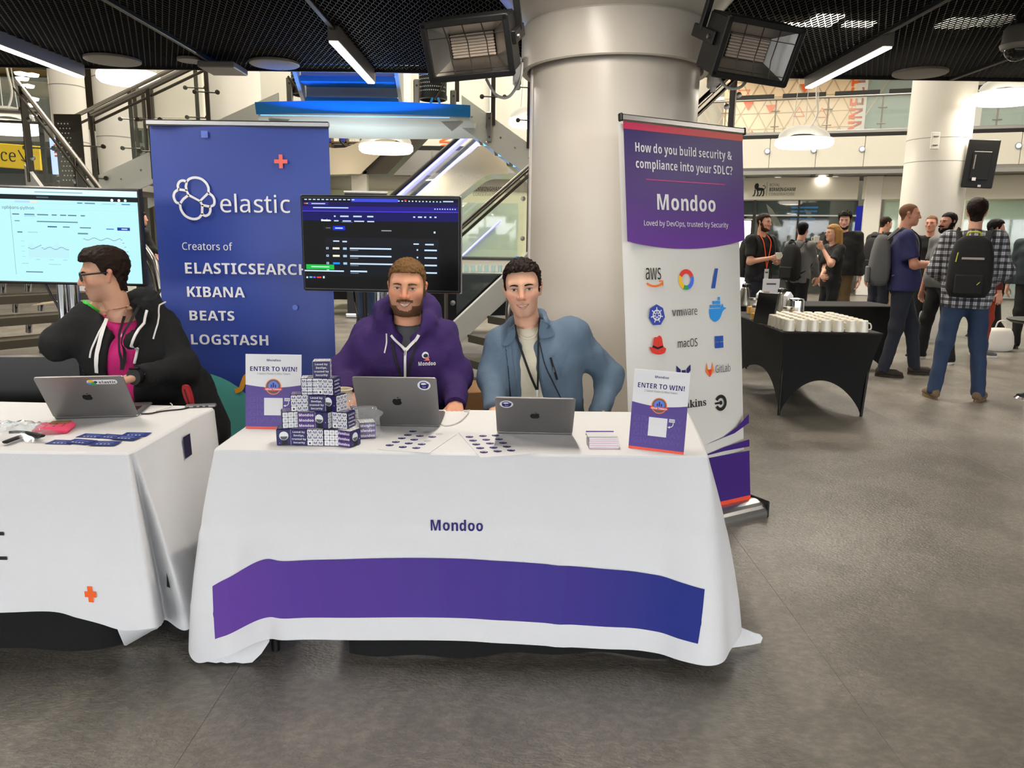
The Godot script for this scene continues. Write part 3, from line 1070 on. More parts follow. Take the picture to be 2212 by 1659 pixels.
	for pr in [[Vector3(-3.657,0.921,-14.9),Vector3(-2.193,2.173,-14.9),Vector3(-0.792,3.386,-14.9)],[Vector3(-3.264,1.034,-15.6),Vector3(-1.9,2.232,-15.6),Vector3(-0.648,3.325,-15.6)]]:
		part("led_strip",tubem([pr[0] - o,pr[1] - o,pr[2] - o],0.055,8),M["led blue"],e)
		part("handrail",tubem([pr[0] - o + Vector3(-0.03,0.08,0),pr[2] - o + Vector3(-0.03,0.08,0)],0.05,8),M["black plastic"],e)
	var gg := [Vector3(-2.151,2.184,-15.1),Vector3(-0.733,3.397,-15.1),Vector3(-0.626,3.163,-15.1),Vector3(-1.84,2.154,-15.1)]
	var gm := MB.new()
	gm.quad(gg[3] - o,gg[2] - o,gg[1] - o,gg[0] - o)
	part("glass_panel",gm.done(),M["clear glass"],e)
	var e2 := thing("escalator","second polished escalator further back, above the dark lettered banner","escalator",Vector3(-3.5,3.178,-18))
	var o2: Vector3 = Vector3(-3.5,3.178,-18)
	for c in [[Vector2(-4.46,2.778),Vector2(-4.438,3.428),Vector2(-4.125,3.371),Vector2(-3.862,3.385),Vector2(-3.804,2.807)],[Vector2(-3.804,2.807),Vector2(-3.862,3.385),Vector2(-3.544,3.51),Vector2(-3.278,3.745),Vector2(-2.483,3.755),Vector2(-3.53,2.811)]]:
		var poly := PackedVector2Array()
		for q in c:
			poly.append(q - Vector2(o2.x,o2.y))
		part("side_panel",MB.new().prism(poly,-0.4,0.0).done(),M["polished panel"],e2)
	var ub := [Vector2(-3.569,2.826),Vector2(-2.511,3.781),Vector2(-1.982,3.788),Vector2(-2.949,2.835)]
	var up := PackedVector2Array()
	for q in ub:
		up.append(q - Vector2(o2.x,o2.y))
	part("support",boxm(Vector3(0.35,3.1,0.3),Vector3(-0.1,-1.65,-0.35)),M["panel"],e2)
	part("underside",MB.new().prism(up,-0.9,-0.2).done(),M["dark steel"],e2)



# ---------------------------------------------------------------- far walls,gallery and atrium
func build_far_wall() -> void:
	var w := structure("wall_gallery",Vector3(6.37,0,-22),-deg_to_rad(19))
	var L := 12.0
	# shop front under the gallery
	part("fascia_board",boxm(Vector3(2.98,0.60,0.12),Vector3(1.5,2.88,-0.30),0.01),M["panel"],w)
	part("fascia_board",boxm(Vector3(9.0,0.60,0.12),Vector3(7.6,2.88,-0.30),0.01),M["panel"],w)
	part("soffit",boxm(Vector3(L,0.1,2.6),Vector3(L / 2,3.26,-0.9)),M["soffit"],w)
	for x in [1.8,2.25,5.9]:
		part("soffit_strip",boxm(Vector3(0.12,0.015,1.0),Vector3(x,3.205,-0.3)),M["ink black"],w)
	for i in 9:
		part("gallery_panel",boxm(Vector3(1.18,0.78,0.08),Vector3(-0.05 + 1.19 * i + 0.1,3.80,0.0),0.012),M["panel"],w)
	part("gallery_edge",boxm(Vector3(L,0.09,0.12),Vector3(L / 2 - 1.0,4.235,-0.02)),M["ink black"],w)
	part("glass_channel",boxm(Vector3(L,0.09,0.06),Vector3(L / 2 - 1.0,4.32,0.0),0.01),M["aluminium"],w)
	part("gallery_floor",boxm(Vector3(L,0.12,4.0),Vector3(L / 2 - 1.0,4.15,-2.05)),M["soffit"],w)
	part("gallery_rail",tubem([Vector3(-1,5.2,0.05),Vector3(L - 1,5.2,0.05)],0.03,8),M["steel"],w)
	for i in 9:
		var x := -0.6 + 1.32 * i
		part("glass_panel",boxm(Vector3(1.28,0.84,0.012),Vector3(x + 0.66,4.78,0.0)),M["clear glass"],w)
		part("post",boxm(Vector3(0.035,0.95,0.05),Vector3(x,4.73,-0.03),0.004),M["steel"],w)
		for y in [4.5,4.9]:
			part("clamp",boxm(Vector3(0.22,0.025,0.03),Vector3(x,y,0.01),0.006),M["steel"],w)
		part("louvre",boxm(Vector3(1.1,0.13,0.05),Vector3(x + 0.7,5.33,-0.3),0.01),M["ink black"],w)
	# back wall of the gallery with its triangle pattern
	part("pattern_wall",boxm(Vector3(3.7,2.6,0.15),Vector3(1.05,5.4,-2.0)),M["peach wall"],w)
	var lines := MB.new()
	for k in 9:
		var x := -1.3 + 0.5 * k
		stroke(lines,[Vector2(x,4.25),Vector2(x + 1.15,6.3)],0.03,-1.915)
		stroke(lines,[Vector2(x + 0.5,4.25),Vector2(x - 0.65,6.3)],0.03,-1.915)
	for k in 4:
		stroke(lines,[Vector2(-0.8,4.7 + 0.45 * k),Vector2(2.88,4.7 + 0.45 * k)],0.02,-1.915)
	part("pattern_line",lines.done(),M["line taupe"],w)
	var tri := MB.new()
	for q in [[Vector2(0.057,4.55),1.0,true],[Vector2(1.744,4.657),1.0,true],[Vector2(-0.093,5.373),-1.0,true],[Vector2(0.545,5.257),-1.0,true],[Vector2(1.437,5.799),-1.0,true],[Vector2(1.337,5.149),1.0,false],[Vector2(1.959,5.1),1.0,false],[Vector2(-0.234,5.707),-1.0,false]]:
		var s := 0.15
		var c: Vector2 = q[0]
		var p := [c + Vector2(-s,-s * 0.8 * q[1]),c + Vector2(s,-s * 0.8 * q[1]),c + Vector2(0,s * 0.9 * q[1])]
		if q[2]:
			tri.flat(PackedVector2Array(p),-1.905)
		else:
			stroke(tri,p,0.03,-1.905,null,true)
	part("triangle",tri.done(),M["orange print"],w)
	word(w,M["orange print"],"CONNECT",Vector2(3.04,4.35).x,3.92,2.1,0.36,-1.90,true,"lettering",null,"Droid Sans",PI / 2)
	# glazed rooms on the gallery
	part("room_wall",boxm(Vector3(7.5,2.6,0.12),Vector3(6.8,5.5,-4.2)),M["white wall"],w)
	for i in 6:
		part("pilaster",boxm(Vector3(0.28,2.6,0.2),Vector3(2.98 + 1.45 * i,5.5,-2.0),0.01),M["column cool"],w)
	for i in 5:
		part("pane",boxm(Vector3(1.15,2.2,0.02),Vector3(3.7 + 1.45 * i,5.3,-2.0)),M["green glass"],w)
	part("head_band",boxm(Vector3(8.5,0.5,0.3),Vector3(6.8,6.85,-2.0)),M["column cool"],w)
	part("gallery_ceiling",boxm(Vector3(L,0.1,4.5),Vector3(L / 2 - 1,7.15,-2.0)),M["white wall"],w)
	# round spot lamps on the panels
	for i in 8:
		var t := thing("wall_spot","small bluish spotlight on the gallery panels, %s from the purple banner" % ORD[i],"spotlight",w.transform * Vector3(0.58 + 1.19 * i,3.86,0.05),-deg_to_rad(19),"round spots along the gallery front")
		part("ring",MB.new().lathe([Vector2(0.03,0.02),Vector2(0.075,0.02),Vector2(0.08,0.0)],20).done(),M["aluminium"],t,Transform3D(Basis(Vector3.RIGHT,PI / 2),Vector3.ZERO))
		part("lens_light",MB.new().lathe([Vector2(0.0,0.024),Vector2(0.055,0.022)],20).done(),M["spot ring"],t,Transform3D(Basis(Vector3.RIGHT,PI / 2),Vector3.ZERO))
	for q in [Vector3(2.05,3.2,-0.25),Vector3(2.4,3.2,-0.7),Vector3(5.5,3.2,-0.4),Vector3(0.9,3.2,-0.7)]:
		var t := thing("downlight","round downlight set in the grey soffit under the gallery","ceiling light",w.transform * q,0.0,"downlights under the gallery")
		part("lens_light",MB.new().lathe([Vector2(0.0,-0.012),Vector2(0.085,-0.01),Vector2(0.1,0.0)],20).done(),M["lamp warm"],t)
		area_lamp(t,Vector2(0.14,0.14),Transform3D(DOWN,Vector3(0,-0.02,0)),1.6)
	# lion sign
	var s := thing("wall_sign","black lion emblem with ROYAL BIRMINGHAM CONSERVATOIRE lettering on the pale fascia","sign",w.transform * Vector3(0,0,-0.235),-deg_to_rad(19))
	word(s,M["ink grey"],"ROYAL",Vector2(0.706,2.909).x,2.94,0.27,0.08,0.0)
	word(s,M["ink black"],"BIRMINGHAM",Vector2(0.706,2.909).x,2.81,0.68,0.095,0.0,true)
	word(s,M["ink grey"],"CONSERVATOIRE",Vector2(0.706,2.909).x,2.69,0.67,0.08,0.0)
	part("divider",MB.new().flat(rect2(0.63,2.68,0.64,3.06)).done(),M["ink grey"],s)
	var lion := MB.new()
	lion.flat(PackedVector2Array([Vector2(0.30,2.96),Vector2(0.33,3.02),Vector2(0.39,3.03),Vector2(0.42,2.97),Vector2(0.41,2.90),Vector2(0.36,2.86),Vector2(0.31,2.88)]))
	lion.flat(PackedVector2Array([Vector2(0.36,2.93),Vector2(0.42,2.91),Vector2(0.52,2.90),Vector2(0.57,2.87),Vector2(0.56,2.82),Vector2(0.48,2.83),Vector2(0.38,2.82),Vector2(0.35,2.85)]))
	for q in [[0.325,2.86,0.30,2.69],[0.39,2.83,0.40,2.69],[0.50,2.83,0.46,2.69],[0.55,2.84,0.55,2.69]]:
		stroke(lion,[Vector2(q[0],q[1]),Vector2((q[0] + q[2]) / 2 + 0.012,(q[1] + q[3]) / 2),Vector2(q[2],q[3]),Vector2(q[2] - 0.035,q[3])],0.035)
	stroke(lion,[Vector2(0.56,2.86),Vector2(0.60,2.92),Vector2(0.56,2.97),Vector2(0.52,2.95)],0.02)
	part("emblem",lion.done(),M["ink black"],s)
	# the other copy of the sign,half hidden by the stairs
	var s2 := thing("wall_sign","part of a CONSERVATOIRE wall sign seen under the escalator left of the pillar","sign",Vector3(-1.05,2.701,-21.8))
	word(s2,M["ink black"],"BIRMINGHAM",-0.1,0.0,0.78,0.11,0.0,true)
	word(s2,M["ink grey"],"CONSERVATOIRE",-0.1,-0.14,0.77,0.09)
	# shop glazing: dark rooms behind glass
	part("mullion",boxm(Vector3(0.08,2.57,0.1),Vector3(0.35,1.28,-0.3)),M["black metal"],w)
	part("mullion",boxm(Vector3(0.05,2.57,0.1),Vector3(1.52,1.28,-0.3)),M["black metal"],w)
	part("transom",boxm(Vector3(3.0,0.04,0.06),Vector3(1.5,2.15,-0.3)),M["aluminium"],w)
	part("pane",boxm(Vector3(2.98,2.5,0.02),Vector3(1.5,1.3,-0.34)),M["shop glass"],w)
	part("room_back",boxm(Vector3(3.2,2.6,0.1),Vector3(1.5,1.3,-1.3)),M["dark room"] if M.has("dark room") else paint("dark room",Color(0.10,0.115,0.11),0.8),w)
	part("counter",boxm(Vector3(3.0,0.25,0.5),Vector3(1.5,0.95,0.0),0.02),M["panel"],w)
	# mural of dancers behind the glass,flat print
	var mu := thing("mural","printed mural of pale dancers and a blue striped top behind the shop glass","mural",w.transform * Vector3(0,0,-1.2),-deg_to_rad(19))
	var pale := MB.new()
	for poly in [[Vector2(-0.016,1.442),Vector2(0.097,2.115),Vector2(0.455,2.223),Vector2(0.75,1.72),Vector2(0.678,0.913),Vector2(0.153,0.902)],[Vector2(0.627,2.514),Vector2(0.806,2.356),Vector2(1.125,1.856),Vector2(1.035,1.696),Vector2(0.777,2.052)],[Vector2(1.432,1.99),Vector2(1.586,2.122),Vector2(1.562,1.464),Vector2(1.287,1.407),Vector2(1.339,1.726)],[Vector2(1.692,2.357),Vector2(1.873,2.279),Vector2(1.915,2.071),Vector2(1.803,2.071)]]:
		pale.flat(PackedVector2Array(poly[0] if poly[0] is Array else poly))
	part("figure",pale.done(),paint("mural pale",Color(0.62,0.62,0.55),0.8),mu)
	var blue := MB.new()
	for i in 8:
		var y := 446 + 7 * i
		blue.flat(rect2(1.33,2.38 - 0.105 * i,2.05 - 0.02 * i,2.43 - 0.105 * i))
	part("stripe",blue.done(),M["cool blue"],mu)
	var bl := part("banner",MB.new().flat(rect2(3.05,1.35,3.32,2.45)).done(),M["royal blue"],mu)
	bl.set_meta("label","upright blue banner")
	var tan_ := MB.new()
	tan_.flat(PackedVector2Array([Vector2(1.15,0.6),Vector2(1.3,1.15),Vector2(1.8,1.3),Vector2(1.9,1.2),Vector2(1.45,0.95),Vector2(1.4,0.6)]))
	part("figure",tan_.done(),paint("mural tan",Color(0.62,0.53,0.33),0.8),mu)
	# pale wall with door right of the shop front
	part("post",boxm(Vector3(0.42,3.2,0.25),Vector3(3.38,1.6,-0.35),0.02),M["column cool"],w)
	part("room_wall",boxm(Vector3(8.0,3.2,0.1),Vector3(7.8,1.6,-1.6)),M["cream wall"] if M.has("cream wall") else paint("cream wall",Color(0.78,0.80,0.68),0.7),w)
	for i in 4:
		part("pane",boxm(Vector3(1.8,2.5,0.02),Vector3(4.6 + 1.9 * i,1.3,-0.34)),M["green glass"],w)
		part("mullion",boxm(Vector3(0.07,2.6,0.08),Vector3(5.55 + 1.9 * i,1.3,-0.3)),M["column cool"],w)
	var d := structure("door_1",w.transform * Vector3(6.9,0,-1.48),-deg_to_rad(19))
	part("leaf",boxm(Vector3(0.95,2.1,0.06),Vector3(0,1.05,0),0.01),M["wood door"],d)
	part("vision_panel",boxm(Vector3(0.16,1.1,0.02),Vector3(-0.1,1.2,0.03)),M["panel"],d)
	# middle stretch,parallel to the booth
	var mw := structure("wall_middle",Vector3(0,0,-22.2))
	part("lower_wall",boxm(Vector3(18.4,2.7,0.2),Vector3(-2.8,1.35,-0.2)),M["cream wall"],mw)
	part("soffit",boxm(Vector3(18.4,0.1,1.6),Vector3(-2.8,3.15,-0.5)),M["soffit"],mw)
	part("fascia_board",boxm(Vector3(18.4,0.45,0.1),Vector3(-2.8,2.9,-0.25)),M["panel"],mw)
	for i in 15:
		part("gallery_panel",boxm(Vector3(1.2,0.62,0.08),Vector3(-11.4 + 1.21 * i,3.5,0),0.01),M["aluminium"],mw)
	part("gallery_edge",boxm(Vector3(18.4,0.1,0.12),Vector3(-2.8,3.87,0.0)),M["ink black"],mw)
	part("upper_wall",boxm(Vector3(18.4,3.4,0.2),Vector3(-2.8,5.6,-2.5)),M["panel"],mw)
	word(mw,M["orange print"],"CONNECT",-2.0,3.8,1.6,0.35,-2.39,true,"lettering",null,"Droid Sans",PI / 2)
	for i in 6:
		part("mullion",boxm(Vector3(0.2,3.2,0.2),Vector3(-8.5 + 2.6 * i,5.5,-2.3)),M["column cool"],mw)
	for i in 4:
		part("glazing",boxm(Vector3(2.2,2.2,0.03),Vector3(-6.2 + 2.6 * i,1.3,-0.07)),M["green glass"],mw)
		part("led_strip",tubem([Vector3(-6.9 + 2.6 * i,0.7,0.0),Vector3(-5.6 + 2.6 * i,1.9,0.0)],0.03,6),M["led blue"],mw)
	# bicycle display up on the landing behind
	var bw := thing("bicycle_wheel","black bicycle wheel standing in the warm lit display above the far gallery","wheel",Vector3(-4.279,4.011,-20.83))
	part("tyre",tubem(ringpts(0.33,28),0.025,8,true),M["black plastic"],bw)
	var sp := MB.new()
	for i in 12:
		var a := TAU * i / 12
		sp.tube([Vector3(0,0,0),Vector3(cos(a) * 0.31,sin(a) * 0.31,0)],0.005,4)
	part("spokes",sp.done(),M["steel"],bw)
	var sh := thing("display_shelf","warm lit display shelving left of the far escalator","shelf",Vector3(-4.253,4.033,-21))
	for i in 5:
		part("shelf",boxm(Vector3(2.0,0.04,0.3),Vector3(0,-0.45 + 0.25 * i,0)),M["bronze duct"],sh)
	for i in 6:
		part("upright",boxm(Vector3(0.05,1.3,0.3),Vector3(-1.0 + 0.4 * i,0,0)),M["bronze duct"],sh)
	var bl2 := thing("blue_arrow_sign","blue arrow shapes beside the bicycle wheel","sign",Vector3(-4.341,4.034,-20.84))
	var ar := MB.new()
	stroke(ar,[Vector2(-0.25,-0.2),Vector2(0.1,0.15)],0.12)
	stroke(ar,[Vector2(-0.1,0.2),Vector2(0.16,0.2),Vector2(0.16,-0.1)],0.1)
	stroke(ar,[Vector2(-0.9,0.22),Vector2(-0.55,0.22),Vector2(-0.55,-0.2)],0.1)
	part("arrow",ar.done(),M["royal blue"],bl2)
	# white column on the right
	var c := structure("pillar_rear",Vector3(6.37,0,-12.0))
	part("shaft",MB.new().lathe([Vector2(0.435,0),Vector2(0.435,13)],56).done(),M["column cool"],c)
	for y in [2.62,2.95]:
		part("joint",MB.new().lathe([Vector2(0.436,y),Vector2(0.438,y + 0.004),Vector2(0.436,y + 0.008)],56).done(),M["grey wall"],c)
	var hp := thing("access_plate","small access plate on the rear white column","plate",Vector3(6.082,2.893,-11.55))
	part("cover",boxm(Vector3(0.12,0.24,0.03),Vector3.ZERO,0.006),M["column cool"],hp)
	part("handle",boxm(Vector3(0.07,0.012,0.02),Vector3(0,0.06,0.02),0.003),M["fitting grey"],hp)
	part("handle",boxm(Vector3(0.07,0.012,0.02),Vector3(0,-0.06,0.02),0.003),M["fitting grey"],hp)
	# screen seen from behind
	var tv := thing("hanging_screen","black back of a flat screen hanging on the rear white column","screen",Vector3(6.751,2.573,-11.5),-0.35)
	tv.rotation.z = -0.06
	part("casing",boxm(Vector3(0.40,0.68,0.06),Vector3.ZERO,0.012),M["black plastic"],tv)
	part("raised_back",boxm(Vector3(0.24,0.4,0.04),Vector3(0.0,-0.03,0.04),0.01),M["black plastic"],tv)
	part("mount",boxm(Vector3(0.05,0.05,0.5),Vector3(-0.1,0.05,-0.25)),M["black metal"],tv)
	part("sticker",boxm(Vector3(0.05,0.045,0.002),Vector3(-0.06,-0.22,0.061)),M["ink white"],tv)
	part("sticker",boxm(Vector3(0.04,0.03,0.002),Vector3(0.03,-0.31,0.031)),M["ink white"],tv)
	part("port_strip",boxm(Vector3(0.016,0.2,0.003),Vector3(-0.09,0.02,0.061)),M["fitting grey"],tv)


func ringpts(r: float,n: int) -> Array:
	var p := []
	for i in n:
		p.append(Vector3(cos(TAU * i / n) * r,sin(TAU * i / n) * r,0))
	return p


func build_atrium_left() -> void:
	# white columns on the left
	var i := 0
	for p in [Vector3(-10.05,0,-18.0),Vector3(-8.55,0,-17.0),Vector3(-5.6,0,-16.0)]:
		var c := structure(["pillar_left","pillar_lift","pillar_centre"][i],p)
		part("shaft",MB.new().lathe([Vector2([0.36,0.36,0.5][i],0),Vector2([0.36,0.36,0.5][i],13)],40).done(),M["column cool"],c)
		for y in [2.0,3.4,4.6]:
			part("joint",MB.new().lathe([Vector2([0.361,0.361,0.501][i],y),Vector2([0.364,0.364,0.504][i],y + 0.01),Vector2([0.361,0.361,0.501][i],y + 0.02)],40).done(),M["grey wall"],c)
		i += 1
	# entrance sign
	var s := thing("entrance_sign","yellow overhead sign with black script letters and an arrow to the entrance","sign",Vector3(-9.498,2.813,-15))
	s.rotation = Vector3(0,0.0,-0.06)
	part("board",boxm(Vector3(1.75,0.44,0.1),Vector3(-0.35,0.0,0),0.01),M["yellow sign"],s)
	word(s,M["ink black"],"entrance",-1.20,-0.10,1.27,0.21,0.052,false,"lettering",null,"Droid Serif")
	var a := MB.new()
	stroke(a,[Vector2(0.12,0.12),Vector2(0.24,-0.08)],0.025,0.053)
	stroke(a,[Vector2(0.17,-0.05),Vector2(0.25,-0.09),Vector2(0.25,0.02)],0.02,0.053)
	part("arrow",a.done(),M["ink black"],s)
	# gallery at the left with ducts under a dark ceiling
	var g := structure("gallery_left",Vector3(-12,0,-19))
	part("slab",boxm(Vector3(6.5,0.35,4),Vector3(-1.2,3.6,-1)),M["grey wall"],g)
	part("back",boxm(Vector3(7,6,0.2),Vector3(-1,6.0,-3)),M["bronze wall"] if M.has("bronze wall") else paint("bronze wall",Color(0.22,0.19,0.13),0.8),g)
	part("lower_back",boxm(Vector3(7,3.4,0.2),Vector3(-1,1.7,-3)),M["grey wall"],g)
	part("glass_panel",boxm(Vector3(5.8,1.0,0.02),Vector3(-1.2,4.3,1.0)),M["clear glass"],g)
	for k in 6:
		solid("duct",tubem([Vector3(-16.5,5.1 + 0.42 * k,-19.6 - 0.2 * k),Vector3(-10.7,4.75 + 0.40 * k,-19.6 - 0.2 * k)],[0.2,0.12,0.16,0.1,0.22,0.1][k],14),M["bronze duct"],"bronze service duct of the left gallery, %s from the bottom" % ORD[k],"duct",Vector3.ZERO,0.0,"service ducts of the left gallery")
	for q in [[25,255],[70,232],[40,205],[20,170],[60,150],[95,245]]:
		pass
	var spots := [Vector3(-11.415,5.012,-18.6),Vector3(-11.395,4.901,-18.6),Vector3(-11.283,4.741,-18.6),Vector3(-11.151,4.985,-18.6),Vector3(-11.349,4.323,-18.6),Vector3(-11.206,4.457,-18.6),Vector3(-11.671,4.124,-18.6),Vector3(-11.22,4.109,-18.6)]
	for p in spots:
		var t := thing("duct_lamp","bright round lamp among the bronze ducts, %s" % ["topmost on the left","just under the topmost","right of the topmost pair","topmost right by the column","by the middle duct","right of the middle duct","lowest on the left","lowest on the right"][spots.find(p)],"lamp",p,0.0,"lamps among the left ducts")
		part("bulb_light",MB.new().lathe([Vector2(0.0,-0.06),Vector2(0.12,-0.05),Vector2(0.14,0.0),Vector2(0.0,0.03)],16).done(),M["lamp warm"],t)
	# lift shaft and rooms between the columns
	var lf := structure("wall_lift",Vector3(-7.7,0,-20.5))
	part("block",boxm(Vector3(2.0,1.3,0.4),Vector3(-1.2,4.95,0),0.01),M["panel"],lf)
	part("block",boxm(Vector3(4.4,4.2,0.3),Vector3(0.4,2.1,-0.8),0.01),M["cream wall"],lf)
	part("beam",boxm(Vector3(5.2,0.25,0.4),Vector3(0.0,4.15,0.1),0.01),M["panel"],lf)
	part("beam",boxm(Vector3(5.2,0.3,0.4),Vector3(0.0,2.6,0.1),0.01),M["panel"],lf)
	part("upper",boxm(Vector3(5.2,3.0,0.3),Vector3(0.0,7.3,-0.6)),M["panel"],lf)
	for k in 5:
		part("guide_rail",boxm(Vector3(0.06,9,0.08),Vector3(-1.9 + 0.22 * k + (1.6 if k > 2 else 0.0),4.5,0.3)),M["dark steel"],lf)
	for k in 3:
		part("pane",boxm(Vector3(1.2,1.2,0.02),Vector3(-1.2 + 1.35 * k,3.4,0.25)),M["green glass"],lf)
	part("dark_opening",boxm(Vector3(0.9,1.0,0.1),Vector3(1.6,1.9,-0.6)),M["dark void"],lf)
	part("frame",boxm(Vector3(0.4,0.65,0.04),Vector3(1.25,3.45,0.35),0.01),M["ink white"],lf)
	part("frame",boxm(Vector3(0.3,0.28,0.05),Vector3(1.25,3.6,0.36),0.01),M["dark void"],lf)
	# lit poster behind the left rail
	var po := thing("lit_poster","pale blue lit poster with orange lines behind the left stair rail","poster",Vector3(-7.987,2.732,-14))
	part("post",boxm(Vector3(0.06,3.0,0.04),Vector3(0,-1.4,-0.05)),M["dark steel"],po)
	part("panel_light",boxm(Vector3(0.42,0.62,0.05),Vector3.ZERO,0.005),M["lit poster"],po)
	for k in 4:
		part("print",MB.new().flat(rect2(-0.14,0.17 - 0.06 * k,0.1,0.2 - 0.06 * k),0.027).done(),M["orange print"],po)


func build_pendants() -> void:
	var spots := [[Vector3(-5.283,3.516,-11),0.40,"ring pendant lamp shining behind the upper left stair rail"],[Vector3(-6.792,2.795,-10.6),0.44,"ring pendant lamp at the left edge of the picture over the yellow sign"],[Vector3(-2.017,2.789,-12.4),0.42,"ring pendant lamp in the middle, below the landing and above the dark banner"],[Vector3(0.282,3.365,-13.5),0.40,"ring pendant lamp close to the left edge of the pillar"],[Vector3(4.567,2.985,-12.6),0.44,"ring pendant lamp between the purple banner and the rear white column"],[Vector3(6.856,3.454,-11.2),0.46,"ring pendant lamp at the right edge beside the rear white column"]]
	for q in spots:
		var t := thing("ring_pendant",q[2],"pendant lamp",q[0],0.0,"white ring pendants")
		var r: float = q[1]
		part("ring_light",MB.new().lathe([Vector2(r * 0.62,0.03),Vector2(r * 0.60,-0.05),Vector2(r * 0.66,-0.085),Vector2(r * 0.9,-0.085),Vector2(r * 0.99,-0.05),Vector2(r,0.0),Vector2(r * 0.97,0.03)],48).done(),M["lamp warm"],t)
		part("cover",MB.new().lathe([Vector2(r * 0.98,0.03),Vector2(r * 0.96,0.045),Vector2(r * 0.64,0.045),Vector2(r * 0.61,0.03)],48).done(),M["white plastic"],t)
		var arch := []
		for i in 13:
			var a := PI * i / 12
			arch.append(Vector3(-cos(a) * r * 0.8,0.04 + sin(a) * 0.15,0))
		part("bow",MB.new().tube(arch,0.07,8,false,0.25,Vector3.BACK).done(),M["white plastic"],t)
		for s in [-1.0,0.0,1.0]:
			part("wire",tubem([Vector3(s * 0.2,0.17,0),Vector3(s * 0.06,2.4,0)],0.006,5),M["cable white"],t)
		part("cord",tubem(smooth([Vector3(0.05,0.18,0),Vector3(0.16,0.42,0.03),Vector3(0.12,0.8,0.02),Vector3(0.2,1.4,0),Vector3(0.1,2.4,0)],5),0.014,6),M["cable white"],t)
		area_lamp(t,Vector2(r * 1.2,r * 1.2),Transform3D(DOWN,Vector3(0,-0.1,0)),2.2)



# ---------------------------------------------------------------- draped tablecloths
class Drape:
	var top := []
	var mid := []
	var low := []
	var folds := []

	func add(t: Vector3,b: Vector3,bulge := Vector3.ZERO) -> void:
		top.append(t)
		low.append(b)
		mid.append((t * 0.45 + b * 0.55) + bulge)

	func pick(a: Array,u: float) -> Vector3:
		var n := a.size()
		var i := clampi(int(floor(u)),0,n - 2)
		var f := u - i
		return a[i].cubic_interpolate(a[i + 1],a[maxi(i - 1,0)],a[mini(i + 2,n - 1)],f)

	# u along the columns,w from 0 at the table edge to 1 at the hem
	func at(u: float,w: float) -> Vector3:
		var a := pick(top,u)
		var b := pick(mid,u)
		var c := pick(low,u)
		var p := a.lerp(b,w).lerp(b.lerp(c,w),w)
		for f in folds:
			var e := 0.0
			if f[0] == 0:      # a pressed crease at a height
				e = exp(-pow((p.y - f[1]) / f[2],2.0)) * f[3]
			else:              # a soft hanging fold round a column
				e = exp(-pow((u - f[1]) / f[2],2.0)) * f[3] * smoothstep(0.0,0.6,w)
			p.z += e
		return p

	# the point of the front at (x,y),searched between columns u0 and u1
	func front(x: float,y: float,u0: float,u1: float,lift: float) -> Vector3:
		var a := u0
		var b := u1
		var p := Vector3.ZERO
		for k in 16:
			var u := (a + b) * 0.5
			var w := 0.5
			var lo := 0.0
			var hi := 1.0
			for j in 10:
				w = (lo + hi) * 0.5
				if at(u,w).y > y:
					lo = w
				else:
					hi = w
			p = at(u,w)
			if p.x < x:
				a = u
			else:
				b = u
		return Vector3(x,y,p.z + lift)

	# the point h metres above the hem in column u
	func above_hem(u: float,h: float,lift: float) -> Vector3:
		var c := pick(low,u)
		var l := maxf((pick(top,u) - c).length(),0.1)
		return at(u,1.0 - h / l) + Vector3(0,0,lift)

	func mesh(per: int,down: int,thick := 0.0) -> ArrayMesh:
		var rows := []
		var n := (top.size() - 1) * per
		for j in down + 1:
			var row := PackedVector3Array()
			for i in n + 1:
				row.append(at(float(i) / per,float(j) / down))
			rows.append(row)
		var mb := MB.new()
		mb.sheet(rows,false,true)
		return mb.done()

	func top_mesh(y: float) -> ArrayMesh:
		# rounded edge,then one flat sheet over the table
		var n := (top.size() - 1) * 4
		var c := Vector3.ZERO
		for t in top:
			c += t
		c /= top.size()
		var rows := []
		for s in [[0.0,0.0],[0.004,0.0055],[0.012,0.008]]:
			var row := PackedVector3Array()
			for i in n + 1:
				var p := pick(top,float(i) / 4)
				var q: Vector3 = p + (c - p).normalized() * s[0]
				row.append(Vector3(q.x,y + s[1],q.z))
			rows.append(row)
		var mb := MB.new()
		mb.sheet(rows,true)
		var poly := PackedVector2Array()
		for q in rows[2]:
			if poly.size() == 0 or poly[poly.size() - 1].distance_to(Vector2(q.x,-q.z)) > 0.002:
				poly.append(Vector2(q.x,-q.z))
		var keep := mb.xf
		mb.xf = Transform3D(Basis(Vector3.RIGHT,-PI / 2),Vector3(0,y + 0.008,0))
		mb.flat(poly)
		mb.xf = keep
		return mb.done()


var main_drape: Drape
var side_drape: Drape


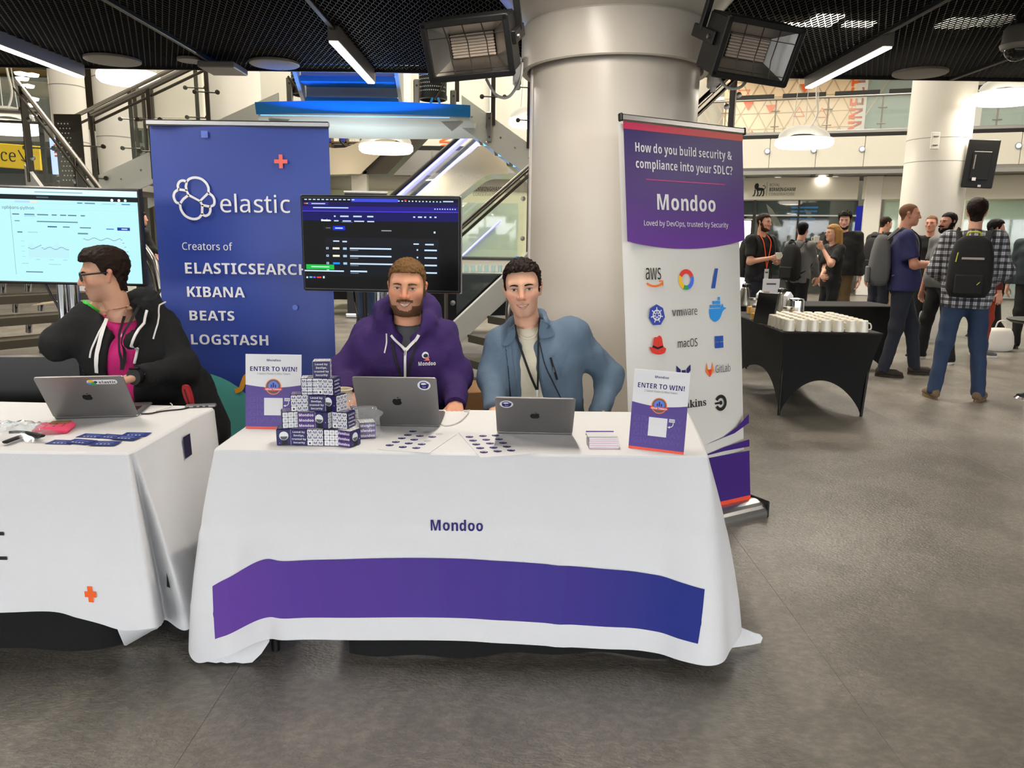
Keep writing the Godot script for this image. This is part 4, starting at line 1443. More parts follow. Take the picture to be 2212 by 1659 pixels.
func build_table_main() -> void:
	cloth("table white",Color(0.86,0.86,0.865),0.25,0.8)
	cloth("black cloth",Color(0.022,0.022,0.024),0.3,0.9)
	var y := 0.737
	var d := Drape.new()
	main_drape = d
	d.add(Vector3(-0.95,y,-2.97),Vector3(-1.0,0.02,-2.98))
	d.add(Vector3(-0.957,y,-2.7),Vector3(-1.03,0.02,-2.7))
	d.add(Vector3(-0.957,y,-2.42),Vector3(-1.08,0.012,-2.5),Vector3(-0.01,0,0))
	d.add(Vector3(-0.952,y,-2.365),Vector3(-1.091,0.03,-2.39),Vector3(-0.02,0,0.03))
	d.add(Vector3(-0.935,y,-2.352),Vector3(-1.037,0.012,-2.33),Vector3(-0.015,0,0.03))
	d.add(Vector3(-0.88,y,-2.35),Vector3(-0.935,0.058,-2.3),Vector3(0,0,0.02))
	d.add(Vector3(-0.80,y,-2.35),Vector3(-0.809,0.094,-2.34))
	d.add(Vector3(-0.70,y,-2.35),Vector3(-0.728,0.073,-2.37))
	d.add(Vector3(-0.42,y,-2.35),Vector3(-0.405,0.087,-2.36))
	d.add(Vector3(-0.16,y,-2.35),Vector3(-0.148,0.088,-2.36),Vector3(0,0,0.006))
	d.add(Vector3(0.08,y,-2.35),Vector3(0.099,0.076,-2.36))
	d.add(Vector3(0.28,y,-2.35),Vector3(0.315,0.066,-2.36))
	d.add(Vector3(0.42,y,-2.35),Vector3(0.448,0.061,-2.36))
	d.add(Vector3(0.54,y,-2.35),Vector3(0.565,0.057,-2.31),Vector3(0,0,0.02))
	d.add(Vector3(0.61,y,-2.352),Vector3(0.693,0.054,-2.3),Vector3(0.01,0,0.03))
	d.add(Vector3(0.632,y,-2.36),Vector3(0.754,0.056,-2.38),Vector3(0.025,0,0.02))
	d.add(Vector3(0.642,y,-2.42),Vector3(0.82,0.079,-2.48),Vector3(0.035,0,0.0))
	d.add(Vector3(0.66,y,-2.55),Vector3(0.80,0.012,-2.62),Vector3(0.02,0,0))
	d.add(Vector3(0.69,y,-2.8),Vector3(0.78,0.02,-2.8))
	d.add(Vector3(0.71,y,-2.985),Vector3(0.77,0.02,-2.99))
	d.folds = [[0,0.465,0.006,0.009],[0,0.49,0.022,-0.007],[0,0.205,0.008,0.005],[1,10.3,0.12,0.006],[1,7.2,0.35,-0.010],[1,12.6,0.35,-0.012],[1,5.2,0.4,0.014],[1,13.6,0.4,0.012],[1,9.4,0.2,0.003]]
	var t := thing("tablecloth","white tablecloth with a broad purple to blue band and a Mondoo wordmark","tablecloth")
	part("drape",d.mesh(8,30),M["table white"],t)
	part("cloth_top",d.top_mesh(y),M["table white"],t)
	# the printed band: follows the hem
	var mb := MB.new()
	mb.tinted = true
	var rows := []
	var nu := 110
	var nh := 26
	var u0 := 4.62
	var u1 := 13.52
	var base := 0
	for j in nh + 1:
		for i in nu + 1:
			var f := float(i) / nu
			var h0 := 0.082 + 0.012 * sin(f * 3.0)
			var h1 := 0.285 + 0.03 * sin(PI * f)
			var lean := 0.10 * (j / float(nh) - 0.5) * (-1.0 if f < 0.5 else 1.0) * absf(f - 0.5) * 2.0
			var u := lerpf(u0,u1,f) + lean * 2.0
			var p := d.above_hem(u,lerpf(h0,h1,float(j) / nh),0.003)
			var ca := Color(0.37,0.22,0.58).srgb_to_linear()
			var cb := Color(0.10,0.16,0.49).srgb_to_linear()
			mb.col = ca.lerp(cb,clampf(f * 1.12 - 0.04,0,1))
			mb.put(p,Vector3(0,0.05,1))
	for j in nh:
		for i in nu:
			var p := j * (nu + 1) + i
			mb.ix.append_array([p,p + nu + 1,p + nu + 2,p,p + nu + 2,p + 1])
	var bandm := cloth("band print",Color.WHITE,0.25,0.8)
	bandm.vertex_color_use_as_albedo = true
	part("printed_band",mb.done(),bandm,t)
	var c0 := Vector3(-0.258,0.481,-2.35)
	word(t,M["ink navy"],"Mondoo",c0.x,c0.y,0.17,0.041,0.0,true,"wordmark",func(q: Vector2) -> Vector3: return d.front(q.x,q.y,7.0,13.0,0.003))
	# tails of cloth on the floor at both front corners
	var tail := MB.new()
	var hub := Vector3(-0.839,0.065,-2.36)
	var fan := [Vector3(-1.034,0.013,-2.34),Vector3(-1.004,-0.007,-2.34),Vector3(-0.979,-0.002,-2.34),Vector3(-0.964,-0.019,-2.34),Vector3(-0.945,-0.008,-2.34),Vector3(-0.917,-0.018,-2.34),Vector3(-0.891,-0.028,-2.34),Vector3(-0.859,0.002,-2.34),Vector3(-0.826,0.043,-2.34),Vector3(-0.797,0.084,-2.34)]
	var rows2 := []
	var r0 := PackedVector3Array()
	var r1 := PackedVector3Array()
	var r2 := PackedVector3Array()
	for i in fan.size():
		var p: Vector3 = fan[i]
		p.y = maxf(p.y,0.006)
		var up := Vector3(lerpf(-0.98,-0.80,i / 9.0),0.17,-2.42)
		r0.append(up)
		r1.append(up.lerp(p,0.6) + Vector3(0,0.01 + 0.012 * (i % 2),0.015 * (i % 2)))
		r2.append(p + Vector3(0,0.004 * (i % 2),0))
	rows2 = [r0,r1,r2]
	tail.sheet(rows2,false,true)
	part("corner_tail",tail.done(),M["table white"],t)
	var tail2 := MB.new()
	var e0 := PackedVector3Array()
	var e1 := PackedVector3Array()
	var e2 := PackedVector3Array()
	for i in 9:
		var f := i / 8.0
		var tip: Vector3 = [Vector3(0.781,0.006,-2.482),Vector3(0.825,0.006,-2.493),Vector3(0.871,0.006,-2.507),Vector3(0.904,0.008,-2.517),Vector3(0.915,0.02,-2.531),Vector3(0.901,0.04,-2.521),Vector3(0.876,0.05,-2.508),Vector3(0.843,0.06,-2.509),Vector3(0.81,0.07,-2.512)][i]
		e0.append(Vector3(0.735 + 0.02 * f,0.14 + 0.04 * f,-2.46 - 0.06 * f))
		e1.append(e0[i].lerp(tip,0.5) + Vector3(0,-0.03,0))
		e2.append(tip)
	tail2.sheet([e0,e1,e2],false,true)
	part("corner_tail",tail2.done(),M["table white"],t)
	# the table itself,and the black cloth that shows under the hem
	var tb := thing("folding_table","folding table hidden under the white cloth with the purple band","table",Vector3(-0.13,0,-2.66))
	part("table_top",boxm(Vector3(1.54,0.035,0.58),Vector3(0,0.715,0),0.006),M["white plastic"],tb)
	for sx in [-0.68,0.70]:
		for sz in [-0.22,0.22]:
			part("leg",tubem([Vector3(sx,0.70,sz),Vector3(sx,0.0,sz)],0.014,8),M["black metal"],tb)
	var sk := thing("under_cloth","black cloth that shows below the hem of the purple banded tablecloth","cloth",Vector3(0,0,0))
	var sr := []
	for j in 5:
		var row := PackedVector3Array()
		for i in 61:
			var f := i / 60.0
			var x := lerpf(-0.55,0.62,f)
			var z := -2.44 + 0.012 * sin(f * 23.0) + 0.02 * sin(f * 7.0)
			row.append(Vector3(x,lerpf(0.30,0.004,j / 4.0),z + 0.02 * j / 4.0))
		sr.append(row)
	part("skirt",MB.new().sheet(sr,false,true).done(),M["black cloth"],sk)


func build_table_second() -> void:
	var y := 0.737
	var d := Drape.new()
	side_drape = d
	d.add(Vector3(-2.62,y,-2.30),Vector3(-2.62,0.19,-2.33))
	d.add(Vector3(-2.1,y,-2.30),Vector3(-2.1,0.185,-2.33))
	d.add(Vector3(-1.75,y,-2.30),Vector3(-1.73,0.182,-2.33),Vector3(0,0,0.015))
	d.add(Vector3(-1.55,y,-2.30),Vector3(-1.515,0.19,-2.33),Vector3(0,0,0.02))
	d.add(Vector3(-1.42,y,-2.30),Vector3(-1.419,0.174,-2.32),Vector3(0,0,0.01))
	d.add(Vector3(-1.31,y,-2.30),Vector3(-1.342,0.16,-2.31))
	d.add(Vector3(-1.25,y,-2.30),Vector3(-1.267,0.144,-2.3),Vector3(0,0,0.01))
	d.add(Vector3(-1.215,y,-2.302),Vector3(-1.194,0.147,-2.3),Vector3(0.0,0,0.02))
	d.add(Vector3(-1.20,y,-2.306),Vector3(-1.156,0.142,-2.33),Vector3(0.02,0,0.03))
	d.add(Vector3(-1.197,y,-2.312),Vector3(-1.212,0.08,-2.47),Vector3(-0.01,0,-0.05))
	d.add(Vector3(-1.194,y,-2.32),Vector3(-1.237,0.046,-2.55),Vector3(-0.005,0,-0.03))
	d.add(Vector3(-1.191,y,-2.335),Vector3(-1.123,0.059,-2.46),Vector3(0.03,0,0.02))
	d.add(Vector3(-1.19,y,-2.37),Vector3(-1.10,0.10,-2.60),Vector3(-0.03,0,-0.02))
	d.add(Vector3(-1.19,y,-2.55),Vector3(-1.15,0.10,-2.68))
	d.add(Vector3(-1.19,y,-2.8),Vector3(-1.15,0.12,-2.82))
	d.add(Vector3(-1.19,y,-2.97),Vector3(-1.16,0.12,-2.98))
	d.add(Vector3(-1.4,y,-2.99),Vector3(-1.4,0.12,-3.0))
	d.add(Vector3(-2.62,y,-3.03),Vector3(-2.62,0.12,-3.04))
	d.folds = [[0,0.60,0.006,0.005],[0,0.34,0.007,0.004]]
	var t := thing("tablecloth","plain white tablecloth with an orange plus and black letters on the table at the left","tablecloth")
	part("drape",d.mesh(8,26),M["table white"],t)
	part("cloth_top",d.top_mesh(y),M["table white"],t)
	var map := func(q: Vector2) -> Vector3: return d.front(q.x,q.y,2.0,8.0,0.003)
	var pl := MB.new()
	var c := Vector3(-1.361,0.264,-2.32)
	for r in [[-0.0085,-0.028,0.0085,0.028],[-0.0195,-0.0105,-0.0085,0.0105],[0.0085,-0.0105,0.0195,0.0105]]:
		pl.flat(rect2(c.x + r[0],c.y + r[1],c.x + r[2],c.y + r[3]),0.0,map)
	part("plus_print",pl.done(),M["orange print"],t)
	for r in [[Vector3(-1.745,0.465,-2.32),Vector3(-1.616,0.476,-2.32)],[Vector3(-1.755,0.379,-2.32),Vector3(-1.619,0.392,-2.32)]]:
		var bar := MB.new()
		for k in 6:
			var x0 := lerpf(r[0].x,r[1].x,k / 6.0)
			var x1 := lerpf(r[0].x,r[1].x,(k + 1) / 6.0)
			bar.flat(rect2(x0,r[0].y,x1,r[0].y + 0.012),0.0,map)
		part("lettering",bar.done(),M["ink black"],t)
	# the flap of the side carries a green and a blue blob
	paint("ink green",Color(0.0,0.27,0.22),0.7)
	var side := func(q: Vector2) -> Vector3: return Vector3(-1.19 + 0.035 * (0.74 - q.y) + 0.008,q.y,q.x)
	shape(t,M["ink green"],PackedVector2Array([Vector2(-2.62,0.10),Vector2(-2.42,0.24),Vector2(-2.44,0.34),Vector2(-2.50,0.39),Vector2(-2.58,0.38),Vector2(-2.68,0.32),Vector2(-2.74,0.22)]),0,"green_print",side)
	shape(t,M["ink navy"],PackedVector2Array([Vector2(-2.72,0.62),Vector2(-2.66,0.62),Vector2(-2.66,0.70),Vector2(-2.72,0.70)]),0,"blue_print",side)
	# a pointed tail under the front corner
	var tl := MB.new()
	tl.sheet([PackedVector3Array([Vector3(-1.317,0.129,-2.36),Vector3(-1.244,0.125,-2.37),Vector3(-1.177,0.118,-2.4)]),PackedVector3Array([Vector3(-1.304,0.108,-2.35),Vector3(-1.241,0.103,-2.36),Vector3(-1.198,0.095,-2.4)]),PackedVector3Array([Vector3(-1.339,0.008,-2.441),Vector3(-1.333,0.006,-2.442),Vector3(-1.249,0.05,-2.469)])],false,true)
	part("corner_tail",tl.done(),M["table white"],t)
	var sk := thing("under_cloth","black cloth hanging to the floor under the tablecloth with the orange plus","cloth")
	var sr := []
	for j in 5:
		var row := PackedVector3Array()
		for i in 41:
			var f := i / 40.0
			var a := clampf((f - 0.72) / 0.28,0,1)
			var x := lerpf(-2.6,-1.42,minf(f / 0.72,1.0)) + 0.14 * sin(a * PI / 2)
			var z := -2.43 - 0.35 * (1.0 - cos(a * PI / 2)) + 0.008 * sin(f * 31.0)
			row.append(Vector3(x,lerpf(0.62,0.004,j / 4.0),z + 0.015 * j / 4.0))
		sr.append(row)
	part("skirt",MB.new().sheet(sr,false,true).done(),M["black cloth"],sk)
	var tb := thing("folding_table","folding table hidden under the white cloth with the orange plus","table",Vector3(-1.9,0,-2.66))
	part("table_top",boxm(Vector3(1.38,0.035,0.64),Vector3(0,0.715,0),0.006),M["white plastic"],tb)
	for sx in [-0.6,0.58]:
		for sz in [-0.18,0.24]:
			part("leg",tubem([Vector3(sx,0.70,sz - 0.1),Vector3(sx,0.0,sz - 0.1)],0.014,8),M["black metal"],tb)


# ---------------------------------------------------------------- roll-up banners
func gradient_sheet(w: float,y0: float,y1: float,edge: Array,ca: Color,cb: Color,cc: Color,z: float) -> ArrayMesh:
	# a printed field whose lower edge follows `edge` heights; colours run between its corners as printed
	var mb := MB.new()
	mb.tinted = true
	var n := edge.size() - 1
	for j in 9:
		for i in n + 1:
			var f := float(i) / n
			var g := j / 8.0
			mb.col = ca.srgb_to_linear().lerp(cb.srgb_to_linear(),f * 0.6 + g * 0.2).lerp(cc.srgb_to_linear(),g * g * 0.85)
			mb.put(Vector3(w * (f - 0.5),lerpf(y1,edge[i],g),z),Vector3.BACK)
	for j in 8:
		for i in n:
			var p := j * (n + 1) + i
			mb.ix.append_array([p,p + 1,p + n + 2,p,p + n + 2,p + n + 1])
	return mb.done()


func build_banners() -> void:
	# blue banner
	var e := thing("roll_up_banner","tall blue roll-up banner with elastic lettering behind the left table","banner",Vector3(-1.40,0,-4.02))
	var blue := paint("banner blue",Color(0.165,0.26,0.60),0.42)
	paint("ink teal",Color(0.36,0.72,0.70),0.5)
	paint("ink mustard",Color(0.93,0.66,0.16),0.5)
	paint("ink coral",Color(0.93,0.42,0.36),0.5)
	paint("ink lilac",Color(0.37,0.47,0.82),0.5)
	paint("ink deep blue",Color(0.07,0.16,0.47),0.5)
	var rows := []
	for j in 41:
		var row := PackedVector3Array()
		for i in 25:
			var u := i / 24.0
			var yy := lerpf(1.955,0.10,j / 40.0)
			var z := -0.012 * exp(-pow((u - 0.10) / 0.05,2.0)) * smoothstep(1.5,1.95,yy) + 0.006 * sin(u * 9.0 + yy * 2.0) * smoothstep(1.3,1.95,yy)
			row.append(Vector3(lerpf(-0.455,0.455,u),yy,z - 0.06 * pow(absf(u - 0.5) * 2.0,6.0) * 0.25))
		rows.append(row)
	part("graphic_sheet",MB.new().sheet(rows,false,true).done(),blue,e)
	part("top_bar",MB.new().box(Vector3(0.925,0.03,0.022),Vector3(0,1.968,0),0.006).done(),M["aluminium"],e)
	part("cassette",boxm(Vector3(0.96,0.085,0.18),Vector3(0,0.045,-0.02),0.03),M["aluminium"],e)
	part("pole",tubem([Vector3(0,0.08,-0.05),Vector3(0,1.96,-0.03)],0.011,8),M["aluminium"],e)
	var o := Vector2(-1.40,0)
	var z := 0.014
	# outlined flower of rounded cells
	var lw := 0.0125
	var fl := MB.new()
	var px := func(q: Vector2) -> Vector2:
		var k := 4.01 / 1650.0
		return Vector2(-0.307 + (310.0 + 0.4218 * q.x - 399.0) * k,1.256 + (568.0 - 260.0 - 0.4218 * q.y) * k * 1.012)
	var outer := [Vector2(248,322),Vector2(262,308),Vector2(290,301),Vector2(322,308),Vector2(345,328),Vector2(354,350),Vector2(354,372),Vector2(372,388),Vector2(380,408),Vector2(376,430),Vector2(358,440),Vector2(357,458),Vector2(348,476),Vector2(330,484),Vector2(314,478),Vector2(296,495),Vector2(265,500),Vector2(230,485),Vector2(210,455),Vector2(206,428),Vector2(188,420),Vector2(178,395),Vector2(185,372),Vector2(203,358),Vector2(202,340),Vector2(212,322),Vector2(230,316)]
	var po := []
	for q in outer:
		po.append(px.call(q))
	stroke(fl,smooth2(po + [po[0]],Vector2.ZERO,3),lw,z)
	for ln in [[Vector2(203,358),Vector2(244,364),Vector2(253,385),Vector2(308,413),Vector2(354,372)],[Vector2(248,322),Vector2(242,343),Vector2(244,364)],[Vector2(253,385),Vector2(226,404),Vector2(206,428)],[Vector2(308,413),Vector2(318,432),Vector2(358,440)],[Vector2(318,432),Vector2(314,478)]]:
		var pp := []
		for q in ln:
			pp.append(px.call(q))
		stroke(fl,pp,lw,z)
	part("logo",fl.done(),M["ink white"],e)
	for q in [["elastic",[482,629,452,413],false],["Creators of",[396,503,530,513],false],["ELASTICSEARCH",[399,662,579,556],true],["KIBANA",[400,524,628,606],true],["BEATS",[402,499,678,657],true],["LOGSTASH",[402,570,730,708],true]]:
		var b: Array = q[1]
		# place given as x0,x1,base and top in the plane of the sheet
		var s := 4.01 / 1650.0
		var x0: float = -1.707 + (b[0] - 399.0) * s + 0.0
		var w: float = (b[1] - b[0]) * s
		var yb: float = 1.256 + (568.0 - b[2]) * s * 1.012
		word(e,M["ink white"],q[0],x0 + 1.40,yb - 0.012,w,absf(b[3] - b[2]) * s,z,q[2])
	var cr := MB.new()
	for r in [[-0.0095,-0.0335,0.0095,0.0335],[-0.0335,-0.0095,-0.0095,0.0095],[0.0095,-0.0095,0.0335,0.0095]]:
		var c: Vector2 = [Vector2(-1.186,1.786)][0] - o
		cr.flat(rect2(c.x + r[0],c.y + r[1],c.x + r[2],c.y + r[3]),z)
	part("plus_print",cr.done(),M["ink coral"],e)
	var sq: Vector2 = [Vector2(-1.565,1.913)][0] - o
	shape(e,M["ink lilac"],rect2(sq.x - 0.017,sq.y - 0.017,sq.x + 0.017,sq.y + 0.017),z)
	var dt: Vector2 = [Vector2(-1.143,1.048)][0] - o
	shape(e,M["ink lilac"],ring2(dt.x,dt.y,0.0145,0.0145,20),z)
	var tc: Vector2 = [Vector2(-1.719,0.322)][0] - o
	shape(e,M["ink teal"],ring2(tc.x + 0.02,tc.y,0.375,0.375,48),z - 0.006,"circle_print")
	shape(e,M["ink deep blue"],ring2(tc.x - 0.05,tc.y - 0.10,0.27,0.27,40),z - 0.004,"circle_print")
	var sw := MB.new()
	stroke(sw,smooth2([Vector2(-1.483,0.595),Vector2(-1.452,0.608),Vector2(-1.436,0.643),Vector2(-1.419,0.676),Vector2(-1.384,0.689),Vector2(-1.36,0.665)],o),0.026,z)
	part("swoosh",sw.done(),M["ink mustard"],e)

	# purple banner,turned and leaning back
	var m := thing("roll_up_banner","white and purple Mondoo roll-up banner with rows of company logos right of the pillar","banner",Vector3(0.944,0,-3.662))
	m.basis = Basis(Vector3.UP,deg_to_rad(31)) * Basis(Vector3.RIGHT,-0.12)
	var H := 1.985
	var W := 0.775
	var sheet_white := paint("banner white",Color(0.83,0.825,0.805),0.38)
	var purple := paint("banner purple",Color.WHITE,0.38)
	purple.vertex_color_use_as_albedo = true
	rows = []
	for j in 31:
		var row := PackedVector3Array()
		for i in 17:
			var u := i / 16.0 - 0.5
			row.append(Vector3(u * W,lerpf(H - 0.02,0.07,j / 30.0),-0.035 * pow(absf(u) * 2.0,4.0) * smoothstep(0.0,0.3,absf(u))))
		rows.append(row)
	part("graphic_sheet",MB.new().sheet(rows,false,true).done(),sheet_white,m)
	part("top_bar",boxm(Vector3(W + 0.02,0.032,0.02),Vector3(0,H,0),0.006),M["aluminium"],m)
	part("end_cap",boxm(Vector3(0.014,0.036,0.026),Vector3(-W / 2 - 0.012,H,0),0.004),M["black plastic"],m)
	part("end_cap",boxm(Vector3(0.014,0.036,0.026),Vector3(W / 2 + 0.012,H,0),0.004),M["black plastic"],m)
	var cas := MB.new()
	var prof := PackedVector2Array()
	for i in 13:
		var a := PI * i / 12.0
		prof.append(Vector2(cos(a) * 0.085,0.02 + sin(a) * 0.062))
	prof.append(Vector2(-0.085,0.0))
	prof.append(Vector2(0.085,0.0))
	cas.xf = Transform3D(Basis(Vector3.UP,PI / 2),Vector3(0,0.0,0.0))
	cas.prism(prof,-W / 2 - 0.03,W / 2 + 0.03)
	var cs := part("cassette",cas.done(),M["aluminium"],m)
	cs.basis = Basis(Vector3.RIGHT,0.12)
	for s in [-1.0,1.0]:
		var ec := part("cassette_cap",boxm(Vector3(0.012,0.09,0.18),Vector3(s * (W / 2 + 0.036),0.045,0),0.01),M["black plastic"],m)
		ec.basis = Basis(Vector3.RIGHT,0.12)
	part("pole",tubem([Vector3(0,0.06,-0.06),Vector3(0,H - 0.02,-0.03)],0.01,8),M["aluminium"],m)
	z = 0.002
	# stands off the curling edges a little: printed fields stay inside them
	var V := func(px_: float,py_: float) -> Vector2: return Vector2(px_,py_)
	var edge := []
	for i in 17:
		var f := i / 16.0 - 0.46
		edge.append(1.39 + 0.16 * f * f)
	part("purple_field",gradient_sheet(W - 0.002,1.275,1.965,edge,Color(0.17,0.09,0.40),Color(0.20,0.10,0.42),Color(0.42,0.20,0.60),z),purple,m)
	var stripe := MB.new()
	stripe.tinted = true
	stripe.col = Color(0.80,0.13,0.36).srgb_to_linear()
	stripe.put(Vector3(-W / 2,1.935,z + 0.001),Vector3.BACK)
	stripe.put(Vector3(-W / 2,H - 0.018,z + 0.001),Vector3.BACK)
	stripe.col = Color(0.82,0.27,0.17).srgb_to_linear()
	stripe.put(Vector3(W / 2,H - 0.018,z + 0.001),Vector3.BACK)
	stripe.put(Vector3(W / 2,1.935,z + 0.001),Vector3.BACK)
	stripe.ix.append_array([0,1,2,0,2,3])
	part("stripe",stripe.done(),purple,m)
	z = 0.004
	word(m,M["ink white"],"How do you build security &",-0.322,1.822,0.628,0.058,z,true)
	word(m,M["ink white"],"compliance into your SDLC?",-0.322,1.748,0.63,0.058,z,true)
	shape(m,paint("ink pink",Color(0.78,0.28,0.52),0.5),rect2(-0.264,1.709,0.255,1.714),z,"rule")
	word(m,M["ink white"],"Mondoo",-0.199,1.574,0.382,0.078,z,true,"wordmark")
	word(m,M["ink white"],"Loved by DevOps, trusted by Security",-0.284,1.49,0.553,0.034,z)
	banner_logos(m,z)
	# lower swooshes and stripes
	var dk := paint("ink violet",Color(0.22,0.07,0.45),0.45)
	shape(m,dk,rect2(-W / 2,0.095,W / 2,0.34),z - 0.001,"purple_field")
	shape(m,paint("ink orange",Color(0.90,0.29,0.18),0.5),rect2(-W / 2,0.058,W / 2,0.102),z,"stripe")
	shape(m,dk,PackedVector2Array([Vector2(0.06,0.408),Vector2(0.20,0.435),Vector2(0.30,0.475),Vector2(W / 2,0.535),Vector2(W / 2,0.487),Vector2(0.28,0.445)]),z,"swoosh")
	shape(m,dk,PackedVector2Array([Vector2(0.03,0.352),Vector2(0.2,0.382),Vector2(W / 2,0.40),Vector2(W / 2,0.362),Vector2(0.2,0.361)]),z,"swoosh")


func fit(m: Node3D,from: int,oy: float) -> void:
	for i in range(from,m.get_child_count()):
		(m.get_child(i) as Node3D).transform = Transform3D(Basis.from_scale(Vector3(0.9,0.9,1)),Vector3(-0.045,oy,0))


func arc2(c: Vector2,r: float,a0: float,a1: float,n := 16) -> Array:
	var p := []
	for i in n + 1:
		var a := lerpf(a0,a1,float(i) / n)
		p.append(c + Vector2(cos(a),sin(a)) * r)
	return p


func smooth2(pts: Array,o := Vector2.ZERO,steps := 5) -> Array:
	var out := []
	for i in pts.size() - 1:
		for k in steps:
			out.append(pts[i].cubic_interpolate(pts[i + 1],pts[maxi(i - 1,0)],pts[mini(i + 2,pts.size() - 1)],float(k) / steps) - o)
	out.append(pts[pts.size() - 1] - o)
	return out


func banner_logos(m: Node3D,z: float) -> void:
	paint("logo orange",Color(0.93,0.47,0.18),0.5)
	paint("logo red",Color(0.87,0.22,0.18),0.5)
	paint("logo yellow",Color(0.96,0.75,0.10),0.5)
	paint("logo green",Color(0.18,0.62,0.30),0.5)
	paint("logo blue",Color(0.24,0.45,0.90),0.5)
	paint("logo sky",Color(0.13,0.56,0.88),0.5)
	paint("logo deep",Color(0.10,0.30,0.66),0.5)
	# row 1
	var n := m.get_child_count()
	word(m,M["ink black"],"aws",-0.265,1.095,0.105,0.062,z)
	var a := MB.new()
	stroke(a,arc2(Vector2(-0.205,1.16),0.10,PI + 0.98,TAU - 0.98),0.012,z)
	stroke(a,[Vector2(-0.175,1.087),Vector2(-0.148,1.086),Vector2(-0.150,1.062)],0.009,z)
	part("logo",a.done(),M["logo orange"],m)
	for q in [["logo red",0.35,2.7],["logo yellow",2.7,4.25],["logo green",4.25,5.0],["logo blue",5.0,6.63]]:
		var g := MB.new()
		stroke(g,arc2(Vector2(0.02,1.092),0.044,q[1],q[2]),0.024,z)
		part("logo",g.done(),M[q[0]],m)
	shape(m,M["logo deep"],PackedVector2Array([Vector2(0.205,1.04),Vector2(0.238,1.15),Vector2(0.262,1.15),Vector2(0.235,1.04)]),z,"logo")
	shape(m,M["logo sky"],PackedVector2Array([Vector2(0.262,1.15),Vector2(0.298,1.04),Vector2(0.268,1.04),Vector2(0.258,1.07),Vector2(0.236,1.075),Vector2(0.262,1.06),Vector2(0.247,1.125)]),z + 0.0004,"logo")
	fit(m,n,0.259)
	n = m.get_child_count()
	# row 2
	var hp := PackedVector2Array()
	for i in 7:
		hp.append(Vector2(-0.198 + sin(TAU * i / 7) * 0.058,0.885 + cos(TAU * i / 7) * 0.058))
	hp.reverse()
	shape(m,M["royal logo"] if M.has("royal logo") else paint("royal logo",Color(0.18,0.27,0.66),0.5),hp,z,"logo")
	var wh := MB.new()
	stroke(wh,ring2(-0.198,0.885,0.026,0.026,20),0.007,z + 0.001,null,true)
	for i in 7:
		var t := Vector2(sin(TAU * i / 7),cos(TAU * i / 7))
		stroke(wh,[Vector2(-0.198,0.885) + t * 0.008,Vector2(-0.198,0.885) + t * 0.042],0.006,z + 0.001)
	part("logo",wh.done(),M["ink white"],m)
	word(m,M["ink grey"],"vm",-0.09,0.875,0.075,0.033,z,true)
	word(m,M["ink grey"],"ware",-0.012,0.875,0.107,0.036,z)
	var dk := MB.new()
	dk.flat(PackedVector2Array(smooth2([Vector2(0.185,0.905),Vector2(0.19,0.86),Vector2(0.222,0.832),Vector2(0.262,0.845),Vector2(0.292,0.89),Vector2(0.318,0.905),Vector2(0.298,0.912),Vector2(0.292,0.93),Vector2(0.282,0.922),Vector2(0.275,0.905)])),z)
	for q in [[0,0],[1,0],[2,0],[3,0],[1,1],[2,1],[3,1],[3,2]]:
		dk.flat(rect2(0.190 + 0.021 * q[0],0.909 + 0.021 * q[1],0.208 + 0.021 * q[0],0.927 + 0.021 * q[1]),z)
	part("logo",dk.done(),M["logo sky"],m)
	fit(m,n,0.279)
	n = m.get_child_count()
	# row 3
	shape(m,M["logo red"],PackedVector2Array(smooth2([Vector2(-0.255,0.665),Vector2(-0.235,0.638),Vector2(-0.195,0.627),Vector2(-0.155,0.632),Vector2(-0.140,0.655),Vector2(-0.158,0.67),Vector2(-0.168,0.715),Vector2(-0.185,0.728),Vector2(-0.20,0.72),Vector2(-0.222,0.718),Vector2(-0.235,0.672),Vector2(-0.252,0.672)])),z,"logo")
	shape(m,M["ink black"],PackedVector2Array([Vector2(-0.236,0.668),Vector2(-0.20,0.655),Vector2(-0.162,0.664),Vector2(-0.164,0.674),Vector2(-0.20,0.667),Vector2(-0.233,0.68)]),z + 0.001,"logo")
	word(m,M["ink black"],"macOS",-0.055,0.655,0.145,0.045,z)
	var ms := MB.new()
	for q in [[0.222,0.675],[0.257,0.675],[0.222,0.640],[0.257,0.640]]:
		ms.flat(rect2(q[0],q[1] - 0.005,q[0] + 0.032,q[1] + 0.028),z)
	part("logo",ms.done(),M["logo deep"],m)
	fit(m,n,0.322)
	n = m.get_child_count()
	# row 4
	var tf := MB.new()
	for q in [[-0.055,0.478,0.012],[-0.018,0.462,0.0],[0.018,0.478,-0.012]]:
		tf.flat(PackedVector2Array([Vector2(q[0] - 0.015,q[1] + q[2]),Vector2(q[0] + 0.015,q[1] - q[2]),Vector2(q[0] + 0.015,q[1] - q[2] + 0.034),Vector2(q[0] - 0.015,q[1] + q[2] + 0.034)]),z)
	part("logo",tf.done(),M["ink navy"],m)
	shape(m,M["logo orange"],PackedVector2Array([Vector2(0.145,0.475),Vector2(0.178,0.442),Vector2(0.21,0.475),Vector2(0.20,0.525),Vector2(0.19,0.485),Vector2(0.165,0.485),Vector2(0.155,0.525)]),z,"logo")
	shape(m,M["logo red"],PackedVector2Array([Vector2(0.162,0.484),Vector2(0.178,0.443),Vector2(0.194,0.484)]),z + 0.001,"logo")
	word(m,M["ink grey"],"GitLab",0.222,0.462,0.118,0.045,z)
	fit(m,n,0.353)
	# row 5
	word(m,M["ink black"],"Jenkins",-0.115,0.598,0.20,0.05,z,true,"lettering",null,"Droid Serif")
	var cc := MB.new()
	stroke(cc,arc2(Vector2(0.187,0.613),0.033,-2.65,2.65,24),0.017,z)
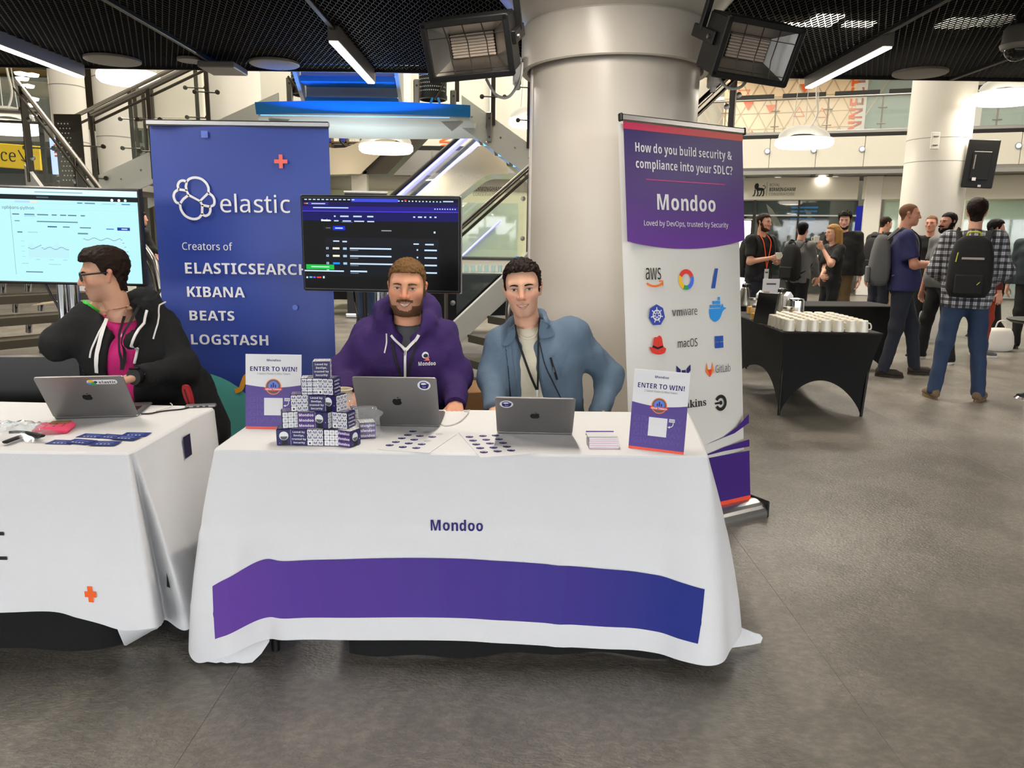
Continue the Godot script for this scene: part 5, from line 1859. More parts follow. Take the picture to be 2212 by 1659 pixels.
	cc.flat(ring2(0.187,0.613,0.011,0.011,14),z)
	cc.flat(rect2(0.145,0.608,0.178,0.618),z)
	part("logo",cc.done(),M["ink black"],m)


# ---------------------------------------------------------------- screens on stands
func screen_stand(t: Node3D,w: float,h: float,drop: float) -> void:
	for s in [-0.025,0.025]:
		part("pole",tubem([Vector3(s,-h / 2 + 0.05,-0.07),Vector3(s,-drop,-0.07)],0.024,12),M["chrome"],t)
	part("base",boxm(Vector3(0.36,0.03,0.26),Vector3(0,-drop + 0.015,-0.05),0.01),M["black metal"],t)
	part("wall_plate",boxm(Vector3(0.4,0.2,0.03),Vector3(0,-0.05,-0.05),0.004),M["black metal"],t)


func bars(w: float,h: float,size: Vector2i,back: Color,items: Array) -> StandardMaterial3D:
	var im := Image.create(size.x,size.y,false,Image.FORMAT_RGB8)
	im.fill(back)
	for q in items:
		im.fill_rect(Rect2i(int(q[0] * size.x),int(q[1] * size.y),maxi(1,int(q[2] * size.x)),maxi(1,int(q[3] * size.y))),q[4])
	var m := StandardMaterial3D.new()
	m.albedo_color = Color(0.01,0.01,0.01)
	m.roughness = 0.3
	m.metallic_specular = 0.22
	m.emission_enabled = true
	m.emission = Color.WHITE
	m.emission_operator = BaseMaterial3D.EMISSION_OP_MULTIPLY
	m.emission_texture = ImageTexture.create_from_image(im)
	return m


func build_screens() -> void:
	# the dark dashboard in the middle
	var w := 0.775
	var h := 0.452
	var t := thing("display_screen","large dark dashboard screen on a chrome stand behind the man in the purple hoodie","screen",Vector3(-0.638,1.383,-3.70))
	t.rotation = Vector3(0.0,-0.10,0.0)
	var mb := MB.new()
	mb.box(Vector3(w,h,0.035),Vector3(0,0,-0.02),0.006)
	part("casing",mb.done(),M["black plastic"],t)
	part("silver_edge",boxm(Vector3(w + 0.006,h + 0.006,0.012),Vector3(0,0,-0.026),0.002),M["aluminium"],t)
	var W := Color(0.75,0.85,0.95)
	var items := [[0.0,0.0,1.0,0.035,Color(0.02,0.02,0.10)],[0.32,0.005,0.30,0.045,Color(0.22,0.28,0.80)],[0.0,0.04,1.0,0.05,Color(0.06,0.04,0.28)],[0.04,0.045,0.13,0.035,Color(0.16,0.13,0.52)],[0.0,0.09,1.0,0.052,Color(0.13,0.08,0.50)],[0.0,0.142,1.0,0.006,Color(0.36,0.30,0.95)],[0.0,0.148,1.0,0.10,Color(0.05,0.035,0.34)],[0.0,0.25,1.0,0.58,Color(0.016,0.018,0.022)]]
	items.append_array([[0.14,0.43,0.74,0.40,Color(0.035,0.042,0.075)],[0.14,0.43,0.74,0.085,Color(0.055,0.062,0.095)],[0.0,0.83,0.55,0.035,Color(0.02,0.03,0.05)]])
	for i in 4:
		var y := 0.54 + 0.083 * i
		items.append([0.14,y + 0.06,0.74,0.002,Color(0.09,0.10,0.14)])
		items.append([0.148,y,0.016,0.024,W])
		items.append([0.152,y + 0.006,0.008,0.012,Color(0.05,0.05,0.08)])
		items.append([0.303,y + 0.002 + 0.002 * i,[0.27,0.27,0.38,0.11][i],0.018,W])
		items.append([0.303,y + 0.028 + 0.002 * i,0.055,0.008,Color(0.45,0.5,0.55)])
		if i < 3:
			items.append([0.19,y + 0.002,0.045,0.022,[Color(0.95,0.93,0.80),Color(0.95,0.93,0.80),Color(0.05,0.55,0.95)][i]])
			items.append([0.258,y,0.025,0.026,Color(0.6,0.75,0.85)])
		items.append([0.735,y + 0.008,0.01,0.018,W])
		items.append([0.785,y + 0.010,0.08,0.018,W])
	items.append_array([[0.195,0.465,0.04,0.015,W],[0.255,0.468,0.03,0.016,W],[0.715,0.485,0.035,0.015,W],[0.79,0.488,0.055,0.016,W]])
	items.append_array([[0.135,0.31,0.05,0.04,Color(0.07,0.07,0.09)],[0.195,0.305,0.08,0.046,Color(0.05,0.16,0.80)],[0.21,0.322,0.05,0.013,W],[0.15,0.322,0.03,0.01,Color(0.4,0.4,0.45)],[0.51,0.345,0.065,0.012,Color(0.6,0.6,0.62)],[0.845,0.352,0.012,0.022,W]])
	for q in [[0.135,0.05],[0.205,0.03],[0.26,0.055],[0.335,0.065],[0.42,0.045]]:
		items.append([q[0],0.238 + q[0] * 0.02,q[1],0.014,W])
	items.append([0.25,0.262,0.075,0.004,Color(0.5,0.55,0.9)])
	for i in 12:
		items.append([0.015 + 0.028 * i,0.012,0.018,0.012,W])
	for i in 13:
		items.append([0.62 + 0.022 * i,0.02 + 0.0005 * i,0.01,0.014,W])
	items.append_array([[0.905,0.022,0.065,0.013,W],[0.07,0.10,0.23,0.012,W],[0.66,0.012,0.014,0.016,Color(0.9,0.1,0.15)],[0.06,0.058,0.09,0.010,W],[0.012,0.055,0.008,0.014,Color(0.9,0.2,0.2)],[0.021,0.055,0.008,0.014,Color(0.9,0.5,0.4)],[0.03,0.055,0.008,0.014,Color(0.7,0.8,0.9)]])
	for i in 9:
		items.append([0.85 + 0.016 * i,0.105,0.008,0.012,W])
	for q in [[0.205,0.012],[0.245,0.055],[0.33,0.055],[0.42,0.04],[0.715,0.014],[0.745,0.027],[0.785,0.014],[0.82,0.013],[0.85,0.014]]:
		items.append([q[0],0.19,q[1],0.016,W])
	items.append_array([[0.012,0.735,0.185,0.055,Color(0.03,0.72,0.25)],[0.045,0.755,0.12,0.012,Color(0.75,0.95,0.8)],[0.0,0.798,0.26,0.016,W],[0.01,0.872,0.012,0.02,W],[0.03,0.87,0.02,0.018,Color(0.3,0.7,0.95)],[0.055,0.87,0.018,0.018,Color(0.5,0.3,0.9)],[0.08,0.87,0.03,0.018,Color(0.9,0.2,0.3)],[0.12,0.865,0.012,0.026,W]])
	part("screen_panel",MB.new().flat(rect2(0,0,0.001,0.001)).done() if false else panel_mesh(w - 0.022,h - 0.026,0.0),bars(w,h,Vector2i(1200,700),Color(0.004,0.004,0.006),items),t,Transform3D(Basis(),Vector3(0,0,0.0005)))
	word(t,glow("screen text",Color(0.9,0.93,1.0),1.0),"Mondoo",-0.285,0.105,0.042,0.010,0.0015,true,"screen_wordmark")
	screen_stand(t,w,h,1.38)
	# the pale dashboard at the left
	w = 0.75
	h = 0.425
	var l := thing("display_screen","large pale dashboard screen with opbeans-python charts at the left edge","screen",Vector3(-2.02,1.402,-3.42))
	l.rotation = Vector3(0,0.05,-0.012)
	part("casing",boxm(Vector3(w,h,0.035),Vector3(0,0,-0.02),0.006),M["black plastic"],l)
	var K := Color(0.36,0.50,0.56)
	var P := Color(0.62,0.82,0.86)
	items = [[0.0,0.0,1.0,0.06,Color(0.86,0.95,0.97)],[0.0,0.065,1.0,0.052,Color(0.06,0.08,0.10)],[0.0,0.15,1.0,0.003,Color(0.7,0.85,0.88)],[0.0,0.215,1.0,0.0,P]]
	for q in [[0.4,0.028,0.28,0.011,Color(0.55,0.68,0.72)],[0.41,0.083,0.07,0.012,Color(0.35,0.40,0.43)],[0.28,0.13,0.09,0.02,Color(0.68,0.84,0.95)],[0.37,0.13,0.045,0.02,Color(0.94,0.88,0.80)],[0.645,0.135,0.03,0.012,K],[0.69,0.135,0.06,0.012,K],[0.79,0.137,0.08,0.010,P],[0.905,0.138,0.05,0.011,Color(0.2,0.45,0.85)]]:
		items.append(q)
	for q in [[0.26,0.04],[0.33,0.06],[0.405,0.065],[0.49,0.03],[0.54,0.035],[0.585,0.05],[0.66,0.025]]:
		items.append([q[0],0.268,q[1],0.014,K])
	items.append_array([[0.33,0.292,0.065,0.004,Color(0.2,0.45,0.8)],[0.40,0.342,0.24,0.012,K],[0.27,0.342,0.03,0.01,K],[0.46,0.395,0.055,0.014,Color(0.25,0.35,0.6)],[0.55,0.395,0.04,0.012,K],[0.65,0.398,0.065,0.012,K],[0.805,0.405,0.045,0.012,Color(0.3,0.5,0.8)],[0.87,0.39,0.075,0.035,Color(0.06,0.22,0.62)],[0.895,0.402,0.035,0.012,Color(0.8,0.9,1.0)],[0.28,0.46,0.03,0.014,K],[0.34,0.46,0.06,0.012,P],[0.635,0.46,0.06,0.016,K]])
	for i in 24:
		var g := 0.04 * exp(-pow((i - 1.5) / 1.2,2.0)) + 0.05 * exp(-pow((i - 16.5) / 1.8,2.0)) + 0.01
		items.append([0.335 + 0.010 * i,0.63 - g,0.0105,0.11 + g,Color(0.72,0.90,0.93)])
		items.append([0.335 + 0.010 * i,0.632 + 0.012 * sin(i * 0.9) - 0.03 * exp(-pow((i - 7.0) / 1.0,2.0)),0.0115,0.006,Color(0.38,0.56,0.62)])
	for i in 27:
		var yy := 0.52 + 0.012 * sin(i * 0.8)
		if i > 21:
			yy += pow((i - 21) * 0.06,1.5)
		items.append([0.665 + 0.010 * i,yy,0.0105,0.78 - yy,Color(0.74,0.92,0.95)])
		items.append([0.665 + 0.010 * i,yy,0.0115,0.006,Color(0.38,0.56,0.62)])
	for i in 4:
		items.append([0.295,0.56 + 0.055 * i,0.02,0.007,P])
		items.append([0.375 + 0.08 * i,0.755,0.025,0.009,P])
	items.append_array([[0.29,0.80,0.04,0.009,P],[0.45,0.805,0.07,0.009,P],[0.31,0.89,0.10,0.013,K],[0.25,0.18,0.002,0.75,K],[0.93,0.75,0.01,0.012,Color(0.3,0.6,0.8)]])
	var pale := bars(w,h,Vector2i(1200,680),Color(0.72,0.93,0.96),items)
	pale.emission_energy_multiplier = 0.95
	part("screen_panel",panel_mesh(w - 0.022,h - 0.024,0.0),pale,l,Transform3D(Basis(),Vector3(0,0,0.0005)))
	word(l,M["ink grey"],"opbeans-python",-0.215,0.108,0.135,0.018,0.0015,false,"screen_lettering")
	for q in [[0.255,0.160,"lamp dot white",Color(0.9,0.95,0.95)],[0.285,0.160,"lamp dot pink",Color(0.95,0.6,0.6)],[0.312,0.160,"lamp dot green",Color(0.1,0.8,0.45)]]:
		shape(l,glow(q[2],q[3],0.9),ring2(q[0],q[1],0.006,0.006,12),0.0012,"screen_dot")
	screen_stand(l,w,h,1.40)
	solid("screen_cable",tubem(smooth([Vector3(-2.145,1.188,-3.52),Vector3(-2.121,1.129,-3.52),Vector3(-2.093,1.066,-3.52),Vector3(-2.095,0.958,-3.52),Vector3(-2.095,0.784,-3.52),Vector3(-2.103,0.561,-3.52)],5),0.006,8),M["black plastic"],"black cable hanging below the pale dashboard screen","cable")
	solid("screen_cable",tubem(smooth([Vector3(-0.788,1.15,-3.8),Vector3(-0.773,1.085,-3.75),Vector3(-0.757,1.021,-3.72),Vector3(-0.77,0.952,-3.72),Vector3(-0.771,0.763,-3.75)],5),0.006,8),M["black plastic"],"black cable hanging under the dark dashboard screen left of its chrome pole","cable")


func panel_mesh(w: float,h: float,z: float) -> ArrayMesh:
	var mb := MB.new()
	mb.quad(Vector3(-w / 2,-h / 2,z),Vector3(w / 2,-h / 2,z),Vector3(w / 2,h / 2,z),Vector3(-w / 2,h / 2,z))
	return mb.done()



# ---------------------------------------------------------------- figures: smooth fields meshed as surface nets
class Field:
	var a := PackedVector3Array()
	var d := PackedVector3Array()
	var il := PackedFloat32Array()
	var ra := PackedFloat32Array()
	var dr := PackedFloat32Array()
	var k := 0.03
	var cuts := []
	var holes := []
	var noise: FastNoiseLite
	var amp := 0.0
	var stretch := Vector3.ONE

	func bone(p: Vector3,q: Vector3,r1: float,r2 := -1.0) -> void:
		a.append(p)
		var e := q - p
		d.append(e)
		il.append(1.0 / maxf(e.length_squared(),1e-8))
		ra.append(r1)
		dr.append((r2 if r2 >= 0.0 else r1) - r1)

	func cut(c: Vector3,n: Vector3,r: float) -> void:
		cuts.append([c,n.normalized(),r])

	func twin() -> Field:
		var f := Field.new()
		f.a = a.duplicate()
		f.d = d.duplicate()
		f.il = il.duplicate()
		f.ra = ra.duplicate()
		f.dr = dr.duplicate()
		f.k = k
		f.noise = noise
		f.amp = amp
		f.stretch = stretch
		return f

	func hole(p: Vector3,q: Vector3,r1: float,r2: float) -> void:
		holes.append([p,q - p,1.0 / maxf((q - p).length_squared(),1e-8),r1,r2 - r1])

	func at(p: Vector3) -> float:
		var res := 1e9
		var kk := k
		for i in a.size():
			var pa := p - a[i]
			var dd := d[i]
			var t := clampf(pa.dot(dd) * il[i],0.0,1.0)
			var s := (pa - dd * t).length() - ra[i] - dr[i] * t
			if s < res + kk:
				var h := maxf(kk - absf(res - s),0.0) / kk
				res = minf(res,s) - h * h * kk * 0.25
		if amp > 0.0 and res < 0.05:
			res += noise.get_noise_3dv(p * stretch) * amp
		for q in holes:
			var pa: Vector3 = p - q[0]
			var t := clampf(pa.dot(q[1]) * q[2],0.0,1.0)
			res = maxf(res,q[3] + q[4] * t - (pa - q[1] * t).length())
		for c in cuts:
			var o: Vector3 = p - c[0]
			if o.length_squared() < c[2] * c[2]:
				res = maxf(res,o.dot(c[1]))
		return res

	# an opening along points of the front,as deep as `deep` under the surface
	func open_front(o: Field,pts: Array,radii: Array,deep: float) -> void:
		for i in pts.size() - 1:
			var e := []
			for j in 2:
				var q: Vector2 = pts[i + j]
				var z := -2.7
				for n in 120:
					var v := o.at(Vector3(q.x,q.y,z))
					if v < 0.001:
						break
					z -= maxf(v * 0.6,0.001)
				e.append(Vector3(q.x,q.y,z + radii[i + j] - deep))
			hole(e[0],e[1],radii[i],radii[i + 1])

	func wrinkle(amp_: float,seed_: int,stretch_: Vector3,freq := 9.0) -> void:
		noise = FastNoiseLite.new()
		noise.seed = seed_
		noise.frequency = freq
		noise.fractal_octaves = 3
		amp = amp_
		stretch = stretch_


# meshes the zero surface of f.at() with one vertex per crossed cell; `seeds` are points inside
func nets(mb: MB,f,cell: float,seeds: Array,tint = null) -> void:
	var vals := {}
	var cells := {}
	var order: Array[Vector3i] = []
	var stack: Array[Vector3i] = []
	for s in seeds:
		for dir in [Vector3.RIGHT,Vector3.BACK,Vector3.UP,Vector3.LEFT]:
			var p: Vector3 = s
			for i in 200:
				if f.at(p) > 0.0:
					break
				p += dir * cell * 0.7
			var c := Vector3i((p / cell).floor())
			stack.append(c)
			stack.append(c - Vector3i(dir))
	var pos := PackedVector3Array()
	var cv := PackedFloat32Array()
	cv.resize(8)
	while stack.size():
		var c: Vector3i = stack.pop_back()
		if cells.has(c):
			continue
		var mask := 0
		for i in 8:
			var q := Vector3i(c.x + (i & 1),c.y + ((i >> 1) & 1),c.z + (i >> 2))
			var val
			if vals.has(q):
				val = vals[q]
			else:
				val = f.at(Vector3(q) * cell)
				vals[q] = val
			cv[i] = val
			if val < 0.0:
				mask |= 1 << i
		if mask == 0 or mask == 255:
			cells[c] = -1
			continue
		var sum := Vector3.ZERO
		var n := 0
		for e in 12:
			var i: int = EA[e]
			var j: int = EB[e]
			if (cv[i] < 0.0) != (cv[j] < 0.0):
				var t := cv[i] / (cv[i] - cv[j])
				sum += CORNER[i].lerp(CORNER[j],t)
				n += 1
		cells[c] = pos.size()
		order.append(c)
		pos.append((Vector3(c) + sum / n) * cell)
		for s in 6:
			var fm: int = FACE[s]
			var m := mask & fm
			if m != 0 and m != fm:
				var nc: Vector3i = c + STEP[s]
				if not cells.has(nc):
					stack.append(nc)
	var nrm := PackedVector3Array()
	nrm.resize(pos.size())
	var base := mb.v.size()
	for c in order:
		var v0: float = vals[c]
		for ax in 3:
			var e := c
			e[ax] += 1
			var v1: float = vals[e]
			if (v0 < 0.0) == (v1 < 0.0):
				continue
			var u := Vector3i.ZERO
			var w := Vector3i.ZERO
			u[(ax + 1) % 3] = 1
			w[(ax + 2) % 3] = 1
			var i0 = cells.get(c - u - w,-1)
			var i1 = cells.get(c - w,-1)
			var i2: int = cells[c]
			var i3 = cells.get(c - u,-1)
			if i0 < 0 or i1 < 0 or i3 < 0:
				continue
			var nn := (pos[i2] - pos[i0]).cross(pos[i3] - pos[i1])
			if v0 < 0.0:
				mb.ix.append_array([base + i0,base + i2,base + i1,base + i0,base + i3,base + i2])
			else:
				nn = -nn
				mb.ix.append_array([base + i0,base + i1,base + i2,base + i0,base + i2,base + i3])
			nrm[i0] += nn
			nrm[i1] += nn
			nrm[i2] += nn
			nrm[i3] += nn
	for i in pos.size():
		if tint != null:
			mb.col = tint.call(pos[i])
		mb.put(pos[i],nrm[i] if nrm[i].length_squared() > 0.0 else Vector3.UP)


const EA := [0,2,4,6,0,1,4,5,0,1,2,3]
const EB := [1,3,5,7,2,3,6,7,4,5,6,7]
const CORNER := [Vector3(0,0,0),Vector3(1,0,0),Vector3(0,1,0),Vector3(1,1,0),Vector3(0,0,1),Vector3(1,0,1),Vector3(0,1,1),Vector3(1,1,1)]
const FACE := [0x55,0xAA,0x33,0xCC,0x0F,0xF0]
const STEP := [Vector3i(-1,0,0),Vector3i(1,0,0),Vector3i(0,-1,0),Vector3i(0,1,0),Vector3i(0,0,-1),Vector3i(0,0,1)]


# a head in its own frame: x to the viewer's right when it faces the viewer,y up,z out of the face
class Head:
	var c := Vector3.ZERO
	var b := Basis()
	var inv := Basis()
	var s := 1.0
	var jaw := 1.0
	var smile := 0.0
	var open := 0.0
	var neck_end := Vector3(0,-0.2,-0.03)
	var neck_r := 0.056
	# hair
	var line := 0.078
	var nape := -0.07
	var burn := -0.01
	var t_top := 0.020
	var t_side := 0.008
	var rough := 0.004
	var curl := 60.0
	var sweep := 0.0
	var temple := 0.045
	var noise: FastNoiseLite

	func setup(at_: Vector3,basis_: Basis,size_ := 1.0) -> void:
		c = at_
		b = basis_.orthonormalized()
		inv = b.inverse()
		s = size_
		noise = FastNoiseLite.new()
		noise.seed = 11
		noise.fractal_octaves = 2
		noise.frequency = 1.0

	func loc(p: Vector3) -> Vector3:
		return inv * (p - c) / s

	func out(p: Vector3) -> Vector3:
		return c + b * (p * s)

	func ell(p: Vector3,o: Vector3,r: Vector3) -> float:
		var q := (p - o) / r
		var k0 := q.length()
		var k1 := (q / r).length()
		return k0 * (k0 - 1.0) / maxf(k1,1e-6)

	func cap(p: Vector3,a: Vector3,e: Vector3,r1: float,r2: float) -> float:
		var d := e - a
		var t := clampf((p - a).dot(d) / d.length_squared(),0.0,1.0)
		return (p - a - d * t).length() - lerpf(r1,r2,t)

	func un(x: float,y: float,k: float) -> float:
		var h := maxf(k - absf(x - y),0.0) / k
		return minf(x,y) - h * h * k * 0.25

	func sd(p: Vector3,ears := true) -> float:
		var q := Vector3(absf(p.x),p.y,p.z)
		var r := ell(q,Vector3(0,0.036,-0.012),Vector3(0.0725,0.080,0.094))
		if r > 0.12:
			return r - 0.06
		r = un(r,ell(q,Vector3(0,-0.022,0.028),Vector3(0.062 * jaw,0.076,0.058)),0.03)
		r = un(r,ell(q,Vector3(0,-0.068,0.024),Vector3(0.053 * jaw,0.046,0.056)),0.03)
		r = un(r,(q - Vector3(0.010,-0.094 - open,0.062)).length() - 0.0175,0.03)
		r = un(r,(q - Vector3(0.043,-0.020 + smile * 0.004,0.054)).length() - 0.021 - smile * 0.002,0.025)
		r = un(r,cap(q,Vector3(0.0,0.025,0.081),Vector3(0.046,0.025,0.062),0.0105,0.010),0.02)
		# eye hollows
		var e := (q - Vector3(0.0315,0.005,0.092)).length() - 0.0145
		var h := maxf(0.014 - absf(r + e),0.0) / 0.014
		r = maxf(r,-e) + h * h * 0.014 * 0.25
		# eyeball under the lids
		r = un(r,(q - Vector3(0.0315,0.0045,0.069)).length() - 0.0135,0.006)
		# nose
		r = un(r,cap(q,Vector3(0,0.018,0.083),Vector3(0,-0.028,0.106),0.0085,0.0115),0.014)
		r = un(r,(q - Vector3(0.0125,-0.032,0.093)).length() - 0.0088,0.008)
		# lips
		r = un(r,cap(q,Vector3(0,-0.0555,0.0875),Vector3(0.023 + smile * 0.004,-0.0585 + smile * 0.004,0.074),0.006,0.003),0.006)
		r = un(r,cap(q,Vector3(0,-0.0705 - open,0.0855),Vector3(0.020 + smile * 0.004,-0.064 + smile * 0.006 - open * 0.5,0.074),0.0065,0.003),0.006)
		# ear
		var ear := cap(q,Vector3(0.0745,0.018,-0.022),Vector3(0.0705,-0.026,-0.010),0.0125,0.008)
		ear = maxf(ear,0.012 - (q - Vector3(0.0875,0.005,-0.006)).length())
		if ears:
			r = un(r,ear,0.008)
		r = un(r,cap(p,Vector3(0,-0.045,-0.022),neck_end,0.052,neck_r),0.03)
		return r

	func at(p: Vector3) -> float:
		return sd(loc(p)) * s

	# the height under which there is no hair,by the angle round the head
	func hair_edge(p: Vector3) -> float:
		var a := rad_to_deg(absf(atan2(p.x,p.z + 0.01)))
		var xs := [0.0,30.0,48.0,62.0,74.0,86.0,100.0,122.0,140.0,180.0]
		var ys := [line,line - 0.002,line - 0.004,temple,burn + 0.012,burn,0.026,-0.02,nape + 0.01,nape]
		for i in 9:
			if a < xs[i + 1]:
				return lerpf(ys[i],ys[i + 1],(a - xs[i]) / (xs[i + 1] - xs[i]))
		return nape

	func hair(p: Vector3) -> float:
		var q := loc(p)
		var r := sd(q,false)
		if r > 0.06:
			return r * s
		var up := smoothstep(0.02,0.105,q.y)
		var t := lerpf(t_side,t_top,up)
		var n := noise.get_noise_3d(q.x * curl,q.y * curl,q.z * curl * 0.7)
		t += n * rough
		t += sweep * exp(-pow((q.z - 0.07) / 0.035,2.0)) * up
		return maxf(r - t,(hair_edge(q) + n * 0.006 - q.y) * 0.8) * s

	# the point of the face at (x,y) in head units
	func face(x: float,y: float,lift := 0.0) -> Vector3:
		var z := 0.15
		for i in 60:
			var v := sd(Vector3(x,y,z))
			if v < 0.0004:
				break
			z -= maxf(v * 0.6,0.0005)
		return out(Vector3(x,y,z + lift))


class HairField:
	var h: Head
	var extra: Field

	func at(p: Vector3) -> float:
		var r := h.hair(p)
		if extra:
			r = minf(r,extra.at(p))
		return r


class BeardField:
	var h: Head
	var t := 0.006
	var low := -0.118

	func at(p: Vector3) -> float:
		var q := h.loc(p)
		var r := h.sd(q)
		if r > 0.05:
			return r * h.s
		var ax := absf(q.x)
		var a := absf(atan2(q.x,q.z))
		# cheek line: from the sideburn down to the corner of the mouth
		var top := lerpf(-0.068,0.0,smoothstep(0.80,1.35,a))
		var reg := q.y - top
		# moustache
		reg = minf(reg,maxf(absf(q.y + 0.0455 + ax * 0.12) - 0.0065,ax - 0.034))
		# free: lips and what lies just below them
		var lip := Vector2(q.x / 0.031,(q.y + 0.070) / 0.020).length() - 1.0
		reg = maxf(reg,-lip * 0.012)
		reg = maxf(reg,low - q.y)
		reg = maxf(reg,-0.012 - q.z)
		var n := h.noise.get_noise_3d(q.x * 150.0,q.y * 110.0,q.z * 150.0)
		return maxf(r - t - n * 0.003,reg * 0.7 + n * 0.004) * h.s


var skin_mats := {}


func skin(key: String) -> StandardMaterial3D:
	if not skin_mats.has(key):
		var m := paint("skin " + key,Color.WHITE,0.52)
		m.vertex_color_use_as_albedo = true
		m.subsurf_scatter_enabled = true
		m.subsurf_scatter_strength = 0.06
		skin_mats[key] = m
	return skin_mats[key]


func hairmat(key: String,color: Color) -> StandardMaterial3D:
	if not M.has(key):
		var m := paint(key,color,0.55)
		m.normal_enabled = true
		m.normal_texture = M_tex("weave")
		m.normal_scale = 0.9
		m.metallic_specular = 0.25
		triplanar(m,3.0,false)
		m.uv1_scale = Vector3(9.0,2.0,9.0)
	return M[key]


# five-fingered hand added to a field; `dir` runs from wrist to knuckles,`palm` is the way the palm faces,side is +1 when the thumb lies along palm x dir
func hand(f: Field,wrist: Vector3,dir: Vector3,palm: Vector3,side: float,curl: float,size := 1.0,spread := 0.08,thumb_curl := 0.3) -> void:
	dir = dir.normalized()
	palm = (palm - dir * palm.dot(dir)).normalized()
	var lat := palm.cross(dir).normalized() * side
	var lens := [[0.043,0.026,0.021],[0.048,0.030,0.022],[0.045,0.028,0.022],[0.034,0.021,0.019]]
	for i in 4:
		var off := 0.029 - 0.0195 * i
		var k0 := wrist + dir * 0.012 * size + lat * off * 0.6 * size
		var k1: Vector3 = wrist + (dir * (0.088 - 0.004 * absf(i - 1.0)) + lat * off) * size
		f.bone(k0,k1,0.0145 * size,0.0105 * size)
		var ang := 0.15 + curl * 0.5
		var p := k1
		var fd := (dir + lat * spread * (1.0 - i * 0.66)).normalized()
		for j in 3:
			var v := (fd * cos(ang) + palm * sin(ang)).normalized()
			var q: Vector3 = p + v * lens[i][j] * size
			f.bone(p,q,(0.0092 - 0.0008 * j) * size,(0.0086 - 0.0010 * j) * size)
			p = q
			ang += curl * [0.75,0.55,0.0][j]
	var t0 := wrist + (dir * 0.022 + lat * 0.026 + palm * 0.008) * size
	var t1 := t0 + (dir * 0.030 + lat * 0.030 + palm * 0.016) * size
	var t2 := t1 + (dir * 0.030 + lat * (0.012 - 0.02 * thumb_curl) + palm * 0.024 * thumb_curl) * size
	var t3 := t2 + (dir * 0.024 - lat * 0.016 * thumb_curl + palm * 0.018 * thumb_curl) * size
	f.bone(t0,t1,0.0145 * size,0.0115 * size)
	f.bone(t1,t2,0.0108 * size,0.0096 * size)
	f.bone(t2,t3,0.0094 * size,0.0078 * size)
	f.bone(wrist - dir * 0.03 * size,wrist + dir * 0.02 * size,0.024 * size,0.022 * size)
	f.k = 0.007 * size


func elbow_of(sh: Vector3,wr: Vector3,l1: float,l2: float,pole: Vector3) -> Vector3:
	var d := wr - sh
	var n := clampf(d.length(),0.05,l1 + l2 - 0.002)
	var x := (n * n + l1 * l1 - l2 * l2) / (2.0 * n)
	var h := sqrt(maxf(l1 * l1 - x * x,0.0))
	var u := d.normalized()
	var p := (pole - u * pole.dot(u)).normalized()
	return sh + u * x + p * h


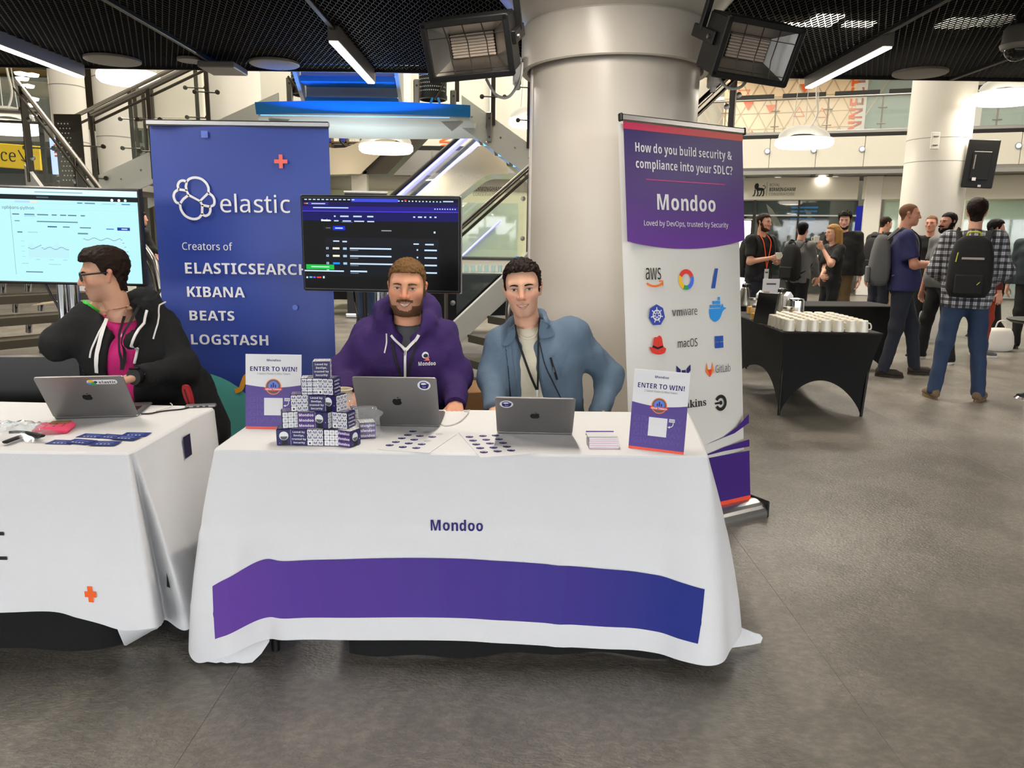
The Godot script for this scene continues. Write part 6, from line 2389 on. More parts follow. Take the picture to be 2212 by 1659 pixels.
# eyes,lids and brows set on the face
func face_parts(t: Node3D,h: Head,o: Vector3,iris: Color,brow: Color,opt := {}) -> void:
	var open_y: float = opt.get("eye",0.0046)
	paint("eye white",Color(0.80,0.77,0.74),0.25)
	paint("pupil",Color(0.015,0.012,0.01),0.15)
	var im := paint("iris %d" % int(iris.to_rgba32() % 9999),iris,0.2)
	var bm := hairmat("brow %d" % int(brow.to_rgba32() % 9999),brow)
	var dark := paint("lash",Color(0.10,0.06,0.045),0.7)
	for sx in [-1.0,1.0]:
		var cx: float = sx * 0.0315
		var cy := 0.0045
		var on := func(q: Vector2) -> Vector3: return h.face(q.x,q.y,0.0012) - o
		var on2 := func(q: Vector2) -> Vector3: return h.face(q.x,q.y,0.0019) - o
		var on3 := func(q: Vector2) -> Vector3: return h.face(q.x,q.y,0.0026) - o
		var almond := PackedVector2Array()
		for i in 16:
			var a := TAU * i / 16
			almond.append(Vector2(cx + cos(a) * 0.0138,cy + sin(a) * open_y * (1.0 - 0.35 * absf(cos(a))) + cos(a) * sx * 0.001))
		var e := MB.new()
		fan(e,Vector2(cx,cy),almond,on)
		part("eye",e.done(),M["eye white"],t)
		e = MB.new()
		var gaze: Vector2 = opt.get("gaze",Vector2.ZERO)
		var ir := PackedVector2Array()
		for i in 14:
			var a := TAU * i / 14
			ir.append(Vector2(cx + gaze.x + cos(a) * 0.0058,cy + gaze.y + clampf(sin(a) * 0.0058,-open_y * 0.92,open_y * 0.92)))
		fan(e,Vector2(cx + gaze.x,cy + gaze.y),ir,on2)
		part("iris",e.done(),im,t)
		e = MB.new()
		fan(e,Vector2(cx + gaze.x,cy + gaze.y),ring2(cx + gaze.x,cy + gaze.y,0.0026,0.0026,10),on3)
		part("pupil",e.done(),M["pupil"],t)
		# lash line and brow: low ridges that follow the face
		var lash := []
		for i in 9:
			var f := i / 8.0 - 0.5
			lash.append(h.face(cx + f * 0.029,cy + open_y * (1.0 - pow(absf(f) * 2.0,2.2)) + f * sx * 0.002,0.0012) - o)
		part("eyelid",tubem(lash,[0.0006,0.001,0.0013,0.0014,0.0014,0.0014,0.0013,0.001,0.0006],6),dark,t)
		var br := []
		var rad := []
		for i in 9:
			var f := i / 8.0
			br.append(h.face(sx * lerpf(0.0135,0.050,f),0.0205 + 0.006 * sin(f * 2.3) - 0.005 * f + opt.get("brow",0.0),0.0006) - o)
			rad.append([0.0022,0.0032,0.0036,0.0036,0.0034,0.003,0.0026,0.002,0.001][i])
		part("eyebrow",tubem(br,rad,6),bm,t)
	# mouth
	var w: float = opt.get("mouth",0.024)
	var lip := paint("lip %d" % int(iris.to_rgba32() % 7777),opt.get("lip",Color(0.66,0.36,0.32)),0.4)
	var sm := h.smile
	var gap: float = opt.get("teeth",0.0)
	var upper := PackedVector2Array()
	var lower := PackedVector2Array()
	var inner := PackedVector2Array()
	for i in 13:
		var f := i / 6.0 - 1.0
		var c := f * f * 0.009 * sm
		upper.append(Vector2(f * w,-0.0625 + c + (1.0 - f * f) * (0.0062 - gap * 0.25)))
	for i in 13:
		var f := 1.0 - i / 6.0
		var c := f * f * 0.009 * sm
		upper.append(Vector2(f * w,-0.0628 + c + (1.0 - f * f) * gap * 0.3))
	for i in 13:
		var f := i / 6.0 - 1.0
		var c := f * f * 0.009 * sm
		lower.append(Vector2(f * w * 0.98,-0.0632 + c - (1.0 - f * f) * (gap * 0.75)))
	for i in 13:
		var f := 1.0 - i / 6.0
		var c := f * f * 0.009 * sm
		lower.append(Vector2(f * w * 0.94,-0.0640 + c - (1.0 - f * f) * (0.0085 + gap * 0.75)))
	var on_l := func(q: Vector2) -> Vector3: return h.face(q.x,q.y,0.0012) - o
	part("upper_lip",MB.new().flat(upper,0.0,on_l).done(),lip,t)
	part("lower_lip",MB.new().flat(lower,0.0,on_l).done(),lip,t)
	var tm := PackedVector2Array()
	for i in 13:
		var f := i / 6.0 - 1.0
		tm.append(Vector2(f * w * 0.97,-0.0631 + f * f * 0.009 * sm + (1.0 - f * f) * gap * 0.35))
	for i in 13:
		var f := 1.0 - i / 6.0
		tm.append(Vector2(f * w * 0.97,-0.0633 + f * f * 0.009 * sm - (1.0 - f * f) * (gap * 0.8 + 0.0006)))
	var on_m := func(q: Vector2) -> Vector3: return h.face(q.x,q.y,0.0009) - o
	part("mouth",MB.new().flat(tm,0.0,on_m).done(),dark,t)
	if gap > 0.001:
		var te := PackedVector2Array()
		for i in 13:
			var f := i / 6.0 - 1.0
			te.append(Vector2(f * w * 0.78,-0.0631 + f * f * 0.006 * sm + (1.0 - f * f) * gap * 0.35))
		for i in 13:
			var f := 1.0 - i / 6.0
			te.append(Vector2(f * w * 0.76,-0.0636 + f * f * 0.006 * sm - (1.0 - f * f) * gap * 0.5))
		var on_t := func(q: Vector2) -> Vector3: return h.face(q.x,q.y,0.0016) - o
		part("teeth",MB.new().flat(te,0.0,on_t).done(),paint("teeth",Color(0.80,0.76,0.70),0.3),t)


func fan(mb: MB,c: Vector2,ring: PackedVector2Array,map) -> void:
	var b := mb.v.size()
	if Geometry2D.is_polygon_clockwise(ring):
		ring = ring.duplicate()
		ring.reverse()
	mb.put(map.call(c),Vector3.BACK)
	for q in ring:
		mb.put(map.call(q),Vector3.BACK)
	var n := ring.size()
	for i in n:
		mb.ix.append_array([b,b + 1 + (i + 1) % n,b + 1 + i])


# colour of the skin at a point of the head: base,warmer ears,nose and cheeks,lips
func complexion(h: Head,base: Color,opt := {}) -> Callable:
	var lin := base.srgb_to_linear()
	var red := Color(base.r * 1.0,base.g * 0.84,base.b * 0.82).srgb_to_linear()
	var stub: Color = opt.get("stubble",base)
	var sl := stub.srgb_to_linear()
	var amount: float = opt.get("stubble_amount",0.0)
	var cap_amount: float = opt.get("scalp",0.0)
	var scalp: Color = (opt.get("scalp_color",Color(0.4,0.3,0.25)) as Color).srgb_to_linear()
	return func(p: Vector3) -> Color:
		var q := h.loc(p)
		var c := lin
		var ch := exp(-(Vector2(absf(q.x) - 0.042,q.y + 0.025).length_squared()) / 0.0005) * (0.5 if q.z > 0.02 else 0.0)
		var no := exp(-(q - Vector3(0,-0.028,0.108)).length_squared() / 0.0005) * 0.6
		var er := 0.55 if absf(q.x) > 0.076 and q.z < 0.01 and q.y > -0.05 else 0.0
		c = c.lerp(red,clampf(ch + no + er,0.0,1.0))
		if amount > 0.0 and q.y < -0.02 and q.y > -0.125:
			var m := smoothstep(-0.03,-0.055,q.y + 0.012 * sin(q.x * 90.0)) * smoothstep(-0.125,-0.108,q.y) * smoothstep(-0.015,0.03,q.z)
			c = c.lerp(sl,amount * m)
		if cap_amount > 0.0 and q.y > h.hair_edge(q):
			c = c.lerp(scalp,cap_amount)
		return c


# ---------------------------------------------------------------- the three people behind the tables
func seat_legs(f: Field,pelvis: Vector3,knees: Array,feet: Array,r: float) -> void:
	f.bone(pelvis + Vector3(-0.09,0,0),pelvis + Vector3(0.09,0,0),0.115)
	for i in 2:
		var hp: Vector3 = pelvis + Vector3(-0.09 + 0.18 * i,0,0.02)
		f.bone(hp,knees[i],r,r * 0.76)
		f.bone(knees[i],feet[i],r * 0.74,r * 0.55)


func seated(called_label: String,cfg: Dictionary) -> Node3D:
	var o: Vector3 = cfg.base
	var t := thing("person",called_label,"person",o)
	var H: Head = cfg.head
	var sA: Vector3 = cfg.sA
	var sB: Vector3 = cfg.sB
	var eA: Vector3 = cfg.eA
	var eB: Vector3 = cfg.eB
	var wA: Vector3 = cfg.wA
	var wB: Vector3 = cfg.wB
	var neck: Vector3 = cfg.neck
	var pelvis: Vector3 = cfg.pelvis
	H.neck_end = H.loc(neck)
	var mid := (sA + sB) * 0.5
	var hw: float = cfg.get("half",0.10)
	var deep: float = cfg.get("deep",0.105)
	var ax := (sB - sA).normalized()
	var tone: Color = cfg.skin
	# one skin surface: trunk,limbs,neck; head and hands on finer grids
	var mb := MB.new()
	mb.tinted = true
	var lin := tone.srgb_to_linear()
	var plain_ := func(_p: Vector3) -> Color: return lin
	var body := Field.new()
	body.k = 0.04
	body.bone(neck + Vector3(0,0.03,0),neck + Vector3(0,-0.06,-0.02),0.052,0.056)
	body.bone(sA.lerp(mid,0.2),sB.lerp(mid,0.2),0.046)
	body.bone(mid - ax * hw * 0.7 + Vector3(0,-0.08,0),pelvis - ax * 0.06,deep * 0.75,0.09)
	body.bone(mid + ax * hw * 0.7 + Vector3(0,-0.08,0),pelvis + ax * 0.06,deep * 0.75,0.09)
	for q in [[sA,eA,wA],[sB,eB,wB]]:
		body.bone(q[0],q[1],0.048,0.038)
		body.bone(q[1],q[2],0.038,0.026)
	seat_legs(body,pelvis,cfg.knees,cfg.feet,0.072)
	mb.xf = Transform3D(Basis(),-o)
	nets(mb,body,0.022,[mid + Vector3(0,-0.1,0),eA,eB,cfg.knees[0],cfg.knees[1]],plain_)
	nets(mb,H,cfg.get("cell",0.0027),[H.c],complexion(H,tone,cfg.get("face",{})))
	for q in cfg.hands:
		var hf := Field.new()
		hand(hf,q[0],q[1],q[2],q[3],q[4],q[5] if q.size() > 5 else 0.95,q[6] if q.size() > 6 else 0.08)
		nets(mb,hf,0.0036,[q[0] + (q[1] as Vector3).normalized() * 0.04],plain_)
	part("body",mb.done(),skin("a"),t)
	# hair
	var hf := HairField.new()
	hf.h = H
	var hm := MB.new()
	hm.xf = Transform3D(Basis(),-o)
	nets(hm,hf,0.0032,[H.out(Vector3(0,0.12,-0.01)),H.out(Vector3(0,0.05,-0.105)),H.out(Vector3(0.076,0.06,-0.02)),H.out(Vector3(-0.076,0.06,-0.02))])
	part("hair",hm.done(),hairmat(cfg.hair[0],cfg.hair[1]),t)
	face_parts(t,H,o,cfg.iris,cfg.brow,cfg.get("face",{}))
	# trousers
	var tr := Field.new()
	tr.k = 0.04
	seat_legs(tr,pelvis,cfg.knees,cfg.feet,0.092)
	for i in 2:
		tr.cut(cfg.feet[i] + Vector3(0,0.0,0),Vector3.DOWN,0.12)
	var tm := MB.new()
	tm.xf = Transform3D(Basis(),-o)
	nets(tm,tr,0.026,[pelvis,cfg.knees[0],cfg.knees[1]])
	part("trousers",tm.done(),M["denim dark"],t)
	for i in 2:
		shoe(t,cfg.feet[i] - o,0.0,M["shoe black"],M["ink white"])
	return t


func upper_cloth(cfg: Dictionary,grow: float,sleeves: bool) -> Field:
	var f := Field.new()
	f.k = 0.05
	var sA: Vector3 = cfg.sA
	var sB: Vector3 = cfg.sB
	var mid := (sA + sB) * 0.5
	var ax := (sB - sA).normalized()
	var pelvis: Vector3 = cfg.pelvis
	var hw: float = cfg.get("half",0.10)
	var deep: float = cfg.get("deep",0.105)
	var neck: Vector3 = cfg.neck
	f.bone(sA,sB,0.052 + grow)
	f.bone(neck + Vector3(0,-0.02,0),mid + Vector3(0,-0.03,0),0.062 + grow,0.085 + grow)
	for s in [-1.0,1.0]:
		f.bone(mid + ax * hw * 0.75 * s + Vector3(0,-0.10,0.0),mid.lerp(pelvis,0.6) + ax * hw * 0.72 * s,deep + grow,deep * 0.98 + grow)
		f.bone(mid.lerp(pelvis,0.6) + ax * hw * 0.72 * s,pelvis + ax * hw * 0.75 * s,deep * 0.98 + grow,deep * 1.08 + grow)
	f.bone(mid + Vector3(0,-0.1,0.01),mid.lerp(pelvis,0.5) + Vector3(0,0,0.01),deep * 1.0 + grow)
	if sleeves:
		for q in [[sA,cfg.eA,cfg.wA],[sB,cfg.eB,cfg.wB]]:
			f.bone(q[0],q[1],0.058 + grow * 0.7,0.048 + grow * 0.7)
			f.bone(q[1],q[2],0.047 + grow * 0.7,0.036 + grow * 0.5)
			var dir: Vector3 = (q[2] - q[1]).normalized()
			f.cut(q[2] + dir * 0.004,dir,0.10)
	return f


# a ribbon laid over what `f` encloses,seen along -z: points in the xy plane
func ribbon(f,pts: Array,w: float,lift: float,z0: float,o: Vector3,thick := 0.0015) -> ArrayMesh:
	var l := []
	var r := []
	for i in pts.size():
		var a: Vector2 = pts[maxi(i - 1,0)]
		var b: Vector2 = pts[mini(i + 1,pts.size() - 1)]
		var n := (b - a).normalized().orthogonal() * w * 0.5
		l.append(pts[i] + n)
		r.append(pts[i] - n)
	var rows := [PackedVector3Array(),PackedVector3Array(),PackedVector3Array(),PackedVector3Array()]
	for i in pts.size():
		var a := onto(f,l[i],z0,lift) - o
		var b := onto(f,r[i],z0,lift) - o
		rows[0].append(a)
		rows[1].append(a + Vector3(0,0,thick))
		rows[2].append(b + Vector3(0,0,thick))
		rows[3].append(b)
	var mb := MB.new()
	for k in 3:
		mb.sheet([rows[k],rows[k + 1]],false,true)
	return mb.done()


func onto(f,q: Vector2,z0: float,lift := 0.0) -> Vector3:
	var z := z0
	for i in 90:
		var v: float = f.at(Vector3(q.x,q.y,z))
		if v < 0.0006:
			break
		z -= maxf(v * 0.6,0.0008)
		if z < z0 - 0.6:
			break
	return Vector3(q.x,q.y,z + lift)


func cord_on(f,pts: Array,r: float,z0: float,o: Vector3) -> ArrayMesh:
	var p := []
	for q in pts:
		p.append(onto(f,q,z0,r * 0.7) - o)
	return tubem(p,r,7)


func nets_part(t: Node3D,called: String,f,cell: float,seeds: Array,mat: Material,o: Vector3) -> MeshInstance3D:
	var mb := MB.new()
	mb.xf = Transform3D(Basis(),-o)
	nets(mb,f,cell,seeds)
	return part(called,mb.done(),mat,t)


func build_seated_people() -> void:
	cloth("denim dark",Color(0.10,0.12,0.17),0.4)
	cloth("hoodie purple",Color(0.185,0.085,0.335),0.5,0.9)
	cloth("hoodie black",Color(0.032,0.033,0.037),0.5,0.9)
	cloth("tee grey",Color(0.30,0.30,0.315),0.4,0.9)
	cloth("tee cream",Color(0.86,0.83,0.74),0.4,0.9)
	cloth("tee pink",Color(0.80,0.15,0.47),0.4,0.9)
	cloth("jacket blue",Color(0.345,0.42,0.495),0.45,0.85)
	cloth("cord white",Color(0.88,0.87,0.86),0.3,0.8)
	cloth("lanyard black",Color(0.02,0.018,0.025),0.3,0.7)
	paint("shoe black",Color(0.03,0.03,0.03),0.5)
	var under := {"feet": [],"knees": []}

	# ---- the bearded man in the purple hoodie
	var h := Head.new()
	h.setup(Vector3(-0.434,1.215,-3.135),Basis(Vector3.UP,0.03) * Basis(Vector3.BACK,-0.03) * Basis(Vector3.RIGHT,0.02),0.96)
	h.jaw = 1.10
	h.smile = 1.0
	h.neck_r = 0.064
	h.line = 0.070
	h.temple = 0.052
	h.t_top = 0.012
	h.t_side = 0.005
	h.rough = 0.006
	h.curl = 75.0
	var cfg := {"base": Vector3(-0.43,0,-3.26),"head": h,"neck": Vector3(-0.439,1.052,-3.17),"sA": Vector3(-0.606,1.001,-3.21),"sB": Vector3(-0.312,1.01,-3.21),"eA": Vector3(-0.717,0.854,-3.16),"eB": Vector3(-0.232,0.843,-3.19),"wA": Vector3(-0.644,0.791,-2.99),"wB": Vector3(-0.228,0.756,-3.03),
		"pelvis": Vector3(-0.43,0.53,-3.28),"knees": [Vector3(-0.60,0.50,-2.84),Vector3(-0.26,0.50,-2.84)],"feet": [Vector3(-0.60,0.06,-2.90),Vector3(-0.26,0.06,-2.90)],"half": 0.115,"deep": 0.115,"skin": Color(0.80,0.575,0.455),
		"hair": ["hair fair",Color(0.40,0.29,0.165)],"iris": Color(0.30,0.28,0.26),"brow": Color(0.36,0.25,0.16),"face": {"teeth": 0.0085,"mouth": 0.027,"eye": 0.0038,"lip": Color(0.70,0.40,0.36),"stubble": Color(0.50,0.36,0.27),"stubble_amount": 0.5},
		"hands": [[Vector3(-0.228,0.756,-3.03),Vector3(0.02,-0.25,1),Vector3(0,-1,-0.2),1.0,0.25],[Vector3(-0.644,0.791,-2.99),Vector3(0.3,-0.1,0.9),Vector3(0,-1,0),-1.0,0.3]]}
	var t := seated("bearded fair-haired man in a purple zip hoodie smiling behind an open grey laptop",cfg)
	var o: Vector3 = cfg.base
	var bf := BeardField.new()
	bf.h = h
	bf.t = 0.0021
	nets_part(t,"beard",bf,0.0028,[h.out(Vector3(0,-0.118,0.06)),h.out(Vector3(0.04,-0.098,0.04)),h.out(Vector3(-0.04,-0.098,0.04)),h.out(Vector3(0.0,-0.0455,0.094)),h.out(Vector3(0.058,-0.05,0.025)),h.out(Vector3(-0.058,-0.05,0.025))],hairmat("beard brown",Color(0.36,0.255,0.18)),o)
	var tee := upper_cloth(cfg,0.0,false)
	tee.cut(h.out(Vector3(0,-0.155,0.01)),h.b.y + Vector3(0,0,0.25),0.09)
	nets_part(t,"t_shirt",tee,0.012,[(cfg.sA + cfg.sB) * 0.5],M["tee grey"],o)
	var hd := upper_cloth(cfg,0.016,true)
	hd.wrinkle(0.016,3,Vector3(1.2,0.8,1.0),7.0)
	# hood lying round the neck
	var hr := [Vector3(-0.518,1.082,-3.16),Vector3(-0.539,1.119,-3.22),Vector3(-0.513,1.14,-3.28),Vector3(-0.448,1.149,-3.3),Vector3(-0.384,1.139,-3.28),Vector3(-0.348,1.118,-3.22),Vector3(-0.357,1.077,-3.16)]
	for i in hr.size() - 1:
		hd.bone(hr[i],hr[i + 1],0.034,0.034)
	hd.bone(Vector3(-0.516,1.084,-3.15),Vector3(-0.464,1.029,-3.1),0.034,0.026)
	hd.bone(Vector3(-0.356,1.078,-3.15),Vector3(-0.396,1.026,-3.1),0.034,0.026)
	var hd0 := hd.twin()
	hd.open_front(hd0,[Vector2(-0.429,1.09),Vector2(-0.43,1.041),Vector2(-0.434,0.999),Vector2(-0.438,0.972)],[0.060,0.052,0.036,0.018],0.034)
	hd.hole(h.out(Vector3(0,-0.02,-0.02)),h.out(Vector3(0,-0.14,-0.01)),0.068,0.062)
	hd.cut(Vector3(-0.43,0.50,-3.28),Vector3.DOWN,0.4)
	nets_part(t,"hoodie",hd,0.0095,[(cfg.sA + cfg.sB) * 0.5 + Vector3(0,-0.15,0),cfg.eA,cfg.eB,hr[3]],M["hoodie purple"],o)
	for q in [[cfg.eA,cfg.wA],[cfg.eB,cfg.wB]]:
		var dir: Vector3 = (q[1] - q[0]).normalized()
		part("cuff",tubem([q[1] - dir * 0.055 - o,q[1] - dir * 0.03 - o,q[1] + dir * 0.006 - o],[0.049,0.047,0.043],18),M["hoodie purple"],t)
	# zip tape,cords,lanyard,print
	var z0 := -2.8
	part("zip_tape",ribbon(hd0,smooth2([Vector2(-0.495,1.026),Vector2(-0.475,1.004),Vector2(-0.451,0.985),Vector2(-0.436,0.968)],Vector2.ZERO,4),0.010,0.002,z0,o),M["cord white"],t)
	part("zip_tape",ribbon(hd0,smooth2([Vector2(-0.38,1.031),Vector2(-0.391,1.012),Vector2(-0.41,0.993),Vector2(-0.433,0.968)],Vector2.ZERO,4),0.012,0.002,z0,o),M["cord white"],t)
	part("zip",ribbon(hd0,smooth2([Vector2(-0.434,0.978),Vector2(-0.435,0.906),Vector2(-0.438,0.839),Vector2(-0.441,0.79)],Vector2.ZERO,5),0.010,0.002,z0,o),M["cord white"],t)
	part("zip_puller",ribbon(hd0,[Vector2(-0.435,0.968),Vector2(-0.435,0.948)],0.005,0.004,z0,o),M["steel"],t)
	part("drawcord",cord_on(hd0,smooth2([Vector2(-0.518,1.029),Vector2(-0.515,0.999),Vector2(-0.517,0.977),Vector2(-0.521,0.954)],Vector2.ZERO,4),0.0032,z0,o),M["cord white"],t)
	part("lanyard",ribbon(hd0,smooth2([Vector2(-0.494,1),Vector2(-0.473,0.928),Vector2(-0.453,0.858),Vector2(-0.45,0.81)],Vector2.ZERO,4),0.010,0.0025,z0,o),M["lanyard black"],t)
	part("lanyard",ribbon(hd0,smooth2([Vector2(-0.391,1.001),Vector2(-0.407,0.935),Vector2(-0.426,0.864),Vector2(-0.439,0.8)],Vector2.ZERO,4),0.010,0.0025,z0,o),M["lanyard black"],t)
	var on := func(q: Vector2) -> Vector3: return onto(hd0,q,z0,0.002) - o
	var c0 := Vector3(-0.382,0.905,-3.07)
	part("wordmark",letters(MB.new(),"Mondoo",c0.x,c0.y,0.068,0.017,0.0,true,on).done(),M["ink white"],t)
	var em := MB.new()
	var ec := Vector3(-0.355,0.947,-3.07)
	fan(em,Vector2(ec.x,ec.y),ring2(ec.x,ec.y,0.0135,0.0135,16),on)
	part("emblem",em.done(),M["ink white"],t)
	em = MB.new()
	var on2 := func(q: Vector2) -> Vector3: return onto(hd0,q,z0,0.003) - o
	fan(em,Vector2(ec.x + 0.002,ec.y - 0.002),ring2(ec.x + 0.002,ec.y - 0.002,0.0095,0.008,12),on2)
	part("emblem",em.done(),M["ink black"],t)
	em = MB.new()
	fan(em,Vector2(ec.x + 0.006,ec.y - 0.018),PackedVector2Array([Vector2(ec.x - 0.006,ec.y - 0.022),Vector2(ec.x + 0.018,ec.y - 0.022),Vector2(ec.x + 0.014,ec.y - 0.012),Vector2(ec.x + 0.020,ec.y - 0.004),Vector2(ec.x + 0.010,ec.y - 0.010)]),on2)
	part("emblem",em.done(),M["ink coral"],t)

	# ---- the dark-haired man in the blue jacket
	h = Head.new()
	h.setup(Vector3(0.038,1.218,-3.135),Basis(Vector3.UP,-0.06) * Basis(Vector3.BACK,0.085) * Basis(Vector3.RIGHT,0.03),0.96)
	h.jaw = 0.97
	h.smile = 0.75
	h.line = 0.076
	h.temple = 0.055
	h.t_top = 0.015
	h.t_side = 0.006
	h.rough = 0.008
	h.curl = 55.0
	h.burn = -0.022
	cfg = {"base": Vector3(0.12,0,-3.27),"head": h,"neck": Vector3(0.067,1.037,-3.19),"sA": Vector3(-0.042,0.98,-3.22),"sB": Vector3(0.246,1.021,-3.24),"eA": Vector3(-0.082,0.837,-3.17),"eB": Vector3(0.431,0.826,-3.34),"wA": Vector3(-0.066,0.739,-3.02),"wB": Vector3(0.368,0.671,-3.16),
		"pelvis": Vector3(0.13,0.53,-3.30),"knees": [Vector3(-0.04,0.50,-2.84),Vector3(0.30,0.50,-2.84)],"feet": [Vector3(-0.04,0.06,-2.90),Vector3(0.30,0.06,-2.90)],"half": 0.105,"deep": 0.10,"skin": Color(0.83,0.645,0.54),
		"hair": ["hair dark",Color(0.105,0.07,0.05)],"iris": Color(0.20,0.14,0.10),"brow": Color(0.16,0.10,0.075),"face": {"teeth": 0.0048,"mouth": 0.0285,"eye": 0.0044,"lip": Color(0.68,0.36,0.34),"stubble": Color(0.62,0.47,0.40),"stubble_amount": 0.35},
		"hands": [[Vector3(-0.066,0.739,-3.02),Vector3(0.25,-0.2,0.9),Vector3(0,-1,-0.2),1.0,0.4],[Vector3(0.368,0.671,-3.16),Vector3(-0.6,-0.8,0.1),Vector3(-0.6,0.3,-0.5),1.0,0.5]]}
	t = seated("dark-haired man in a blue-grey jacket over a cream t-shirt leaning by the pillar",cfg)
	o = cfg.base
	tee = upper_cloth(cfg,0.0,false)
	tee.cut(h.out(Vector3(0.01,-0.165,0.015)),Vector3(0,1,0.28),0.09)
	tee.wrinkle(0.008,8,Vector3(1,0.7,1),9.0)
	nets_part(t,"t_shirt",tee,0.0095,[(cfg.sA + cfg.sB) * 0.5],M["tee cream"],o)
	part("t_shirt_collar",tubem(smooth([onto(tee,[Vector2(0.01,1.055)][0],z0,0.001) - o,onto(tee,[Vector2(0.028,1.028)][0],z0,0.001) - o,onto(tee,[Vector2(0.058,1.015)][0],z0,0.001) - o,onto(tee,[Vector2(0.09,1.025)][0],z0,0.001) - o,onto(tee,[Vector2(0.108,1.056)][0],z0,0.001) - o],5),0.006,8),M["tee cream"],t)
	var jk := upper_cloth(cfg,0.014,true)
	var cr := [Vector3(-0.003,1.05,-3.14),Vector3(0.012,1.072,-3.22),Vector3(0.064,1.083,-3.27),Vector3(0.114,1.098,-3.25),Vector3(0.127,1.08,-3.16)]
	for i in 4:
		jk.bone(cr[i],cr[i + 1],0.022)
	jk.wrinkle(0.012,17,Vector3(1.0,0.9,1.0),7.0)
	var jk0 := jk.twin()
	jk.open_front(jk0,[Vector2(0.058,1.097),Vector2(0.06,1.002),Vector2(0.06,0.887),Vector2(0.081,0.77),Vector2(0.111,0.632)],[0.062,0.052,0.052,0.066,0.088],0.030)
	jk.hole(h.out(Vector3(0,-0.03,-0.02)),h.out(Vector3(0.01,-0.165,0.0)),0.070,0.068)
	jk.cut(Vector3(0.13,0.50,-3.28),Vector3.DOWN,0.45)
	nets_part(t,"jacket",jk,0.0095,[(cfg.sA + cfg.sB) * 0.5 + Vector3(0.11,-0.15,0),cfg.eA,cfg.eB,cfg.sA],M["jacket blue"],o)
	# collar leaves
	for q in [[Vector2(0.004,1.072),Vector2(-0.014,1.049),Vector2(-0.032,1.007),Vector2(-0.045,0.988),Vector2(-0.025,0.985),Vector2(-0.002,1),Vector2(0.009,1.03)],[Vector2(0.116,1.092),Vector2(0.131,1.085),Vector2(0.154,1.066),Vector2(0.172,1.029),Vector2(0.144,1.019),Vector2(0.114,1.021),Vector2(0.11,1.051)]]:
		var col := MB.new()
		var cen := Vector2.ZERO
		for p in q:
			cen += p / q.size()
		var poly := PackedVector2Array(smooth2(q + [q[0]],Vector2.ZERO,3))
		var up := func(p: Vector2) -> Vector3: return onto(jk0,p,z0,0.006) - o
		fan(col,cen,poly,up)
		var edge := []
		for p in poly:
			edge.append(onto(jk0,p,z0,0.005) - o)
		col.tube(edge,0.0028,6)
		part("collar",col.done(),M["jacket blue"],t)
	part("placket",ribbon(jk0,smooth2([Vector2(-0.017,0.981),Vector2(-0.005,0.889),Vector2(0.006,0.793),Vector2(0.013,0.715)],Vector2.ZERO,4),0.022,0.003,z0,o,0.003),M["jacket blue"],t)
	part("placket_edge",ribbon(jk0,smooth2([Vector2(-0.028,0.981),Vector2(-0.016,0.889),Vector2(-0.007,0.793),Vector2(-0.002,0.715)],Vector2.ZERO,4),0.003,0.0045,z0,o),M["lanyard black"],t)
	part("zip_edge",ribbon(jk0,smooth2([Vector2(0.111,1.002),Vector2(0.135,0.91),Vector2(0.171,0.834),Vector2(0.207,0.761)],Vector2.ZERO,5),0.004,0.002,z0,o),M["lanyard black"],t)
	part("pocket_zip",ribbon(jk0,[Vector2(0.157,0.941),Vector2(0.167,0.907),Vector2(0.178,0.876),Vector2(0.188,0.844)],0.009,0.003,z0,o),M["lanyard black"],t)
	part("zip_puller",ribbon(jk0,[Vector2(0.169,0.901),Vector2(0.174,0.88)],0.005,0.006,z0,o),M["dark steel"],t)
	var both := Pair.new()
	both.a = jk0
	both.b = tee
	part("lanyard",ribbon(both,smooth2([Vector2(0.008,1.072),Vector2(0.02,1.014),Vector2(0.048,0.938),Vector2(0.077,0.862),Vector2(0.103,0.802)],Vector2.ZERO,5),0.010,0.003,z0,o),M["lanyard black"],t)
	part("lanyard",ribbon(both,smooth2([Vector2(0.11,1.1),Vector2(0.106,1.024),Vector2(0.106,0.929),Vector2(0.107,0.802)],Vector2.ZERO,5),0.008,0.003,z0,o),M["lanyard black"],t)
	part("lanyard_clip",ribbon(both,[Vector2(0.105,0.802),Vector2(0.106,0.771)],0.007,0.004,z0,o),M["ink white"],t)

	# ---- the man with glasses,his head turned to the side
	h = Head.new()
	var fwd := Vector3(-0.875,-0.10,0.48).normalized()
	var rt := Vector3.UP.cross(fwd).normalized()
	h.setup(Vector3(-1.711,1.246,-3.22),Basis(rt,fwd.cross(rt),fwd),0.90)
	h.jaw = 0.95
	h.open = 0.004
	h.line = 0.072
	h.t_top = 0.020
	h.t_side = 0.009
	h.rough = 0.005
	h.curl = 40.0
	h.temple = 0.06
	h.sweep = 0.014
	h.nape = -0.085
	h.burn = 0.0
